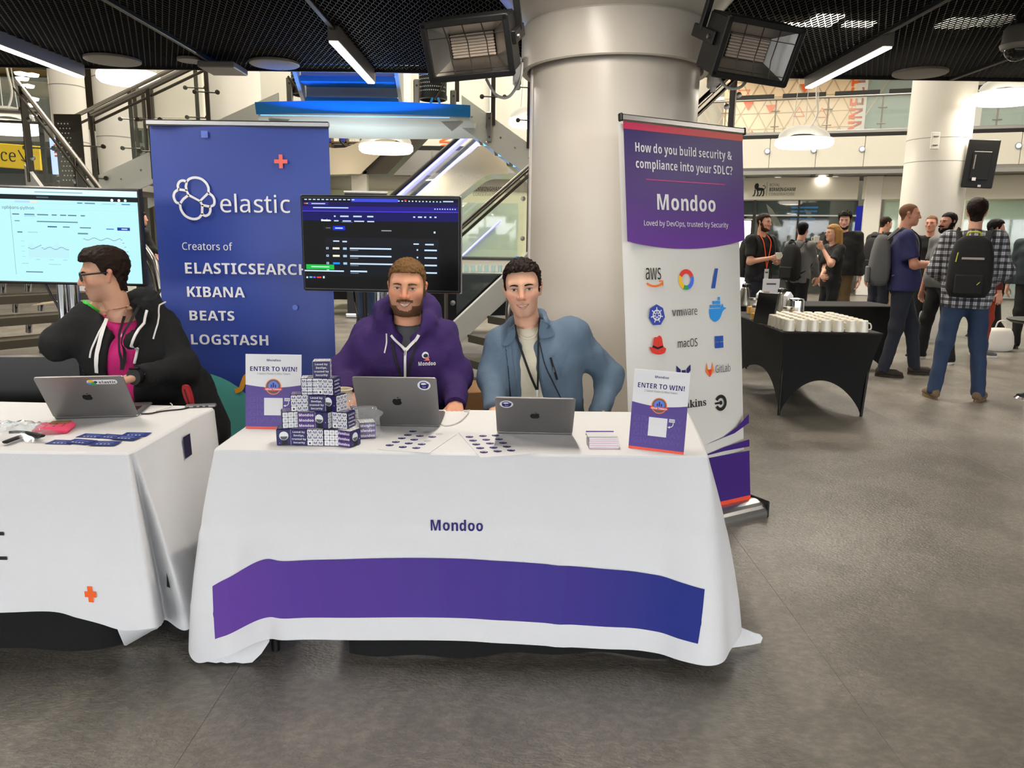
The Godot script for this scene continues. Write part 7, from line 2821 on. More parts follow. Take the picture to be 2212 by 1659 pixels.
	cfg = {"base": Vector3(-1.55,0,-3.33),"head": h,"neck": Vector3(-1.682,1.051,-3.27),"sA": Vector3(-1.78,1.011,-3.26),"sB": Vector3(-1.551,1.021,-3.34),"eA": Vector3(-1.909,0.96,-3.18),"eB": Vector3(-1.416,0.85,-3.24),"wA": Vector3(-1.804,1.1,-3.26),"wB": Vector3(-1.486,0.861,-2.99),
		"pelvis": Vector3(-1.50,0.53,-3.34),"knees": [Vector3(-1.66,0.50,-2.88),Vector3(-1.36,0.50,-2.90)],"feet": [Vector3(-1.66,0.06,-2.94),Vector3(-1.36,0.06,-2.94)],"half": 0.115,"deep": 0.11,"skin": Color(0.79,0.60,0.49),
		"hair": ["hair brown",Color(0.135,0.09,0.06)],"iris": Color(0.25,0.20,0.16),"brow": Color(0.20,0.13,0.09),"face": {"teeth": 0.004,"mouth": 0.020,"eye": 0.0036,"gaze": Vector2(0.001,-0.001),"lip": Color(0.74,0.36,0.36),"stubble": Color(0.52,0.40,0.33),"stubble_amount": 0.45},
		"hands": [[Vector3(-1.804,1.1,-3.26),Vector3(0.93,-0.02,-0.14),Vector3(0.1,0.2,0.9),1.0,0.35],[Vector3(-1.486,0.861,-2.99),Vector3(-0.85,-0.22,0.35),Vector3(-0.1,-1,-0.1),1.0,0.55]]}
	t = seated("man with black glasses in a black hoodie and pink t-shirt, hand behind his neck",cfg)
	o = cfg.base
	tee = upper_cloth(cfg,0.0,false)
	tee.cut(Vector3(-1.658,1.041,-3.22),Vector3(0.15,1,0.35),0.085)
	tee.wrinkle(0.010,5,Vector3(1,0.7,1),9.0)
	nets_part(t,"t_shirt",tee,0.0095,[(cfg.sA + cfg.sB) * 0.5],M["tee pink"],o)
	hd = upper_cloth(cfg,0.020,true)
	hd.wrinkle(0.014,23,Vector3(1.1,0.8,1.0),7.0)
	hr = [Vector3(-1.724,1.09,-3.36),Vector3(-1.696,1.113,-3.38),Vector3(-1.653,1.136,-3.38),Vector3(-1.593,1.128,-3.36),Vector3(-1.567,1.097,-3.3),Vector3(-1.579,1.097,-3.22)]
	for i in hr.size() - 1:
		hd.bone(hr[i],hr[i + 1],0.03 if i == 0 else 0.036,0.036)
	hd.bone(Vector3(-1.578,1.104,-3.22),Vector3(-1.579,0.975,-3.13),0.034,0.030)
	hd0 = hd.twin()
	hd.open_front(hd0,[Vector2(-1.594,1.074),Vector2(-1.624,0.988),Vector2(-1.654,0.862),Vector2(-1.657,0.706)],[0.060,0.056,0.052,0.055],0.080)
	hd.hole(h.out(Vector3(0,-0.03,-0.02)),Vector3(-1.668,1.042,-3.24),0.064,0.064)
	hd.cut(Vector3(-1.50,0.50,-3.34),Vector3.DOWN,0.45)
	nets_part(t,"hoodie",hd,0.0095,[(cfg.sA + cfg.sB) * 0.5 + Vector3(0.12,-0.15,0),cfg.eA,cfg.eB,hr[2],cfg.sA],M["hoodie black"],o)
	z0 = -2.75
	part("drawcord",cord_on(hd0,smooth2([Vector2(-1.709,1.055),Vector2(-1.73,0.998),Vector2(-1.75,0.945),Vector2(-1.761,0.907)],Vector2.ZERO,4),0.004,z0,o),M["cord white"],t)
	part("zip_tape",ribbon(hd0,smooth2([Vector2(-1.703,1.067),Vector2(-1.715,0.999),Vector2(-1.729,0.922),Vector2(-1.74,0.842)],Vector2.ZERO,4),0.016,0.004,z0,o),M["cord white"],t)
	part("drawcord",cord_on(hd0,smooth2([Vector2(-1.524,1.125),Vector2(-1.52,1.077),Vector2(-1.518,1.03),Vector2(-1.526,0.979)],Vector2.ZERO,4),0.0038,z0,o),M["cord white"],t)
	part("drawcord",cord_on(hd0,smooth2([Vector2(-1.533,1.103),Vector2(-1.547,1.029),Vector2(-1.57,0.944),Vector2(-1.589,0.882)],Vector2.ZERO,4),0.0058,z0,o),M["cord white"],t)
	both = Pair.new()
	both.a = hd0
	both.b = tee
	part("lanyard",ribbon(both,smooth2([Vector2(-1.542,1.181),Vector2(-1.573,1.076),Vector2(-1.606,0.991),Vector2(-1.627,0.895),Vector2(-1.636,0.855)],Vector2.ZERO,5),0.012,0.003,z0,o),M["lanyard black"],t)
	part("lanyard",ribbon(both,smooth2([Vector2(-1.64,1.075),Vector2(-1.645,1),Vector2(-1.639,0.914),Vector2(-1.638,0.855)],Vector2.ZERO,5),0.010,0.003,z0,o),M["lanyard black"],t)
	var on3 := func(q: Vector2) -> Vector3: return onto(both,q,z0,0.003) - o
	var c1 := Vector3(-1.623,0.997,-3.1)
	part("lettering",letters(MB.new(),"Dev",c1.x,c1.y,0.028,0.018,0.0,true,on3).done(),M["ink white"],t)
	# wristband,watch
	var wd: Vector3 = (cfg.wA - cfg.eA).normalized()
	part("wristband",tubem([cfg.wA + wd * 0.000 - o,cfg.wA + wd * 0.014 - o],0.043,22),paint("band green",Color(0.16,0.72,0.13),0.5),t)
	var we: Vector3 = (cfg.wB - cfg.eB).normalized()
	part("watch",tubem([cfg.wB + we * 0.004 - o,cfg.wB + we * 0.030 - o],0.033,20),M["black plastic"],t)
	part("watch_face",boxm(Vector3(0.034,0.008,0.03),cfg.wB + we * 0.017 + Vector3(0,0.033,0.006) - o,0.003),M["dome"],t)
	# glasses
	var gl := MB.new()
	var gz := 0.100
	for sx in [-1.0,1.0]:
		var rim := []
		for p in round2(sx * 0.032 - 0.026,-0.014,sx * 0.032 + 0.026,0.019,0.010,3):
			rim.append(h.out(Vector3(p.x,p.y,gz - 0.3 * absf(p.x) * absf(p.x) * 6.0)) - o)
		gl.tube(rim,0.0034,6,true)
		gl.tube([h.out(Vector3(sx * 0.058,0.013,gz - 0.006)) - o,h.out(Vector3(sx * 0.076,0.014,0.04)) - o,h.out(Vector3(sx * 0.081,0.014,-0.02)) - o],0.0034,6)
		gl.tube([h.out(Vector3(sx * 0.006,0.008,gz)) - o,h.out(Vector3(0,0.011,gz + 0.002)) - o],0.0024,6)
	part("glasses_frame",gl.done(),M["black plastic"],t)
	for sx in [-1.0,1.0]:
		var ln := MB.new()
		var pts := []
		for p in round2(sx * 0.032 - 0.025,-0.013,sx * 0.032 + 0.025,0.018,0.009,2):
			pts.append(h.out(Vector3(p.x,p.y,gz - 0.3 * p.x * p.x * 6.0)) - o)
		for i in range(1,pts.size() - 1):
			ln.tri(pts[0],pts[i],pts[i + 1])
		part("glasses_lens",ln.done(),M["clear glass"],t)


class Pair:
	var a
	var b

	func at(p: Vector3) -> float:
		return minf(a.at(p),b.at(p))


func shoe(t: Node3D,ankle: Vector3,yaw: float,upper: Material,sole: Material,size := 1.0) -> void:
	var f := Field.new()
	f.k = 0.02
	f.bone(Vector3(0,0.075,-0.03),Vector3(0,0.05,-0.035),0.036,0.036)
	f.bone(Vector3(0,0.052,-0.035),Vector3(0,0.048,0.11),0.036,0.038)
	f.bone(Vector3(-0.01,0.044,0.11),Vector3(0.0,0.036,0.165),0.036,0.03)
	f.cut(Vector3(0,0.024,0.06),Vector3.DOWN,0.3)
	f.cut(Vector3(0,0.10,-0.03),Vector3.UP,0.1)
	var key := "shoe_mesh"
	if not meshes.has(key):
		var mb := MB.new()
		nets(mb,f,0.010,[Vector3(0,0.05,0.05)])
		meshes[key] = mb.done()
		var out := PackedVector2Array()
		for i in 20:
			var a := TAU * i / 20
			var w := 0.042 if sin(a) > -0.2 else 0.037
			out.append(Vector2(cos(a) * w * (1.0 - 0.12 * absf(sin(a))),-(0.062 + sin(a) * 0.138)))
		var sm := MB.new()
		sm.xf = Transform3D(Basis(Vector3.RIGHT,-PI / 2),Vector3.ZERO)
		sm.prism(out,0.0,0.028)
		meshes["shoe_sole"] = sm.done()
	var xf := Transform3D(Basis(Vector3.UP,yaw).scaled(Vector3.ONE * size),Vector3(ankle.x,0.0,ankle.z))
	var u := part("shoe",meshes[key],upper,t,xf)
	part("sole",meshes["shoe_sole"],sole,u)


var meshes := {}



# ---------------------------------------------------------------- things on the two tables
const TT := 0.7455


func sticker_mesh() -> ArrayMesh:
	if not meshes.has("facelet"):
		var mb := MB.new()
		mb.prism(round2(-0.0082,-0.0082,0.0082,0.0082,0.002,2),0.0,0.0007)
		meshes["facelet"] = mb.done()
	return meshes["facelet"]


func cube_face(t: Node3D,style: String,xf: Transform3D) -> void:
	var g := 0.0177
	for i in 9:
		var p := Vector3(g * (i % 3 - 1),g * (int(i / 3.0) - 1),0.0)
		var mat: Material = M["facelet white"]
		if style in ["L","P"]:
			mat = M["facelet navy"]
		elif style == "MP":
			mat = M["facelet purple"]
		var s := part("facelet",sticker_mesh(),mat,t,xf * Transform3D(Basis(),p))
		if style == "M" and i != 0:
			if not meshes.has("letter_m"):
				meshes["letter_m"] = letters(MB.new(),"M",-0.0052,-0.0045,0.0104,0.009,0.0009,true).done()
			part("lettering",meshes["letter_m"],M["ink navy"],s)
		elif style == "M":
			part("emblem",MB.new().flat(ring2(0,-0.001,0.0032,0.0036,8),0.0009).done(),M["ink black"],s)
		elif style == "W":
			if not meshes.has("faint"):
				meshes["faint"] = MB.new().flat(ring2(0,0,0.0042,0.0042,10),0.0009).done()
			part("emblem",meshes["faint"],M["facelet grey"],s)
	var key := "face_" + style
	if not meshes.has(key):
		var mb := MB.new()
		if style in ["MW","MP"]:
			for r in 3:
				letters(mb,"Mondoo",-0.0235,g * (r - 1) - 0.0042,0.047,0.009,0.001,true)
		elif style == "L":
			var w := ["Loved by","DevOps,","trusted by","Security"]
			var ww := [0.040,0.034,0.046,0.038]
			for r in 4:
				letters(mb,w[r],-ww[r] / 2,0.0135 - 0.0118 * r,ww[r],0.0082,0.001,true)
		elif style == "P":
			mb.flat(ring2(-0.004,0.005,0.0145,0.0145,20),0.001)
			mb.flat(ring2(0.019,-0.006,0.0016,0.0016,6),0.001)
			mb.flat(ring2(-0.018,-0.019,0.001,0.001,6),0.001)
		meshes[key] = mb.done()
	if style in ["MW","MP","L","P"]:
		part("print",meshes[key],M["ink navy"] if style == "MW" else M["ink white"],t,xf)
	if style == "P":
		part("print",MB.new().flat(PackedVector2Array(arc2(Vector2(-0.004,0.003),0.0115,PI,TAU,10)),0.0014).done(),M["ink grey"],t,xf)
		part("print",MB.new().flat(rect2(-0.010,-0.026,0.007,-0.011),0.0013).done(),M["ink black"],t,xf)


func puzzle_cube(label: String,at: Vector3,yaw: float,styles: Array) -> void:
	var t := thing("puzzle_cube",label,"puzzle cube",at,yaw,"printed puzzle cubes stacked on the white table")
	part("core",boxm(Vector3(0.0545,0.0545,0.0545),Vector3(0,0.0275,0),0.0025),M["black plastic"],t)
	var h := 0.02735
	var c := Vector3(0,0.0275,0)
	var bases := [Basis(),Basis(Vector3.UP,-PI / 2),Basis(Vector3.UP,PI / 2),Basis(Vector3.RIGHT,-PI / 2)]
	for i in 4:
		cube_face(t,styles[i],Transform3D(bases[i],c + bases[i].z * h))


func laptop(label: String,at: Vector3,yaw: float,w: float,lid: float,lean: float,sticker: Vector2) -> Node3D:
	var t := thing("laptop",label,"laptop",at,yaw)
	part("base",boxm(Vector3(w,0.011,lid * 0.98),Vector3(0,0.0055,-lid * 0.49),0.005),M["space grey"],t)
	part("keyboard",boxm(Vector3(w * 0.86,0.002,lid * 0.42),Vector3(0,0.0115,-lid * 0.40)),M["black plastic"],t)
	var xf := Transform3D(Basis(Vector3.RIGHT,lean),Vector3(0,0.008,0.002))
	var lm := MB.new()
	lm.prism(round2(-w / 2,0,w / 2,lid,0.009,4),-0.005,0.0)
	var l := part("lid",lm.done(),M["space grey"],t,xf)
	part("display",boxm(Vector3(w * 0.96,lid * 0.93,0.001),Vector3(0,lid * 0.5,-0.0056)),M["dome"],l)
	var lg := MB.new()
	var body := smooth2([Vector2(0,0.0095),Vector2(0.0065,0.012),Vector2(0.0115,0.0095),Vector2(0.0095,0.003),Vector2(0.0125,-0.003),Vector2(0.009,-0.0095),Vector2(0.004,-0.012),Vector2(0,-0.0108),Vector2(-0.004,-0.012),Vector2(-0.0095,-0.0085),Vector2(-0.0125,0.0),Vector2(-0.0105,0.008),Vector2(-0.006,0.0115),Vector2(-0.0002,0.0095)],Vector2.ZERO,3)
	lg.xf = Transform3D(Basis.from_scale(Vector3(1.3,1.3,1)),Vector3(0,lid * 0.5,0))
	lg.flat(PackedVector2Array(body),0.0006)
	lg.flat(PackedVector2Array([Vector2(0.0,0.0135),Vector2(0.001,0.0165),Vector2(0.0055,0.0195),Vector2(0.0045,0.0155)]),0.0006)
	part("logo",lg.done(),M["logo dark"],l)
	if sticker.x != 0.0:
		var st := MB.new().flat(ring2(sticker.x,sticker.y,0.0225,0.0225,24),0.0008)
		part("sticker",st.done(),M["ink white"],l)
		st = MB.new()
		st.flat(PackedVector2Array(smooth2([Vector2(-0.014,0.006),Vector2(-0.015,-0.006),Vector2(-0.008,-0.015),Vector2(0.008,-0.015),Vector2(0.015,-0.006),Vector2(0.016,0.008),Vector2(0.006,0.004),Vector2(-0.004,0.002)],-sticker,3)),0.0012)
		stroke(st,arc2(sticker + Vector2(-0.001,0.002),0.0125,0.4,2.9),0.004,0.0012)
		part("sticker_print",st.done(),M["ink navy"],l)
		var sm := MB.new()
		stroke(sm,arc2(sticker + Vector2(0,-0.002),0.006,PI + 0.5,TAU - 0.5),0.0018,0.0016)
		part("sticker_print",sm.done(),M["ink white"],l)
	return t


func poster(label: String,at: Vector3,yaw: float,w: float,h: float) -> void:
	var t := thing("counter_card",label,"sign",at,yaw)
	t.basis = Basis(Vector3.UP,yaw) * Basis(Vector3.RIGHT,-0.14)
	part("board",boxm(Vector3(w,h,0.003),Vector3(0,h / 2,-0.0016),0.0006),M["card white"],t)
	part("foot",MB.new().prism(PackedVector2Array([Vector2(0,0.002),Vector2(0.085,0.014),Vector2(0,0.17)]),-0.02,0.02).done(),M["card white"],t,Transform3D(Basis(Vector3.UP,PI / 2),Vector3(0,0,-0.003)))
	var px := func(x: float,y: float) -> Vector2: return Vector2((x / 758.0 - 0.5) * w,(1.0 - y / 1030.0) * h)
	var edge := []
	for i in 13:
		var f := i / 12.0
		edge.append(px.call(758.0 * f,420 + 38 * sin(PI * f)))
	var poly := PackedVector2Array([px.call(0,1000),px.call(758,1000)])
	edge.reverse()
	poly.append_array(PackedVector2Array(edge))
	shape(t,M["poster purple"],poly,0.0002,"purple_print")
	shape(t,M["ink orange"],PackedVector2Array([px.call(0,1030),px.call(758,1030),px.call(758,998),px.call(0,998)]),0.0003,"stripe")
	var u := w / 758.0
	var v := h / 1030.0
	word(t,M["ink navy"],"Mondoo",px.call(290,0).x,px.call(0,97).y,188 * u,33 * v,0.0004,true,"wordmark")
	word(t,M["ink navy"],"ENTER TO WIN!",px.call(63,0).x,px.call(0,232).y,637 * u,62 * v,0.0004,true)
	word(t,M["ink grey"],"2 Season Passes to Alton Towers",px.call(160,0).x,px.call(0,280).y,448 * u,28 * v,0.0004)
	for i in 4:
		word(t,M["poster violet"],"GIVEAWAY",px.call(50,0).x,px.call(0,655 + 95 * i).y,655 * u,66 * v,0.0003)
	var c: Vector2 = px.call(378,446)
	shape(t,M["logo orange"],ring2(c.x,c.y,108 * u,108 * u,28),0.0006,"badge")
	shape(t,M["ink grey"],ring2(c.x,c.y,96 * u,96 * u,28),0.0008,"badge")
	shape(t,M["ink lilac"],ring2(c.x,c.y + 12 * u,72 * u,66 * u,24),0.001,"badge")
	var tw := MB.new()
	for q in [[-34,26,16,60],[-8,22,18,84],[22,26,16,58]]:
		tw.flat(rect2(c.x + q[0] * u,c.y - q[1] * u * 0.4,c.x + (q[0] + q[2]) * u,c.y + (q[3] - 30) * u),0.0012)
	part("badge",tw.done(),M["ink navy"],t)
	shape(t,M["logo red"],PackedVector2Array([px.call(258,455),px.call(378,470),px.call(498,455),px.call(500,490),px.call(378,506),px.call(256,490)]),0.0014,"ribbon")
	word(t,M["ink white"],"Alton Towers",px.call(272,0).x,px.call(0,492).y,212 * u,26 * v,0.0016,true)
	shape(t,M["card white"],rect2(px.call(253,0).x,px.call(0,840).y,px.call(505,0).x,px.call(0,600).y),0.0006,"white_square")
	shape(t,M["card white"],rect2(px.call(528,0).x,px.call(0,642).y,px.call(604,0).x,px.call(0,600).y),0.0006,"tab")
	word(t,M["ink navy"],"SCAN ME!",px.call(535,0).x,px.call(0,632).y,62 * u,20 * v,0.0008,true)
	var ar := MB.new()
	stroke(ar,arc2(px.call(540,660),46 * u,-1.5,0.3),9 * u,0.0006)
	ar.flat(PackedVector2Array([px.call(512,706),px.call(545,690),px.call(545,722)]),0.0006)
	part("arrow",ar.done(),M["ink white"],t)


func build_table_goods() -> void:
	paint("facelet white",Color(0.90,0.90,0.91),0.35)
	paint("facelet navy",Color(0.105,0.075,0.36),0.35)
	paint("facelet purple",Color(0.31,0.17,0.50),0.35)
	paint("facelet grey",Color(0.74,0.75,0.77),0.35)
	paint("space grey",Color(0.56,0.55,0.55),0.45,0.8)
	paint("logo dark",Color(0.10,0.10,0.105),0.25,0.3)
	paint("card white",Color(0.86,0.86,0.87),0.5)
	paint("poster purple",Color(0.27,0.16,0.52),0.45)
	paint("poster violet",Color(0.32,0.215,0.58),0.45)
	var s := 0.055
	var zf := -2.41
	# style order: front,left side,right side,top
	var cubes := [
		["puzzle cube with the grey planet print, leftmost of the bottom row",610,955,0,0.22,["P","W","L","L"]],
		["puzzle cube with Loved by DevOps lines, second in the bottom row",645,955,0,-0.02,["L","M","W","MP"]],
		["puzzle cube with navy M letters in the middle of the bottom row",680,955,0,-0.03,["M","P","L","W"]],
		["puzzle cube with blank white squares in the bottom row",717,955,0,-0.05,["W","M","L","P"]],
		["puzzle cube with purple Mondoo rows at the right end of the bottom row",750,958,0,-0.42,["MP","M","P","W"]],
		["puzzle cube with blank white squares at the left of the second row",618,923,1,0.35,["W","L","M","MP"]],
		["puzzle cube with purple Mondoo rows in the second row",657,921,1,0.05,["MP","L","W","M"]],
		["puzzle cube with the grey planet print in the second row",694,921,1,-0.30,["P","M","W","L"]],
		["puzzle cube with M letters at the right of the second row",736,922,1,-0.30,["M","W","L","L"]],
		["puzzle cube with M letters at the left of the third row",637,888,2,0.22,["M","L","W","MP"]],
		["puzzle cube with Loved by DevOps lines in the middle of the third row",679,886,2,0.02,["L","W","M","P"]],
		["puzzle cube with the planet print at the right of the third row",715,887,2,-0.45,["P","L","M","L"]],
		["puzzle cube with white Mondoo rows in the fourth row",661,853,3,0.18,["MW","L","W","M"]],
		["puzzle cube with M letters in the fourth row",702,852,3,-0.22,["M","W","L","L"]],
		["puzzle cube with Loved by DevOps lines on top of the stack",686,816,4,0.16,["L","W","M","M"]]]
	var spots := [Vector3(-0.743,0.759,-2.4),Vector3(-0.691,0.76,-2.4),Vector3(-0.638,0.761,-2.4),Vector3(-0.582,0.762,-2.4),Vector3(-0.533,0.759,-2.4),Vector3(-0.729,0.809,-2.4),Vector3(-0.67,0.813,-2.4),Vector3(-0.615,0.814,-2.4),Vector3(-0.552,0.813,-2.4),Vector3(-0.698,0.863,-2.4),Vector3(-0.636,0.867,-2.4),Vector3(-0.582,0.867,-2.4),Vector3(-0.661,0.917,-2.4),Vector3(-0.6,0.92,-2.4),Vector3(-0.622,0.974,-2.4)]
	for i in cubes.size():
		var q: Array = cubes[i]
		var back: float = [0.0,-0.012,-0.02,-0.022,-0.026][q[3]]
		puzzle_cube(q[0],Vector3(spots[i].x,TT + s * q[3],zf - 0.028 + back + (0.012 if i == 4 else 0.0)),q[4],q[5])
	var bag := glass("bag film",Color(0.95,0.96,0.98),0.12)
	bag.roughness = 0.12
	for q in [[Vector3(-0.496,0.746,-2.507),0.35,["MP","W","M","W"],0.0],[Vector3(-0.568,0.746,-2.72),0.3,["W","M","MP","L"],0.02]]:
		var p: Vector3 = q[0] + Vector3(0,0,-0.03)
		puzzle_cube("puzzle cube in a clear bag, purple Mondoo side out, right of the stack" if q[3] == 0.0 else "puzzle cube in a clear bag standing behind the stack",p,q[1],q[2])
		var f := FastNoiseLite.new()
		f.seed = 4 + int(q[3] * 100)
		f.frequency = 22.0
		var rows := []
		for j in 12:
			var row := PackedVector3Array()
			var v := j / 11.0
			for i in 28:
				var a := TAU * i / 28
				var r := 0.047 * (1.0 - 0.75 * smoothstep(0.6,1.0,v))
				var d := Vector3(cos(a) * r * (1.0 + smoothstep(0.6,1.0,v) * 2.0),v * 0.10,sin(a) * r * 0.9)
				d += Vector3.ONE * f.get_noise_3dv(d * 1.6) * 0.010
				row.append(d + Vector3(0,0.006,0))
			rows.append(row)
		solid("plastic_bag",MB.new().sheet(rows,true).done(),bag,"clear plastic bag round the cube at the right foot of the stack" if q[3] == 0.0 else "clear plastic zip bag behind the stack of cubes","plastic bag",p)
	poster("upright white and purple ENTER TO WIN card behind the stack of cubes",Vector3(-0.841,0.746,-2.621),0.0,0.197,0.264)
	poster("upright white and purple ENTER TO WIN card at the right end of the table",Vector3(0.47,0.746,-2.401),-0.42,0.182,0.262)
	laptop("open grey laptop with a round white sticker in front of the man in purple",Vector3(-0.4025,TT,-2.684),0.0,0.288,0.229,0.56,Vector2(0.10,0.196))
	laptop("open grey laptop tilted low in front of the man in the blue jacket",Vector3(0.0815,TT,-2.597),-0.03,0.264,0.222,0.80,Vector2(-0.095,0.185))
	var l1 := laptop("open grey laptop with an elastic sticker on the left table",Vector3(-1.535,TT,-2.748),0.205,0.285,0.226,0.70,Vector2.ZERO)
	var lid: Node3D = l1.get_node("lid")
	shape(lid,M["ink white"],round2(0.02,0.186,0.118,0.21,0.01),0.0008,"sticker")
	word(lid,M["ink black"],"elastic",0.058,0.190,0.056,0.015,0.0012,true)
	for q in [[0.033,0.201,0.009,"logo yellow"],[0.04,0.19,0.009,"logo green"],[0.027,0.191,0.006,"logo sky"],[0.048,0.198,0.006,"ink navy"]]:
		shape(lid,M[q[3]],ring2(q[0],q[1],q[2],q[2],12),0.0012,"sticker_print")
	# sheets of round stickers
	var sheets := [[[Vector2(-0.43,-2.377),Vector2(-0.259,-2.343),Vector2(-0.191,-2.58),Vector2(-0.376,-2.655)],[Vector2(-0.347,-2.613),Vector2(-0.358,-2.561),Vector2(-0.372,-2.516),Vector2(-0.385,-2.467),Vector2(-0.399,-2.426),Vector2(-0.315,-2.55),Vector2(-0.328,-2.5),Vector2(-0.34,-2.452),Vector2(-0.353,-2.406),Vector2(-0.271,-2.54),Vector2(-0.296,-2.443),Vector2(-0.308,-2.397)],[Vector2(-0.298,-2.602),Vector2(-0.251,-2.579),Vector2(-0.282,-2.485)],"white sheet with twelve purple round stickers lying before the first grey laptop"],[[Vector2(-0.186,-2.606),Vector2(-0.095,-2.299),Vector2(0.08,-2.355),Vector2(0.006,-2.591)],[Vector2(-0.144,-2.547),Vector2(-0.129,-2.499),Vector2(-0.116,-2.452),Vector2(-0.101,-2.407),Vector2(-0.087,-2.359),Vector2(-0.098,-2.562),Vector2(-0.085,-2.513),Vector2(-0.071,-2.466),Vector2(-0.058,-2.415),Vector2(-0.043,-2.372),Vector2(-0.055,-2.571),Vector2(-0.042,-2.522),Vector2(-0.027,-2.475),Vector2(-0.014,-2.429),Vector2(0,-2.385)],[],"white sheet full of purple round stickers lying before the tilted grey laptop"]]
	for q in sheets:
		var c := Vector2.ZERO
		for p in q[0]:
			c += p * 0.25
		var t := thing("sticker_sheet",q[3],"sticker sheet",Vector3(c.x,TT,c.y))
		var flatten := Basis(Vector3.RIGHT,-PI / 2)
		var poly := PackedVector2Array()
		for p in q[0]:
			poly.append(Vector2(p.x - c.x,-(p.y - c.y)))
		part("sheet",MB.new().prism(poly,0.0,0.0012).done(),M["card white"],t,Transform3D(flatten,Vector3.ZERO))
		for p in q[1]:
			var st := part("sticker",MB.new().flat(ring2(0,0,0.0135,0.0135,18)).done(),M["ink navy"],t,Transform3D(flatten,Vector3(p.x - c.x,0.0016,p.y - c.y)))
			var ar := MB.new()
			stroke(ar,arc2(Vector2(0,-0.001),0.0085,0.3,2.8,8),0.003,0.0004)
			part("print",ar.done(),M["ink white"],st)
		for p in q[2]:
			part("bare_spot",MB.new().flat(ring2(0,0,0.0135,0.0135,18)).done(),M["facelet grey"],t,Transform3D(flatten,Vector3(p.x - c.x,0.0016,p.y - c.y)))
	# pack of cards
	var ct := thing("card_stack","small stack of pale pink cards with a purple card behind, beside the right counter card","cards",Vector3(0.303,TT,-2.455),0.05)
	var pink := paint("card pink",Color(0.88,0.78,0.82),0.6)
	for i in 10:
		part("card",boxm(Vector3(0.098,0.0034,0.062),Vector3(0.001 * sin(i * 2.1),0.0018 + 0.0037 * i,0.001 * cos(i * 3.3))),pink if i % 2 == 0 else M["card white"],ct)
	part("top_card",boxm(Vector3(0.098,0.0012,0.060),Vector3(-0.004,0.0390,-0.006)),M["card white"],ct)
	part("purple_card",boxm(Vector3(0.094,0.014,0.002),Vector3(-0.004,0.036,-0.037)),M["facelet purple"],ct)
	# cup,cables,hub
	var cup := thing("paper_cup","white paper cup half hidden behind the stack of cubes","cup",Vector3(-0.659,0.746,-2.92))
	part("wall",MB.new().lathe([Vector2(0.026,0.0),Vector2(0.036,0.085),Vector2(0.0385,0.088),Vector2(0.036,0.09),Vector2(0.033,0.086),Vector2(0.025,0.01),Vector2(0,0.01)],28).done(),M["tee cream"],cup)
	solid("charging_cable",tubem(smooth([Vector3(-0.267,0.749,-2.73),Vector3(-0.235,0.749,-2.697),Vector3(-0.197,0.749,-2.749),Vector3(-0.177,0.749,-2.84),Vector3(-0.169,0.749,-2.919),Vector3(-0.186,0.749,-2.934),Vector3(-0.165,0.749,-2.952)],5),0.0026,7),M["cable white"],"white charging cable lying between the two laptops of the front table","cable")
	var hub := thing("usb_hub","slim dark grey hub at the back corner of the left table","hub",Vector3(-1.232,TT,-2.955),0.25)
	part("case",boxm(Vector3(0.115,0.012,0.03),Vector3(0,0.006,0),0.004),M["space grey"],hub)
	for i in 3:
		part("port",boxm(Vector3(0.012,0.005,0.002),Vector3(-0.02 + 0.022 * i,0.006,0.0148)),M["black plastic"],hub)
	solid("hub_cable",tubem(smooth([Vector3(-1.4,0.749,-2.811),Vector3(-1.369,0.749,-2.821),Vector3(-1.349,0.749,-2.853),Vector3(-1.316,0.749,-2.88),Vector3(-1.285,0.749,-2.898),Vector3(-1.27,0.749,-2.932)],5),0.003,7),M["black plastic"],"black cable from the laptop to the slim hub on the left table","cable")
	solid("white_cable",tubem(smooth([Vector3(-1.363,0.75,-2.856),Vector3(-1.353,0.75,-2.889),Vector3(-1.342,0.75,-2.923),Vector3(-1.35,0.75,-2.965),Vector3(-1.372,0.75,-2.998)],5),0.0022,6),M["cable white"],"thin white cable beside the slim hub on the left table","cable")
	# bag with spotted socks
	var so := thing("spotted_socks","folded pink socks with black dots and a tan label in a clear bag","socks",Vector3(-1.571,0.746,-2.547),0.25)
	part("sock",boxm(Vector3(0.115,0.024,0.095),Vector3(0,0.012,0),0.010),paint("sock pink",Color(0.88,0.28,0.42),0.9),so)
	part("label_card",boxm(Vector3(0.062,0.003,0.035),Vector3(0.012,0.0255,-0.028),0.001),M["cardboard"],so)
	for i in 12:
		part("dot",MB.new().lathe([Vector2(0.0,0.0012),Vector2(0.0045,0.0)],10).done(),M["ink black"],so,Transform3D(Basis(),Vector3(-0.048 + 0.027 * (i % 4),0.024,-0.008 + 0.016 * int(i / 4.0) + 0.006 * (i % 2))))
	solid("black_strap",MB.new().tube(smooth([Vector3(-1.618,0.757,-2.362),Vector3(-1.617,0.757,-2.403),Vector3(-1.613,0.757,-2.439),Vector3(-1.61,0.757,-2.463),Vector3(-1.553,0.757,-2.43)],4),0.012,8,false,0.45).done(),M["lanyard black"],"black fabric strap lying on the plastic bag on the left table","strap")
	solid("black_strap",MB.new().tube(smooth([Vector3(-1.657,0.768,-2.442),Vector3(-1.631,0.768,-2.45),Vector3(-1.591,0.768,-2.44),Vector3(-1.522,0.768,-2.402)],4),0.009,8,false,0.5).done(),M["lanyard black"],"second black strap over the first beside the spotted socks","strap")
	var fb := FastNoiseLite.new()
	fb.frequency = 16.0
	var br := []
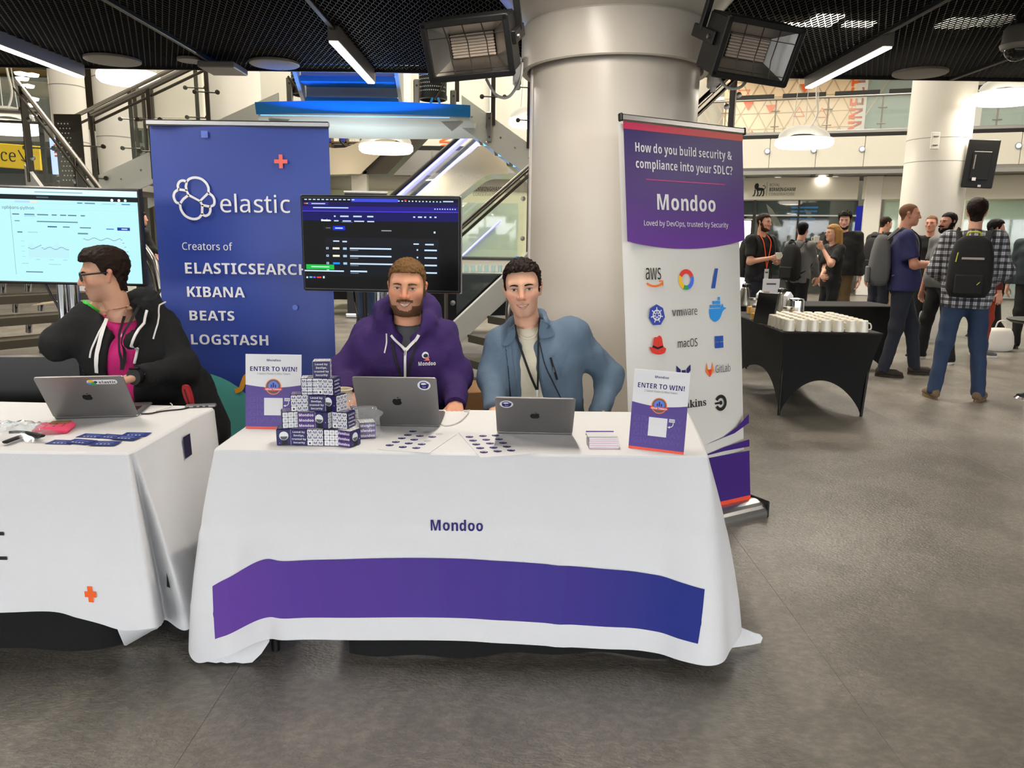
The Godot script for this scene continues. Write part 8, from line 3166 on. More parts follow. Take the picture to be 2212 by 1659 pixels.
	for j in 14:
		var row := PackedVector3Array()
		for i in 26:
			var p: Vector3 = Vector3(-1.93 + 0.40 * i / 25.0,0,-2.60 + 0.20 * j / 13.0)
			var e := sin(PI * i / 25.0) * sin(PI * j / 13.0)
			row.append(Vector3(p.x,TT + 0.003 + (0.034 + 0.022 * fb.get_noise_2d(p.x * 4.0,p.z * 4.0)) * pow(maxf(e,0.0),0.4),p.z))
		br.append(row)
	solid("plastic_bag",MB.new().sheet(br).done(),bag,"crumpled clear plastic bag lying over the spotted socks","plastic bag")
	var cards := [Vector2(-1.413,-2.494),Vector2(-1.463,-2.408),Vector2(-1.34,-2.485),Vector2(-1.275,-2.514),Vector2(-1.405,-2.411),Vector2(-1.316,-2.393),Vector2(-1.282,-2.464)]
	for i in cards.size():
		var t := thing("blue_card",["blue printed card at the back of the fan of cards","leftmost blue printed card of the fan","blue printed card in the middle of the fan","rightmost blue printed card of the fan","blue printed card second from the left in the fan","blue printed card nearest the table edge","blue printed card beside the rightmost one"][i],"card",Vector3(cards[i].x,TT + 0.0007 * i,cards[i].y),0.12 * sin(i * 2.7) - 0.1,"blue printed cards on the left table")
		part("sheet",boxm(Vector3(0.085,0.0012,0.05),Vector3(0,0.0006,0)),M["ink deep blue"],t)
		part("print",boxm(Vector3(0.05,0.0004,0.006),Vector3(0,0.0014,-0.006)),M["ink lilac"],t)
		for k in 4:
			part("print",MB.new().lathe([Vector2(0,0.0016),Vector2(0.004,0.0013)],8).done(),M["ink white"],t,Transform3D(Basis(),Vector3(-0.02 + 0.0125 * k,0,0.012)))
	# chair and cartons behind
	var ch := thing("office_chair","black padded chair back at the left edge behind the table","chair",Vector3(-2.12,0,-3.30),0.12)
	var cb := MB.new()
	cb.prism(round2(-0.24,0.50,0.22,0.885,0.035,5),-0.03,0.03)
	part("backrest",cb.done(),M["leather"] if M.has("leather") else paint("leather",Color(0.025,0.025,0.027),0.38),ch)
	part("seat",boxm(Vector3(0.44,0.07,0.28),Vector3(0,0.44,0.12),0.03),M["leather"],ch)
	for x in [-0.19,0.19]:
		part("leg",tubem([Vector3(x,0.46,0.04),Vector3(x,0.0,-0.02)],0.013,8),M["chrome"],ch)
		part("leg",tubem([Vector3(x,0.44,0.22),Vector3(x,0.0,0.24)],0.013,8),M["chrome"],ch)
		part("frame",tubem([Vector3(x * 1.2,0.46,-0.02),Vector3(x * 1.2,0.86,-0.035)],0.011,8),M["chrome"],ch)
	for q in [["tall pale carton standing behind the man with glasses",Vector3(-2.05,0,-3.72),Vector3(0.22,1.05,0.16),"cardboard pale",0.25],["brown cardboard carton between the two men at the front table",Vector3(-0.17,0,-3.72),Vector3(0.34,0.70,0.3),"cardboard",0.35]]:
		var t := thing("carton",q[0],"box",q[1],q[4])
		var z: Vector3 = q[2]
		part("body",boxm(z,Vector3(0,z.y / 2,0),0.004),M[q[3]],t)
		part("flap",boxm(Vector3(z.x * 0.48,0.004,z.z),Vector3(-z.x * 0.26,z.y + 0.02,0)),M[q[3]],t,Transform3D(Basis(Vector3.BACK,0.12),Vector3(0.0,0.03,0)))
		part("flap",boxm(Vector3(z.x * 0.48,0.004,z.z),Vector3(z.x * 0.26,z.y + 0.0,0)),M[q[3]],t,Transform3D(Basis(Vector3.BACK,-0.08),Vector3(0.0,0.03,0)))
	var rp := thing("red_pouch","small red pouch hanging at the hip of the man with glasses","pouch",Vector3(-1.33,0.768,-3.06))
	part("bag",MB.new().prism(PackedVector2Array(smooth2([Vector2(-0.012,0.045),Vector2(0.008,0.04),Vector2(0.02,0.0),Vector2(0.024,-0.05),Vector2(0.012,-0.05),Vector2(-0.004,-0.02),Vector2(-0.014,0.02),Vector2(-0.012,0.045)])),-0.012,0.012).done(),paint("pouch red",Color(0.62,0.05,0.08),0.6),rp)
	part("zip",tubem([Vector3(-0.004,0.03,0.013),Vector3(0.014,-0.04,0.013)],0.002,6),M["ink black"],rp)



# ---------------------------------------------------------------- the visitors
# a standing figure in its own frame: faces +z,x to its left,feet on y = 0
func stand(label: String,at: Vector3,yaw: float,c: Dictionary) -> Node3D:
	var t := thing("person",label,"person",at,yaw)
	var s: float = c.get("tall",1.8) / 1.8
	var st: float = c.get("stance",0.09)
	var lean: Vector3 = c.get("lean",Vector3.ZERO)
	var wide: float = c.get("wide",1.0)
	var V := func(x: float,y: float,z: float) -> Vector3: return Vector3(x,y,z) * s
	var hip := [V.call(-0.085,0.93,0),V.call(0.085,0.93,0)]
	var foot: Array = c.get("feet",[V.call(-st,0.08,0),V.call(st,0.08,0)])
	var knee := []
	for i in 2:
		knee.append((hip[i] + foot[i]) * 0.5 + Vector3(0,0.02,0.03) * s)
	var sh := [V.call(-0.185 * wide,1.455,0) + lean,V.call(0.185 * wide,1.455,0) + lean]
	var wr := [V.call(-0.27,0.86,0.06),V.call(0.27,0.86,0.06)]
	if c.has("wrists"):
		for i in 2:
			var q: Vector3 = c.wrists[i]
			wr[i] = q * s
	var el := []
	for i in 2:
		el.append(elbow_of(sh[i],wr[i],0.30 * s,0.26 * s,Vector3(-0.6 if i == 0 else 0.6,-0.5,-0.6)))
	var h := Head.new()
	var hy: float = c.get("look",0.0)
	h.setup(V.call(0,1.675,0.035) + lean * 1.2,Basis(Vector3.UP,hy) * Basis(Vector3.RIGHT,c.get("nod",0.0)),s * 0.97)
	h.neck_end = h.loc(V.call(0,1.49,-0.01) + lean)
	h.line = c.get("line",0.072)
	h.temple = 0.052
	h.t_top = c.get("hair_top",0.014)
	h.t_side = c.get("hair_side",0.006)
	h.rough = c.get("hair_rough",0.006)
	h.nape = c.get("nape",-0.07)
	var tone: Color = c.get("skin",Color(0.78,0.58,0.48))
	var lin := tone.srgb_to_linear()
	var flat_ := func(_p: Vector3) -> Color: return lin
	# skin: trunk and limbs in one net,then head and hands on finer ones
	var b := Field.new()
	b.k = 0.04 * s
	b.bone(h.out(Vector3(0,-0.1,-0.02)),V.call(0,1.40,-0.01) + lean,0.05 * s,0.055 * s)
	b.bone(sh[0].lerp(sh[1],0.15),sh[1].lerp(sh[0],0.15),0.045 * s)
	b.bone(V.call(0,1.35,0) + lean,V.call(0,0.98,0),0.085 * s)
	for i in 2:
		b.bone(sh[i],el[i],0.046 * s,0.040 * s)
		b.bone(el[i],wr[i],0.041 * s,0.027 * s)
		b.bone(hip[i],knee[i],0.07 * s,0.05 * s)
		b.bone(knee[i],foot[i],0.05 * s,0.038 * s)
	var mb := MB.new()
	mb.tinted = true
	nets(mb,b,0.019,[V.call(0,1.2,0),el[0],el[1],knee[0],knee[1]],flat_)
	nets(mb,h,c.get("cell",0.0065),[h.c],complexion(h,tone,c.get("face",{})))
	for i in 2:
		var hf := Field.new()
		var dirs: Array = c.get("hands",[Vector3(0,-1,0.1),Vector3(0,-1,0.1)])
		var palms: Array = c.get("palms",[Vector3(1,0,0.2),Vector3(-1,0,0.2)])
		hand(hf,wr[i],dirs[i],palms[i],1.0 if i == 0 else -1.0,c.get("curl",0.5),0.95 * s)
		nets(mb,hf,0.0062,[wr[i] + (dirs[i] as Vector3).normalized() * 0.035],flat_)
	part("body",mb.done(),skin("a"),t)
	# garments
	var tr := Field.new()
	tr.k = 0.05 * s
	tr.bone(V.call(-0.06,0.99,0),V.call(0.06,0.99,0),0.125 * s * wide)
	for i in 2:
		tr.bone(hip[i],knee[i],0.098 * s * wide,0.071 * s)
		tr.bone(knee[i],foot[i] + Vector3(0,-0.03,-0.005),0.069 * s,0.058 * s)
		tr.cut(foot[i] + Vector3(0,-0.035,0),Vector3.DOWN,0.12)
	tr.wrinkle(0.012,5,Vector3(1,0.8,1),8.0)
	nets_part(t,"trousers",tr,0.02,[V.call(0,0.95,0),knee[0],knee[1]],c.trousers,Vector3.ZERO)
	var tp := Field.new()
	tp.k = 0.05 * s
	var g: float = c.get("bulk",0.0)
	tp.bone(sh[0],sh[1],(0.058 + g * 0.5) * s)
	tp.bone(V.call(0,1.47,-0.01) + lean,V.call(0,1.36,0) + lean,0.07 * s,0.10 * s)
	for i in 2:
		var x := -0.075 + 0.15 * i
		tp.bone(V.call(x * 1.1,1.33,0) + lean,V.call(x * wide,1.02,c.get("belly",0.0)),(0.108 + g) * s,(0.112 + g) * s * wide)
		tp.bone(V.call(x * wide,1.02,c.get("belly",0.0)),V.call(x * wide,0.90,0),(0.112 + g) * s * wide,(0.115 + g) * s * wide)
		var short: bool = c.get("short",true)
		var up: Vector3 = sh[i].lerp(el[i],0.78)
		if short:
			tp.bone(sh[i],up,(0.062 + g * 0.5) * s,(0.064 + g * 0.4) * s)
			tp.cut(up,(el[i] - sh[i]).normalized(),0.11 * s)
		else:
			tp.bone(sh[i],el[i],(0.062 + g * 0.5) * s,(0.054 + g * 0.5) * s)
			tp.bone(el[i],wr[i],(0.054 + g * 0.5) * s,(0.040 + g * 0.3) * s)
			tp.cut(wr[i],(wr[i] - el[i]).normalized(),0.08 * s)
	tp.cut(V.call(0,c.get("hem",0.90),0),Vector3.DOWN,0.35)
	tp.hole(h.out(Vector3(0,-0.02,-0.02)),h.out(Vector3(0,-0.14,-0.015)),0.06 * s,0.058 * s)
	tp.wrinkle(0.012,9,Vector3(1,0.8,1),8.0)
	var seeds := [V.call(0,1.2,0),el[0],el[1]] if not c.get("short",true) else [V.call(0,1.2,0),sh[0],sh[1]]
	nets_part(t,c.get("top_name","t_shirt"),tp,0.016,seeds,c.top,Vector3.ZERO)
	if c.get("hood",false):
		var hd := tubem(smooth([V.call(-0.09,1.47,0.07) + lean,V.call(-0.12,1.52,-0.02) + lean,V.call(-0.07,1.50,-0.12) + lean,V.call(0.07,1.50,-0.12) + lean,V.call(0.12,1.52,-0.02) + lean,V.call(0.09,1.47,0.07) + lean],5),0.045 * s,10)
		part("hood",hd,c.top,t)
	if c.has("hair"):
		var hf := HairField.new()
		hf.h = h
		if c.get("long",false):
			hf.extra = Field.new()
			hf.extra.k = 0.03
			for x in [-0.05,-0.02,0.02,0.05]:
				hf.extra.bone(h.out(Vector3(x,0.03,-0.085)),h.out(Vector3(x * 1.5,-0.22,-0.10)),0.034,0.026)
			for x in [-1.0,1.0]:
				hf.extra.bone(h.out(Vector3(x * 0.07,0.04,-0.02)),h.out(Vector3(x * 0.082,-0.14,-0.03)),0.026,0.022)
		nets_part(t,"hair",hf,0.0075,[h.out(Vector3(0,0.112,-0.01)),h.out(Vector3(0,0.05,-0.103))],hairmat("hair %s" % str(c.hair),c.hair),Vector3.ZERO)
	if c.has("beard"):
		var bf := BeardField.new()
		bf.h = h
		bf.t = c.get("beard_t",0.006)
		bf.low = -0.135
		nets_part(t,"beard",bf,0.0065,[h.out(Vector3(0,-0.118,0.06)),h.out(Vector3(0.04,-0.10,0.04)),h.out(Vector3(-0.04,-0.10,0.04))],hairmat("beard %s" % str(c.beard),c.beard),Vector3.ZERO)
	if c.get("faced",true):
		face_parts(t,h,Vector3.ZERO,Color(0.2,0.15,0.12),c.get("hair",Color(0.35,0.25,0.2)),{"mouth": 0.021})
	for i in 2:
		shoe(t,foot[i],c.get("toe",[-0.15,0.15])[i],c.get("shoe",M["shoe black"]),c.get("sole",M["shoe black"]),s)
	# what is worn on the back
	if c.has("pack"):
		var rows := []
		var prof := [[0.94,0.03,0.04],[0.95,0.12,0.10],[1.02,0.15,0.135],[1.15,0.15,0.14],[1.30,0.145,0.12],[1.42,0.12,0.09],[1.47,0.07,0.05],[1.475,0.01,0.02]]
		var wide_p: float = c.get("pack_w",1.0)
		for q in prof:
			var row := PackedVector3Array()
			for i in 24:
				var a := TAU * i / 24
				var ca := cos(a)
				var sa := sin(a)
				row.append(V.call(signf(ca) * pow(absf(ca),0.6) * q[1] * wide_p,q[0],-0.135 - 0.07 + signf(sa) * pow(absf(sa),0.6) * q[2] * 0.75) + lean)
			rows.append(row)
		part("backpack",MB.new().sheet(rows,true,false).done(),c.pack,t)
		for sx in [-1.0,1.0]:
			part("strap",MB.new().tube(smooth([V.call(sx * 0.10,1.42,-0.16) + lean,V.call(sx * 0.125,1.525,-0.04) + lean,V.call(sx * 0.13,1.46,0.09) + lean,V.call(sx * 0.135,1.30,0.125) + lean,V.call(sx * 0.17,1.15,0.05),V.call(sx * 0.13,1.05,-0.12)],4),0.026 * s,8,false,0.35,Vector3(sx * 0.3,0.2,1)).done(),c.get("strap",c.pack),t)
		part("pocket",boxm(Vector3(0.22,0.17,0.03) * s,V.call(0,1.06,-0.315) + lean,0.012),c.pack,t)
		part("grab_handle",tubem(smooth([V.call(-0.05,1.46,-0.19) + lean,V.call(-0.04,1.50,-0.2) + lean,V.call(0.04,1.50,-0.2) + lean,V.call(0.05,1.46,-0.19) + lean],3),0.009,6),c.get("grip",c.pack),t)
		if c.has("trim"):
			part("strap_band",boxm(Vector3(0.17,0.02,0.012) * s,V.call(-0.01,1.28,-0.298) + lean,0.003),M["fitting grey"],t)
			part("zip_pull",tubem([V.call(0.105,1.33,-0.285) + lean,V.call(0.115,1.25,-0.295) + lean],0.005,6),c.trim,t)
			part("zip_pull",tubem([V.call(-0.10,1.11,-0.322) + lean,V.call(-0.06,1.06,-0.332) + lean],0.004,6),c.trim,t)
	if c.has("lanyard"):
		for sx in [-1.0,1.0]:
			part("lanyard",tubem(smooth([V.call(sx * 0.06,1.53,0.02),V.call(sx * 0.065,1.43,0.115),V.call(sx * 0.03,1.25,0.135),V.call(0,c.get("badge",1.16),0.14)],4),0.007,6),c.lanyard,t)
		part("badge",boxm(Vector3(0.075,0.13,0.004),V.call(0,c.get("badge",1.16) - 0.07,0.145),0.001),M["card white"],t)
		part("badge_print",boxm(Vector3(0.05,0.02,0.002),V.call(0,c.get("badge",1.16) - 0.05,0.1475)),M["ink grey"],t)
	return t


func mug_mesh() -> Array:
	if not meshes.has("mug"):
		meshes["mug"] = MB.new().lathe([Vector2(0.0,0.0),Vector2(0.030,0.0),Vector2(0.034,0.004),Vector2(0.0405,0.078),Vector2(0.0415,0.084),Vector2(0.0395,0.086),Vector2(0.037,0.08),Vector2(0.031,0.008),Vector2(0,0.008)],24).done()
		meshes["mug_handle"] = tubem(smooth([Vector3(0.036,0.066,0),Vector3(0.058,0.066,0),Vector3(0.062,0.045,0),Vector3(0.052,0.024,0),Vector3(0.034,0.02,0)],4),0.0055,8)
	return [meshes["mug"],meshes["mug_handle"]]


func mug(label: String,at: Vector3,yaw: float,group := "",flip := false) -> Node3D:
	var t := thing("mug",label,"mug",at,yaw,group)
	if flip:
		t.basis = Basis(Vector3.UP,yaw) * Basis(Vector3.RIGHT,PI) * 1.1
	part("cup",mug_mesh()[0],M["mug white"],t)
	part("handle",mug_mesh()[1],M["mug white"],t)
	return t


func in_hand(p: Node3D,local: Vector3) -> Vector3:
	return p.transform * local


func build_crowd() -> void:
	paint("mug white",Color(0.84,0.82,0.76),0.2)
	cloth("tee black",Color(0.04,0.04,0.043),0.3)
	cloth("tee indigo",Color(0.145,0.15,0.33),0.4)
	cloth("knit grey",Color(0.40,0.40,0.40),0.5)
	cloth("knit teal",Color(0.10,0.15,0.17),0.5)
	cloth("denim blue",Color(0.12,0.19,0.30),0.5)
	cloth("khaki",Color(0.33,0.26,0.15),0.4)
	cloth("rust",Color(0.55,0.17,0.06),0.4)
	cloth("maroon",Color(0.32,0.05,0.06),0.4)
	cloth("pack black",Color(0.028,0.029,0.032),0.6)
	cloth("pack grey",Color(0.34,0.34,0.34),0.6)
	paint("shoe brown",Color(0.17,0.13,0.09),0.8)
	paint("shoe tan",Color(0.40,0.32,0.23),0.85)
	paint("shoe white",Color(0.82,0.80,0.76),0.6)
	paint("lime",Color(0.68,0.68,0.20),0.6)
	paint("lanyard orange",Color(0.93,0.33,0.17),0.6)
	# a woven check: dark bands crossing on a pale ground
	var im := Image.create(64,64,false,Image.FORMAT_RGB8)
	for y in 64:
		for x in 64:
			var a := 1 if (x % 32) < 15 else 0
			var b := 1 if (y % 32) < 15 else 0
			var v: float = [0.74,0.30,0.09][a + b]
			if (x % 32) in [23,24] or (y % 32) in [23,24]:
				v *= 0.62
			im.set_pixel(x,y,Color(v,v,v * 1.03 + 0.005))
	var plaid := paint("plaid",Color.WHITE,0.85)
	plaid.albedo_texture = ImageTexture.create_from_image(im)
	triplanar(plaid,9.0,false)
	var two := [Vector3(-0.07,1.22,0.27),Vector3(0.08,1.22,0.27)]
	var hold := [Vector3(0.75,0.1,0.6),Vector3(-0.75,0.1,0.6)]
	var hpalm := [Vector3(0.6,0,-0.75),Vector3(-0.6,0,-0.75)]
	var p := stand("bearded man with an orange lanyard and black t-shirt holding a white mug",Vector3(3.27,0,-10.3),0.45,{"tall": 1.79,"top": M["tee black"],"trousers": M["denim dark"],"hair": Color(0.13,0.085,0.05),"beard": Color(0.26,0.17,0.11),"beard_t": 0.002,"lanyard": M["lanyard orange"],"badge": 1.08,"pack": M["pack black"],"wrists": two,"hands": hold,"palms": hpalm,"curl": 0.8,"look": 0.25})
	mug("white mug held by the man with the orange lanyard",in_hand(p,Vector3(0.005,1.20,0.325)),0.4)
	stand("man in a grey jumper with a black backpack, his back turned, beside the woman",Vector3(4.05,0,-11.0),2.2,{"tall": 1.70,"top": M["knit grey"],"short": false,"top_name": "jumper","trousers": M["tee black"],"hair": Color(0.03,0.025,0.022),"hair_top": 0.022,"pack": M["pack black"],"wrists": [Vector3(-0.12,1.0,0.32),Vector3(0.2,1.05,0.36)],"look": 0.4,"faced": false})
	p = stand("blonde woman in black drinking from a white mug",Vector3(4.24,0,-10.3),-1.4,{"tall": 1.66,"wide": 0.88,"top": M["tee black"],"trousers": M["tee black"],"skin": Color(0.82,0.62,0.52),"hair": Color(0.62,0.46,0.25),"long": true,"hair_top": 0.02,"hair_side": 0.016,"wrists": [Vector3(0.08,1.06,0.2),Vector3(0.10,1.44,0.22)],"hands": [Vector3(0.9,0,0.3),Vector3(-0.2,0.75,0.5)],"palms": [Vector3(0,0,-1),Vector3(-0.5,0,-0.8)],"curl": 0.8})
	mug("white mug raised by the blonde woman",in_hand(p,Vector3(0.03,1.42,0.275)),2.8)
	stand("tall curly-haired man in a dark jacket and khaki trousers facing the group",Vector3(4.95,0,-11.7),-0.5,{"tall": 1.88,"top": M["tee black"],"short": false,"top_name": "jacket","bulk": 0.02,"trousers": M["khaki"],"hair": Color(0.10,0.07,0.05),"hair_top": 0.035,"hair_side": 0.014,"hair_rough": 0.02,"beard": Color(0.22,0.14,0.10),"beard_t": 0.0015,"nod": 0.15,"skin": Color(0.82,0.63,0.55)})
	stand("man in a black hooded jacket with a black backpack looking away",Vector3(5.78,0,-12.2),2.1,{"tall": 1.84,"top": M["tee black"],"short": false,"top_name": "jacket","bulk": 0.028,"hood": true,"trousers": M["denim dark"],"hair": Color(0.16,0.12,0.09),"hair_top": 0.008,"hair_side": 0.002,"pack": M["pack black"],"look": -0.3,"nod": 0.2,"faced": false})
	p = stand("shaven-headed man in an indigo t-shirt with a grey backpack holding a white cup",Vector3(4.19,0,-8.3),1.25,{"tall": 1.85,"wide": 1.08,"bulk": 0.012,"belly": 0.02,"top": M["tee indigo"],"trousers": M["denim dark"],"skin": Color(0.75,0.53,0.43),"face": {"scalp": 0.35,"scalp_color": Color(0.50,0.37,0.29)},"hair": Color(0.42,0.30,0.22),"hair_top": 0.0015,"hair_side": 0.001,"hair_rough": 0.0005,"pack": M["pack grey"],"lanyard": M["lanyard black"],"badge": 1.13,"wrists": [Vector3(-0.10,1.17,0.27),Vector3(0.12,1.18,0.30)],"hands": hold,"palms": hpalm,"curl": 0.75,"feet": [Vector3(-0.17,0.08,-0.12),Vector3(0.13,0.08,0.24)],"shoe": M["shoe brown"],"sole": M["shoe brown"],"lean": Vector3(0,0,-0.03)})
	mug("white cup held by the shaven-headed man",in_hand(p,Vector3(0.01,1.18,0.36)),0.9)
	stand("man in a black and white checked shirt with a large black backpack, seen from behind",Vector3(4.12,0,-6.98),2.62,{"tall": 1.83,"top": plaid,"short": false,"top_name": "shirt","hem": 0.84,"bulk": 0.012,"trousers": M["denim blue"],"hair": Color(0.105,0.06,0.04),"hair_top": 0.022,"hair_side": 0.012,"nape": -0.085,"pack": M["pack black"],"pack_w": 1.15,"grip": M["lime"],"trim": M["lime"],"wrists": [Vector3(-0.18,1.05,0.24),Vector3(0.18,1.06,0.25)],"feet": [Vector3(-0.19,0.08,0.02),Vector3(0.17,0.08,-0.06)],"toe": [-0.3,0.45],"shoe": M["shoe tan"],"sole": M["shoe tan"],"faced": false})
	stand("man with a full dark beard half hidden behind the checked shirt",Vector3(5.22,0,-9.35),-1.35,{"tall": 1.80,"wide": 1.1,"belly": 0.05,"top": M["knit grey"],"trousers": M["tee black"],"skin": Color(0.70,0.50,0.41),"hair": Color(0.06,0.04,0.03),"hair_top": 0.012,"beard": Color(0.05,0.035,0.03),"beard_t": 0.020,"sole": M["shoe white"],"feet": [Vector3(-0.22,0.08,0.02),Vector3(0.24,0.08,0.0)]})
	stand("fair short-haired man in a black t-shirt and white shoes facing the shaven-headed man",Vector3(5.98,0,-11.2),-0.55,{"tall": 1.83,"top": M["tee black"],"trousers": M["tee black"],"skin": Color(0.80,0.58,0.49),"hair": Color(0.45,0.31,0.20),"hair_top": 0.006,"hair_side": 0.003,"shoe": M["shoe white"],"sole": M["shoe white"],"look": -0.2})
	stand("dark-haired person in maroon and rust trousers behind the checked shirt",Vector3(6.05,0,-9.85),1.4,{"tall": 1.74,"top": M["maroon"],"short": false,"top_name": "jumper","trousers": M["rust"],"hair": Color(0.06,0.035,0.025),"hair_top": 0.022,"hair_side": 0.015,"shoe": M["pack grey"],"sole": M["shoe white"]})
	stand("person in a dark teal jumper cut off by the right edge of the picture",Vector3(7.12,0,-10.6),-0.9,{"tall": 1.78,"top": M["knit teal"],"short": false,"top_name": "jumper","bulk": 0.02,"trousers": M["tee black"],"hair": Color(0.12,0.08,0.06),"shoe": M["shoe brown"],"sole": M["shoe black"]})
	stand("distant person in a black jacket partly hidden by the blue banner",Vector3(-6.25,0,-13.0),2.4,{"tall": 1.78,"top": M["tee black"],"short": false,"top_name": "jacket","trousers": M["denim dark"],"hair": Color(0.10,0.06,0.04),"hair_top": 0.02,"faced": false,"wrists": [Vector3(-0.1,1.1,0.3),Vector3(0.15,1.12,0.32)]})
	stand("distant person in blue jeans standing behind the dark dashboard screen",Vector3(-2.42,0,-12.6),2.8,{"tall": 1.74,"top": M["tee black"],"short": false,"top_name": "jacket","trousers": M["denim blue"],"hair": Color(0.10,0.06,0.04),"faced": false})


# ---------------------------------------------------------------- coffee table and what stands round it
func stretch_table(label: String,at: Vector3,yaw: float,w: float,d: float,h: float,foot := 0.13) -> Node3D:
	# origin at the front left corner of the top,x to the right,-z to the back
	var t := thing("stretch_cloth_table",label,"table",at,yaw)
	part("cloth_top",boxm(Vector3(w,0.025,d),Vector3(w / 2,h - 0.0125,-d / 2),0.008),M["black cloth"],t)
	var cor := [Vector3(0,0,0),Vector3(w,0,0),Vector3(w,0,-d),Vector3(0,0,-d)]
	var mid := Vector3(w / 2,0,-d / 2)
	for i in 4:
		var a: Vector3 = cor[i]
		var b: Vector3 = cor[(i + 1) % 4]
		var rows := []
		for j in 17:
			var v := j / 16.0
			var row := PackedVector3Array()
			for k in 25:
				var u := k / 24.0
				var bend := foot * (1.0 - pow(1.0 - v,2.2))
				var pa := a.move_toward(mid,bend * 1.1)
				var pb := b.move_toward(mid,bend * 1.1)
				var low := 0.29 * pow(maxf(1.0 - pow(absf(u - 0.5) * 2.0,2.0),0.0),0.8)
				var p := pa.lerp(pb,u)
				var inw := (mid - (a + b) * 0.5).normalized() * sin(PI * u) * 0.05 * v
				row.append(Vector3(p.x,lerpf(h - 0.012,low,v),p.z) + inw)
			rows.append(row)
		part("cloth_side",MB.new().sheet(rows,false,true).done(),M["black cloth"],t)
		part("leg",tubem([Vector3(a.x,h - 0.02,a.z).move_toward(Vector3(mid.x,h - 0.02,mid.z),0.10),a.move_toward(mid,foot * 1.1)],0.012,8),M["black metal"],t)
	return t


func build_coffee_table() -> void:
	var h := 0.715
	var fl := Vector3(2.17,0,-6.1)
	var t := stretch_table("coffee table in black stretch cloth with white mugs beside the purple banner",fl,-0.02,0.80,1.75,h)
	var n := 0
	for r in 8:
		for c in 7:
			var lp := Vector3(0.06 + 0.099 * c + 0.004 * sin(n * 1.7),h,-0.06 - 0.10 * r + 0.004 * cos(n * 2.3))
			mug("upturned white mug, %s in the %s row from the near edge of the coffee table" % [ORD[c],ORD[r]],t.transform * lp + Vector3(0,0.0946,0),0.5 + 0.5 * sin(n * 2.9),"white mugs in rows on the coffee table",true)
			n += 1
	# flasks and jars at the back
	for q in [["steel vacuum jug with black lid standing behind the rows of mugs",Vector3(2.698,0.715,-7.735),1.0],["steel vacuum jug with black lid beside the edge of the purple banner",Vector3(2.569,0.715,-8.522),1.0]]:
		var f := thing("vacuum_jug",q[0],"jug",q[1],0.5)
		part("vessel",MB.new().lathe([Vector2(0,0),Vector2(0.066,0.0),Vector2(0.07,0.01),Vector2(0.066,0.05),Vector2(0.045,0.19),Vector2(0.03,0.21)],28).done(),M["steel"],f)
		part("lid",MB.new().lathe([Vector2(0.031,0.205),Vector2(0.036,0.215),Vector2(0.034,0.24),Vector2(0.012,0.255),Vector2(0,0.255)],20).done(),M["black plastic"],f)
		part("handle",tubem(smooth([Vector3(0.03,0.235,0),Vector3(0.075,0.23,0),Vector3(0.09,0.17,0),Vector3(0.065,0.08,0)],4),0.009,8),M["black plastic"],f)
	var b := thing("steel_canister","wide polished steel canister behind the rows of mugs","canister",Vector3(2.731,0.715,-7.412))
	part("vessel",MB.new().lathe([Vector2(0,0),Vector2(0.085,0.0),Vector2(0.088,0.006),Vector2(0.088,0.15),Vector2(0.078,0.17),Vector2(0.03,0.178),Vector2(0,0.178)],32).done(),M["chrome"],b)
	var fr := thing("picture_stand","black picture frame leaning back at the left end of the mugs","frame",Vector3(2.182,0.715,-6.65),-0.9)
	part("board",boxm(Vector3(0.20,0.27,0.02),Vector3(0,0.14,0),0.004),M["black plastic"],fr,Transform3D(Basis(Vector3.RIGHT,-0.22),Vector3.ZERO))
	part("strut",boxm(Vector3(0.05,0.2,0.01),Vector3(0,0.10,-0.07)),M["black plastic"],fr)
	for q in [["glass jar of sachets behind the black frame",Vector3(2.377,0.715,-7.592),0.06,0.14],["small glass jar of sweets in front of the steel canister",Vector3(2.575,0.715,-7.173),0.055,0.09],["round glass jar at the foot of the black frame",Vector3(2.24,0.715,-7.045),0.05,0.11]]:
		var j := thing("glass_jar",q[0],"jar",q[1])
		part("jar",MB.new().lathe([Vector2(0,0),Vector2(q[2],0.0),Vector2(q[2],q[3] * 0.8),Vector2(q[2] * 0.75,q[3])],24).done(),M["clear glass"],j)
		part("lid",MB.new().lathe([Vector2(q[2] * 0.8,q[3]),Vector2(q[2] * 0.8,q[3] + 0.02),Vector2(0,q[3] + 0.022)],20).done(),M["steel"],j)
		part("contents",MB.new().lathe([Vector2(0,0.004),Vector2(q[2] * 0.85,0.004),Vector2(q[2] * 0.85,q[3] * 0.5),Vector2(0,q[3] * 0.6)],14).done(),M["ink mustard"],j)
	for q in [["white printed milk carton by the vacuum jugs",Vector3(2.466,0.715,-7.653),0.0,0.19],["white printed carton between the jug and the canister",Vector3(2.741,0.715,-7.645),0.3,0.18]]:
		var k := thing("milk_carton",q[0],"carton",q[1],q[2])
		part("body",boxm(Vector3(0.07,q[3],0.07),Vector3(0,q[3] / 2,0),0.004),M["card white"],k)
		part("gable",MB.new().prism(PackedVector2Array([Vector2(-0.035,0),Vector2(0.035,0),Vector2(0.0,0.04)]),-0.033,0.033).done(),M["card white"],k,Transform3D(Basis(),Vector3(0,q[3],0)))
		part("print",boxm(Vector3(0.05,0.06,0.002),Vector3(0,q[3] * 0.6,0.036)),M["ink grey"],k)
	var mr := thing("menu_rack","wooden stirrer rack between the cartons and the jug","rack",Vector3(2.598,0.715,-7.92),0.4)
	for i in 2:
		part("slat",boxm(Vector3(0.012,0.20,0.06),Vector3(-0.02 + 0.045 * i,0.10,0),0.002),M["cardboard"],mr)
	part("foot",boxm(Vector3(0.09,0.015,0.08),Vector3(0,0.0075,0)),M["cardboard"],mr)


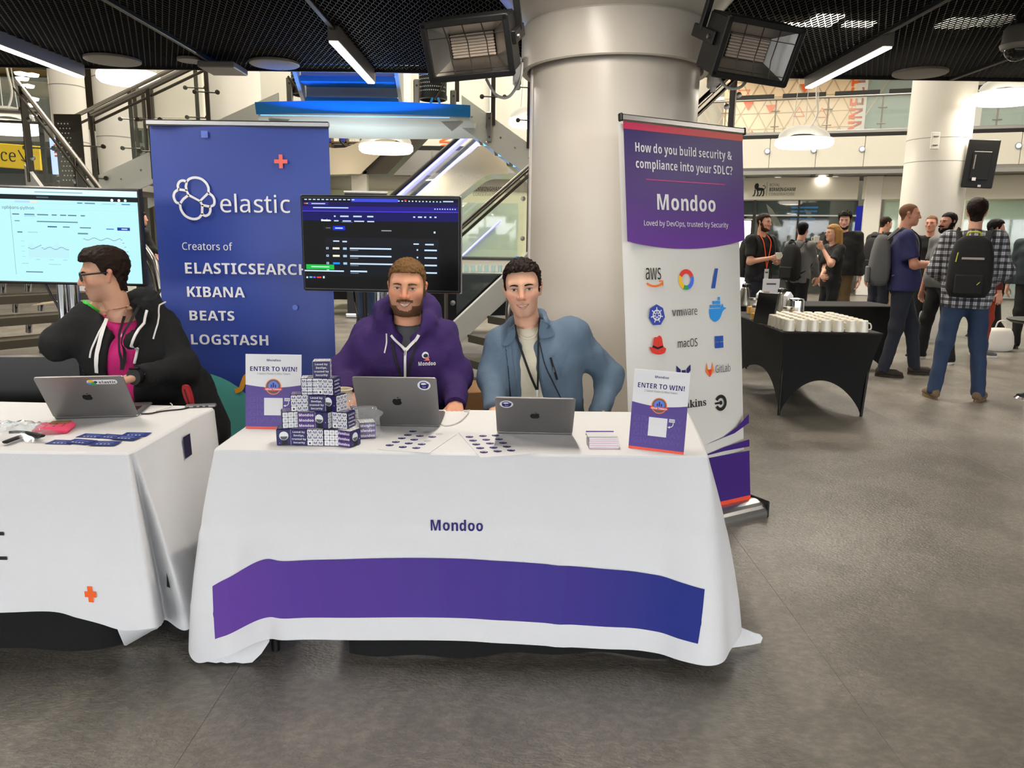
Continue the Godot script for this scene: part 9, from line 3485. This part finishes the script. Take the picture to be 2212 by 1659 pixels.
func build_crowd_furniture() -> void:
	stretch_table("long table in black cloth behind the woman in black",Vector3(2.532,0.72,-8.517) * Vector3(1,0,1),0.1,1.9,0.7,0.72)
	var sg := thing("desk_sign","small white card standing on the far black table","sign",Vector3(3.121,0.72,-9.122) + Vector3(0,0,-0.2),0.1)
	part("board",boxm(Vector3(0.21,0.26,0.008),Vector3(0,0.13,0),0.001),M["card white"],sg)
	part("print",boxm(Vector3(0.12,0.02,0.002),Vector3(0,0.2,0.005)),M["ink grey"],sg)
	var lb := thing("light_screen","bright white display at the right edge of the purple banner","screen",Vector3(3.631,1.175,-12.5),0.3)
	part("screen_panel",boxm(Vector3(0.36,1.15,0.04),Vector3(0,0,0),0.01),glow("white screen",Color(0.95,0.98,1.0),1.2),lb)
	part("casing",boxm(Vector3(0.40,1.2,0.05),Vector3(0.02,0,-0.03),0.01),M["black plastic"],lb)
	part("stand",tubem([Vector3(0,-0.5,-0.03),Vector3(0,-1.15,-0.03)],0.03,10),M["black metal"],lb)
	part("base",boxm(Vector3(0.5,0.03,0.4),Vector3(0,-1.15,-0.03)),M["black metal"],lb)
	# round table,stool,boxes and bags at the right
	var rt := thing("round_table","round black table top at the right edge of the picture","table",Vector3(4.98,0,-7.05))
	part("table_top",MB.new().lathe([Vector2(0,0.715),Vector2(0.33,0.715),Vector2(0.36,0.735),Vector2(0.36,0.745),Vector2(0,0.745)],48).done(),M["black plastic"],rt)
	part("pole",tubem([Vector3(0,0.72,0),Vector3(0,0.02,0)],0.03,12),M["chrome"],rt)
	part("base",MB.new().lathe([Vector2(0,0.0),Vector2(0.22,0.0),Vector2(0.2,0.02),Vector2(0,0.035)],32).done(),M["chrome"],rt)
	var bs := thing("bar_stool","chrome bar stool foot on the grey floor behind the shaven-headed man","stool",Vector3(6.601,0,-13.673))
	part("pole",tubem([Vector3(0,0.02,0),Vector3(0,0.95,0)],0.03,12),M["chrome"],bs)
	part("base",MB.new().lathe([Vector2(0,0.0),Vector2(0.24,0.0),Vector2(0.21,0.025),Vector2(0.04,0.07),Vector2(0,0.07)],32).done(),M["chrome"],bs)
	part("seat",MB.new().lathe([Vector2(0,0.93),Vector2(0.18,0.93),Vector2(0.2,0.96),Vector2(0.18,0.99),Vector2(0,0.99)],24).done(),M["cardboard pale"],bs)
	for q in [[Vector3(7.0,0,-14.3),0.72,"brown parcel with a printed smile arrow behind the bar stool"],[Vector3(7.5,0,-14.3),0.55,"lower brown parcel beside the one with the arrow"]]:
		var bx := thing("parcel",q[2],"box",q[0],0.1)
		part("body",boxm(Vector3(0.45,q[1],0.4),Vector3(0,q[1] / 2,0),0.006),M["cardboard"],bx)
		part("tape",boxm(Vector3(0.06,0.002,0.4),Vector3(0,q[1] + 0.001,0)),M["cardboard pale"],bx)
		var ar := MB.new()
		stroke(ar,arc2(Vector2(0,q[1] - 0.1),0.12,PI + 0.5,TAU - 0.5),0.02,0.202)
		part("print",ar.done(),M["ink black"],bx)
	var ct := thing("stretch_cloth_stand","tall black stretch cloth table with a round cut-out behind the right edge","table",Vector3(7.45,0,-11.9))
	part("cloth",MB.new().lathe([Vector2(0.32,0.0),Vector2(0.14,0.25),Vector2(0.10,0.55),Vector2(0.16,0.85),Vector2(0.36,1.04),Vector2(0.36,1.07),Vector2(0,1.07)],32).done(),M["black cloth"],ct)
	for q in [[Vector3(6.62,0,-10.35),"white carrier bag on the floor behind the checked shirt","shoe white",0.0],[Vector3(7.35,0,-10.2),"brown leather bag on the floor at the right edge","shoe tan leather",0.4]]:
		if not M.has(q[2]):
			paint(q[2],Color(0.33,0.12,0.06),0.4)
		var bg := thing("floor_bag",q[1],"bag",q[0],q[3])
		var rows := []
		for j in 7:
			var row := PackedVector3Array()
			for i in 20:
				var a := TAU * i / 20
				var w: float = [0.10,0.15,0.16,0.15,0.13,0.10,0.03][j]
				row.append(Vector3(cos(a) * w * 1.3,[0.0,0.02,0.10,0.2,0.27,0.31,0.32][j],sin(a) * w * 0.7))
			rows.append(row)
		part("body",MB.new().sheet(rows,true).done(),M[q[2]],bg)
		part("handle",tubem(smooth([Vector3(-0.07,0.28,0),Vector3(-0.05,0.40,0.02),Vector3(0.05,0.40,0.02),Vector3(0.07,0.28,0)],4),0.01,7),M[q[2]],bg)


func build_far_furniture() -> void:
	# black tables with glassware behind the stairs
	var tb := stretch_table("black clothed table with trays of glasses behind the right stair flight",Vector3(-1.3,0,-11.2),0.0,2.0,0.8,0.9,0.05)
	var tray := thing("glass_tray","tray crowded with upturned drinking glasses under the dark screen","tray",Vector3(-0.6,0.9,-11.45))
	part("tray",boxm(Vector3(0.9,0.02,0.4),Vector3(0,0.01,0),0.004),M["steel"],tray)
	for i in 36:
		if not meshes.has("tumbler"):
			meshes["tumbler"] = MB.new().lathe([Vector2(0,0.0),Vector2(0.028,0.0),Vector2(0.034,0.1)],14).done()
		part("tumbler",meshes["tumbler"],M["green glass"],tray,Transform3D(Basis(),Vector3(-0.40 + 0.1 * (i % 9),0.02,-0.15 + 0.1 * int(i / 9.0))))
	var so := thing("soap_bottle","blue pump bottle standing left of the pillar","bottle",Vector3(0.03,0.9,-11.5))
	part("bottle",MB.new().lathe([Vector2(0,0),Vector2(0.045,0.0),Vector2(0.045,0.16),Vector2(0.02,0.19),Vector2(0,0.19)],18).done(),M["royal blue"],so)
	part("pump",tubem([Vector3(0,0.18,0),Vector3(0,0.25,0),Vector3(0.05,0.25,0)],0.012,7),M["cool blue"],so)
	var db := thing("roll_up_banner","dark charcoal roll-up banner with a white hexagon logo behind the dark screen","banner",Vector3(-2.56,1.026,-13.5) * Vector3(1,0,1))
	part("graphic_sheet",boxm(Vector3(0.73,2.1,0.01),Vector3(0,1.1,0)),paint("charcoal",Color(0.085,0.085,0.10),0.5),db)
	part("top_bar",boxm(Vector3(0.76,0.035,0.03),Vector3(0,2.16,0),0.006),M["aluminium"],db)
	part("cassette",boxm(Vector3(0.78,0.08,0.2),Vector3(0,0.04,0),0.02),M["aluminium"],db)
	word(db,M["ink white"],"I",-0.215,1.77,0.018,0.11,0.007,true)
	var hx := MB.new()
	stroke(hx,ring2(-0.105,1.825,0.062,0.062,6),0.03,0.007,null,true)
	part("logo",hx.done(),M["ink white"],db)
	word(db,M["ink white"],"London",0.0,1.77,0.28,0.085,0.007)
	# white counter and bench line behind the stairs
	var wc := thing("white_counter","white counter with a dark top seen between the stair post and the pillar","counter",Vector3(0.1,0,-15.5))
	part("body",boxm(Vector3(3.4,0.5,0.5),Vector3(0,0.75,0),0.01),M["panel"],wc)
	part("plinth",boxm(Vector3(3.2,0.5,0.4),Vector3(0,0.25,0)),M["dark steel"],wc)
	part("counter_top",boxm(Vector3(3.5,0.05,0.55),Vector3(0,1.02,0),0.01),M["black plastic"],wc)
	var bt := stretch_table("black clothed table far behind the chrome screen pole",Vector3(-4.4,0,-13.8),0.0,2.6,0.8,0.95,0.04)
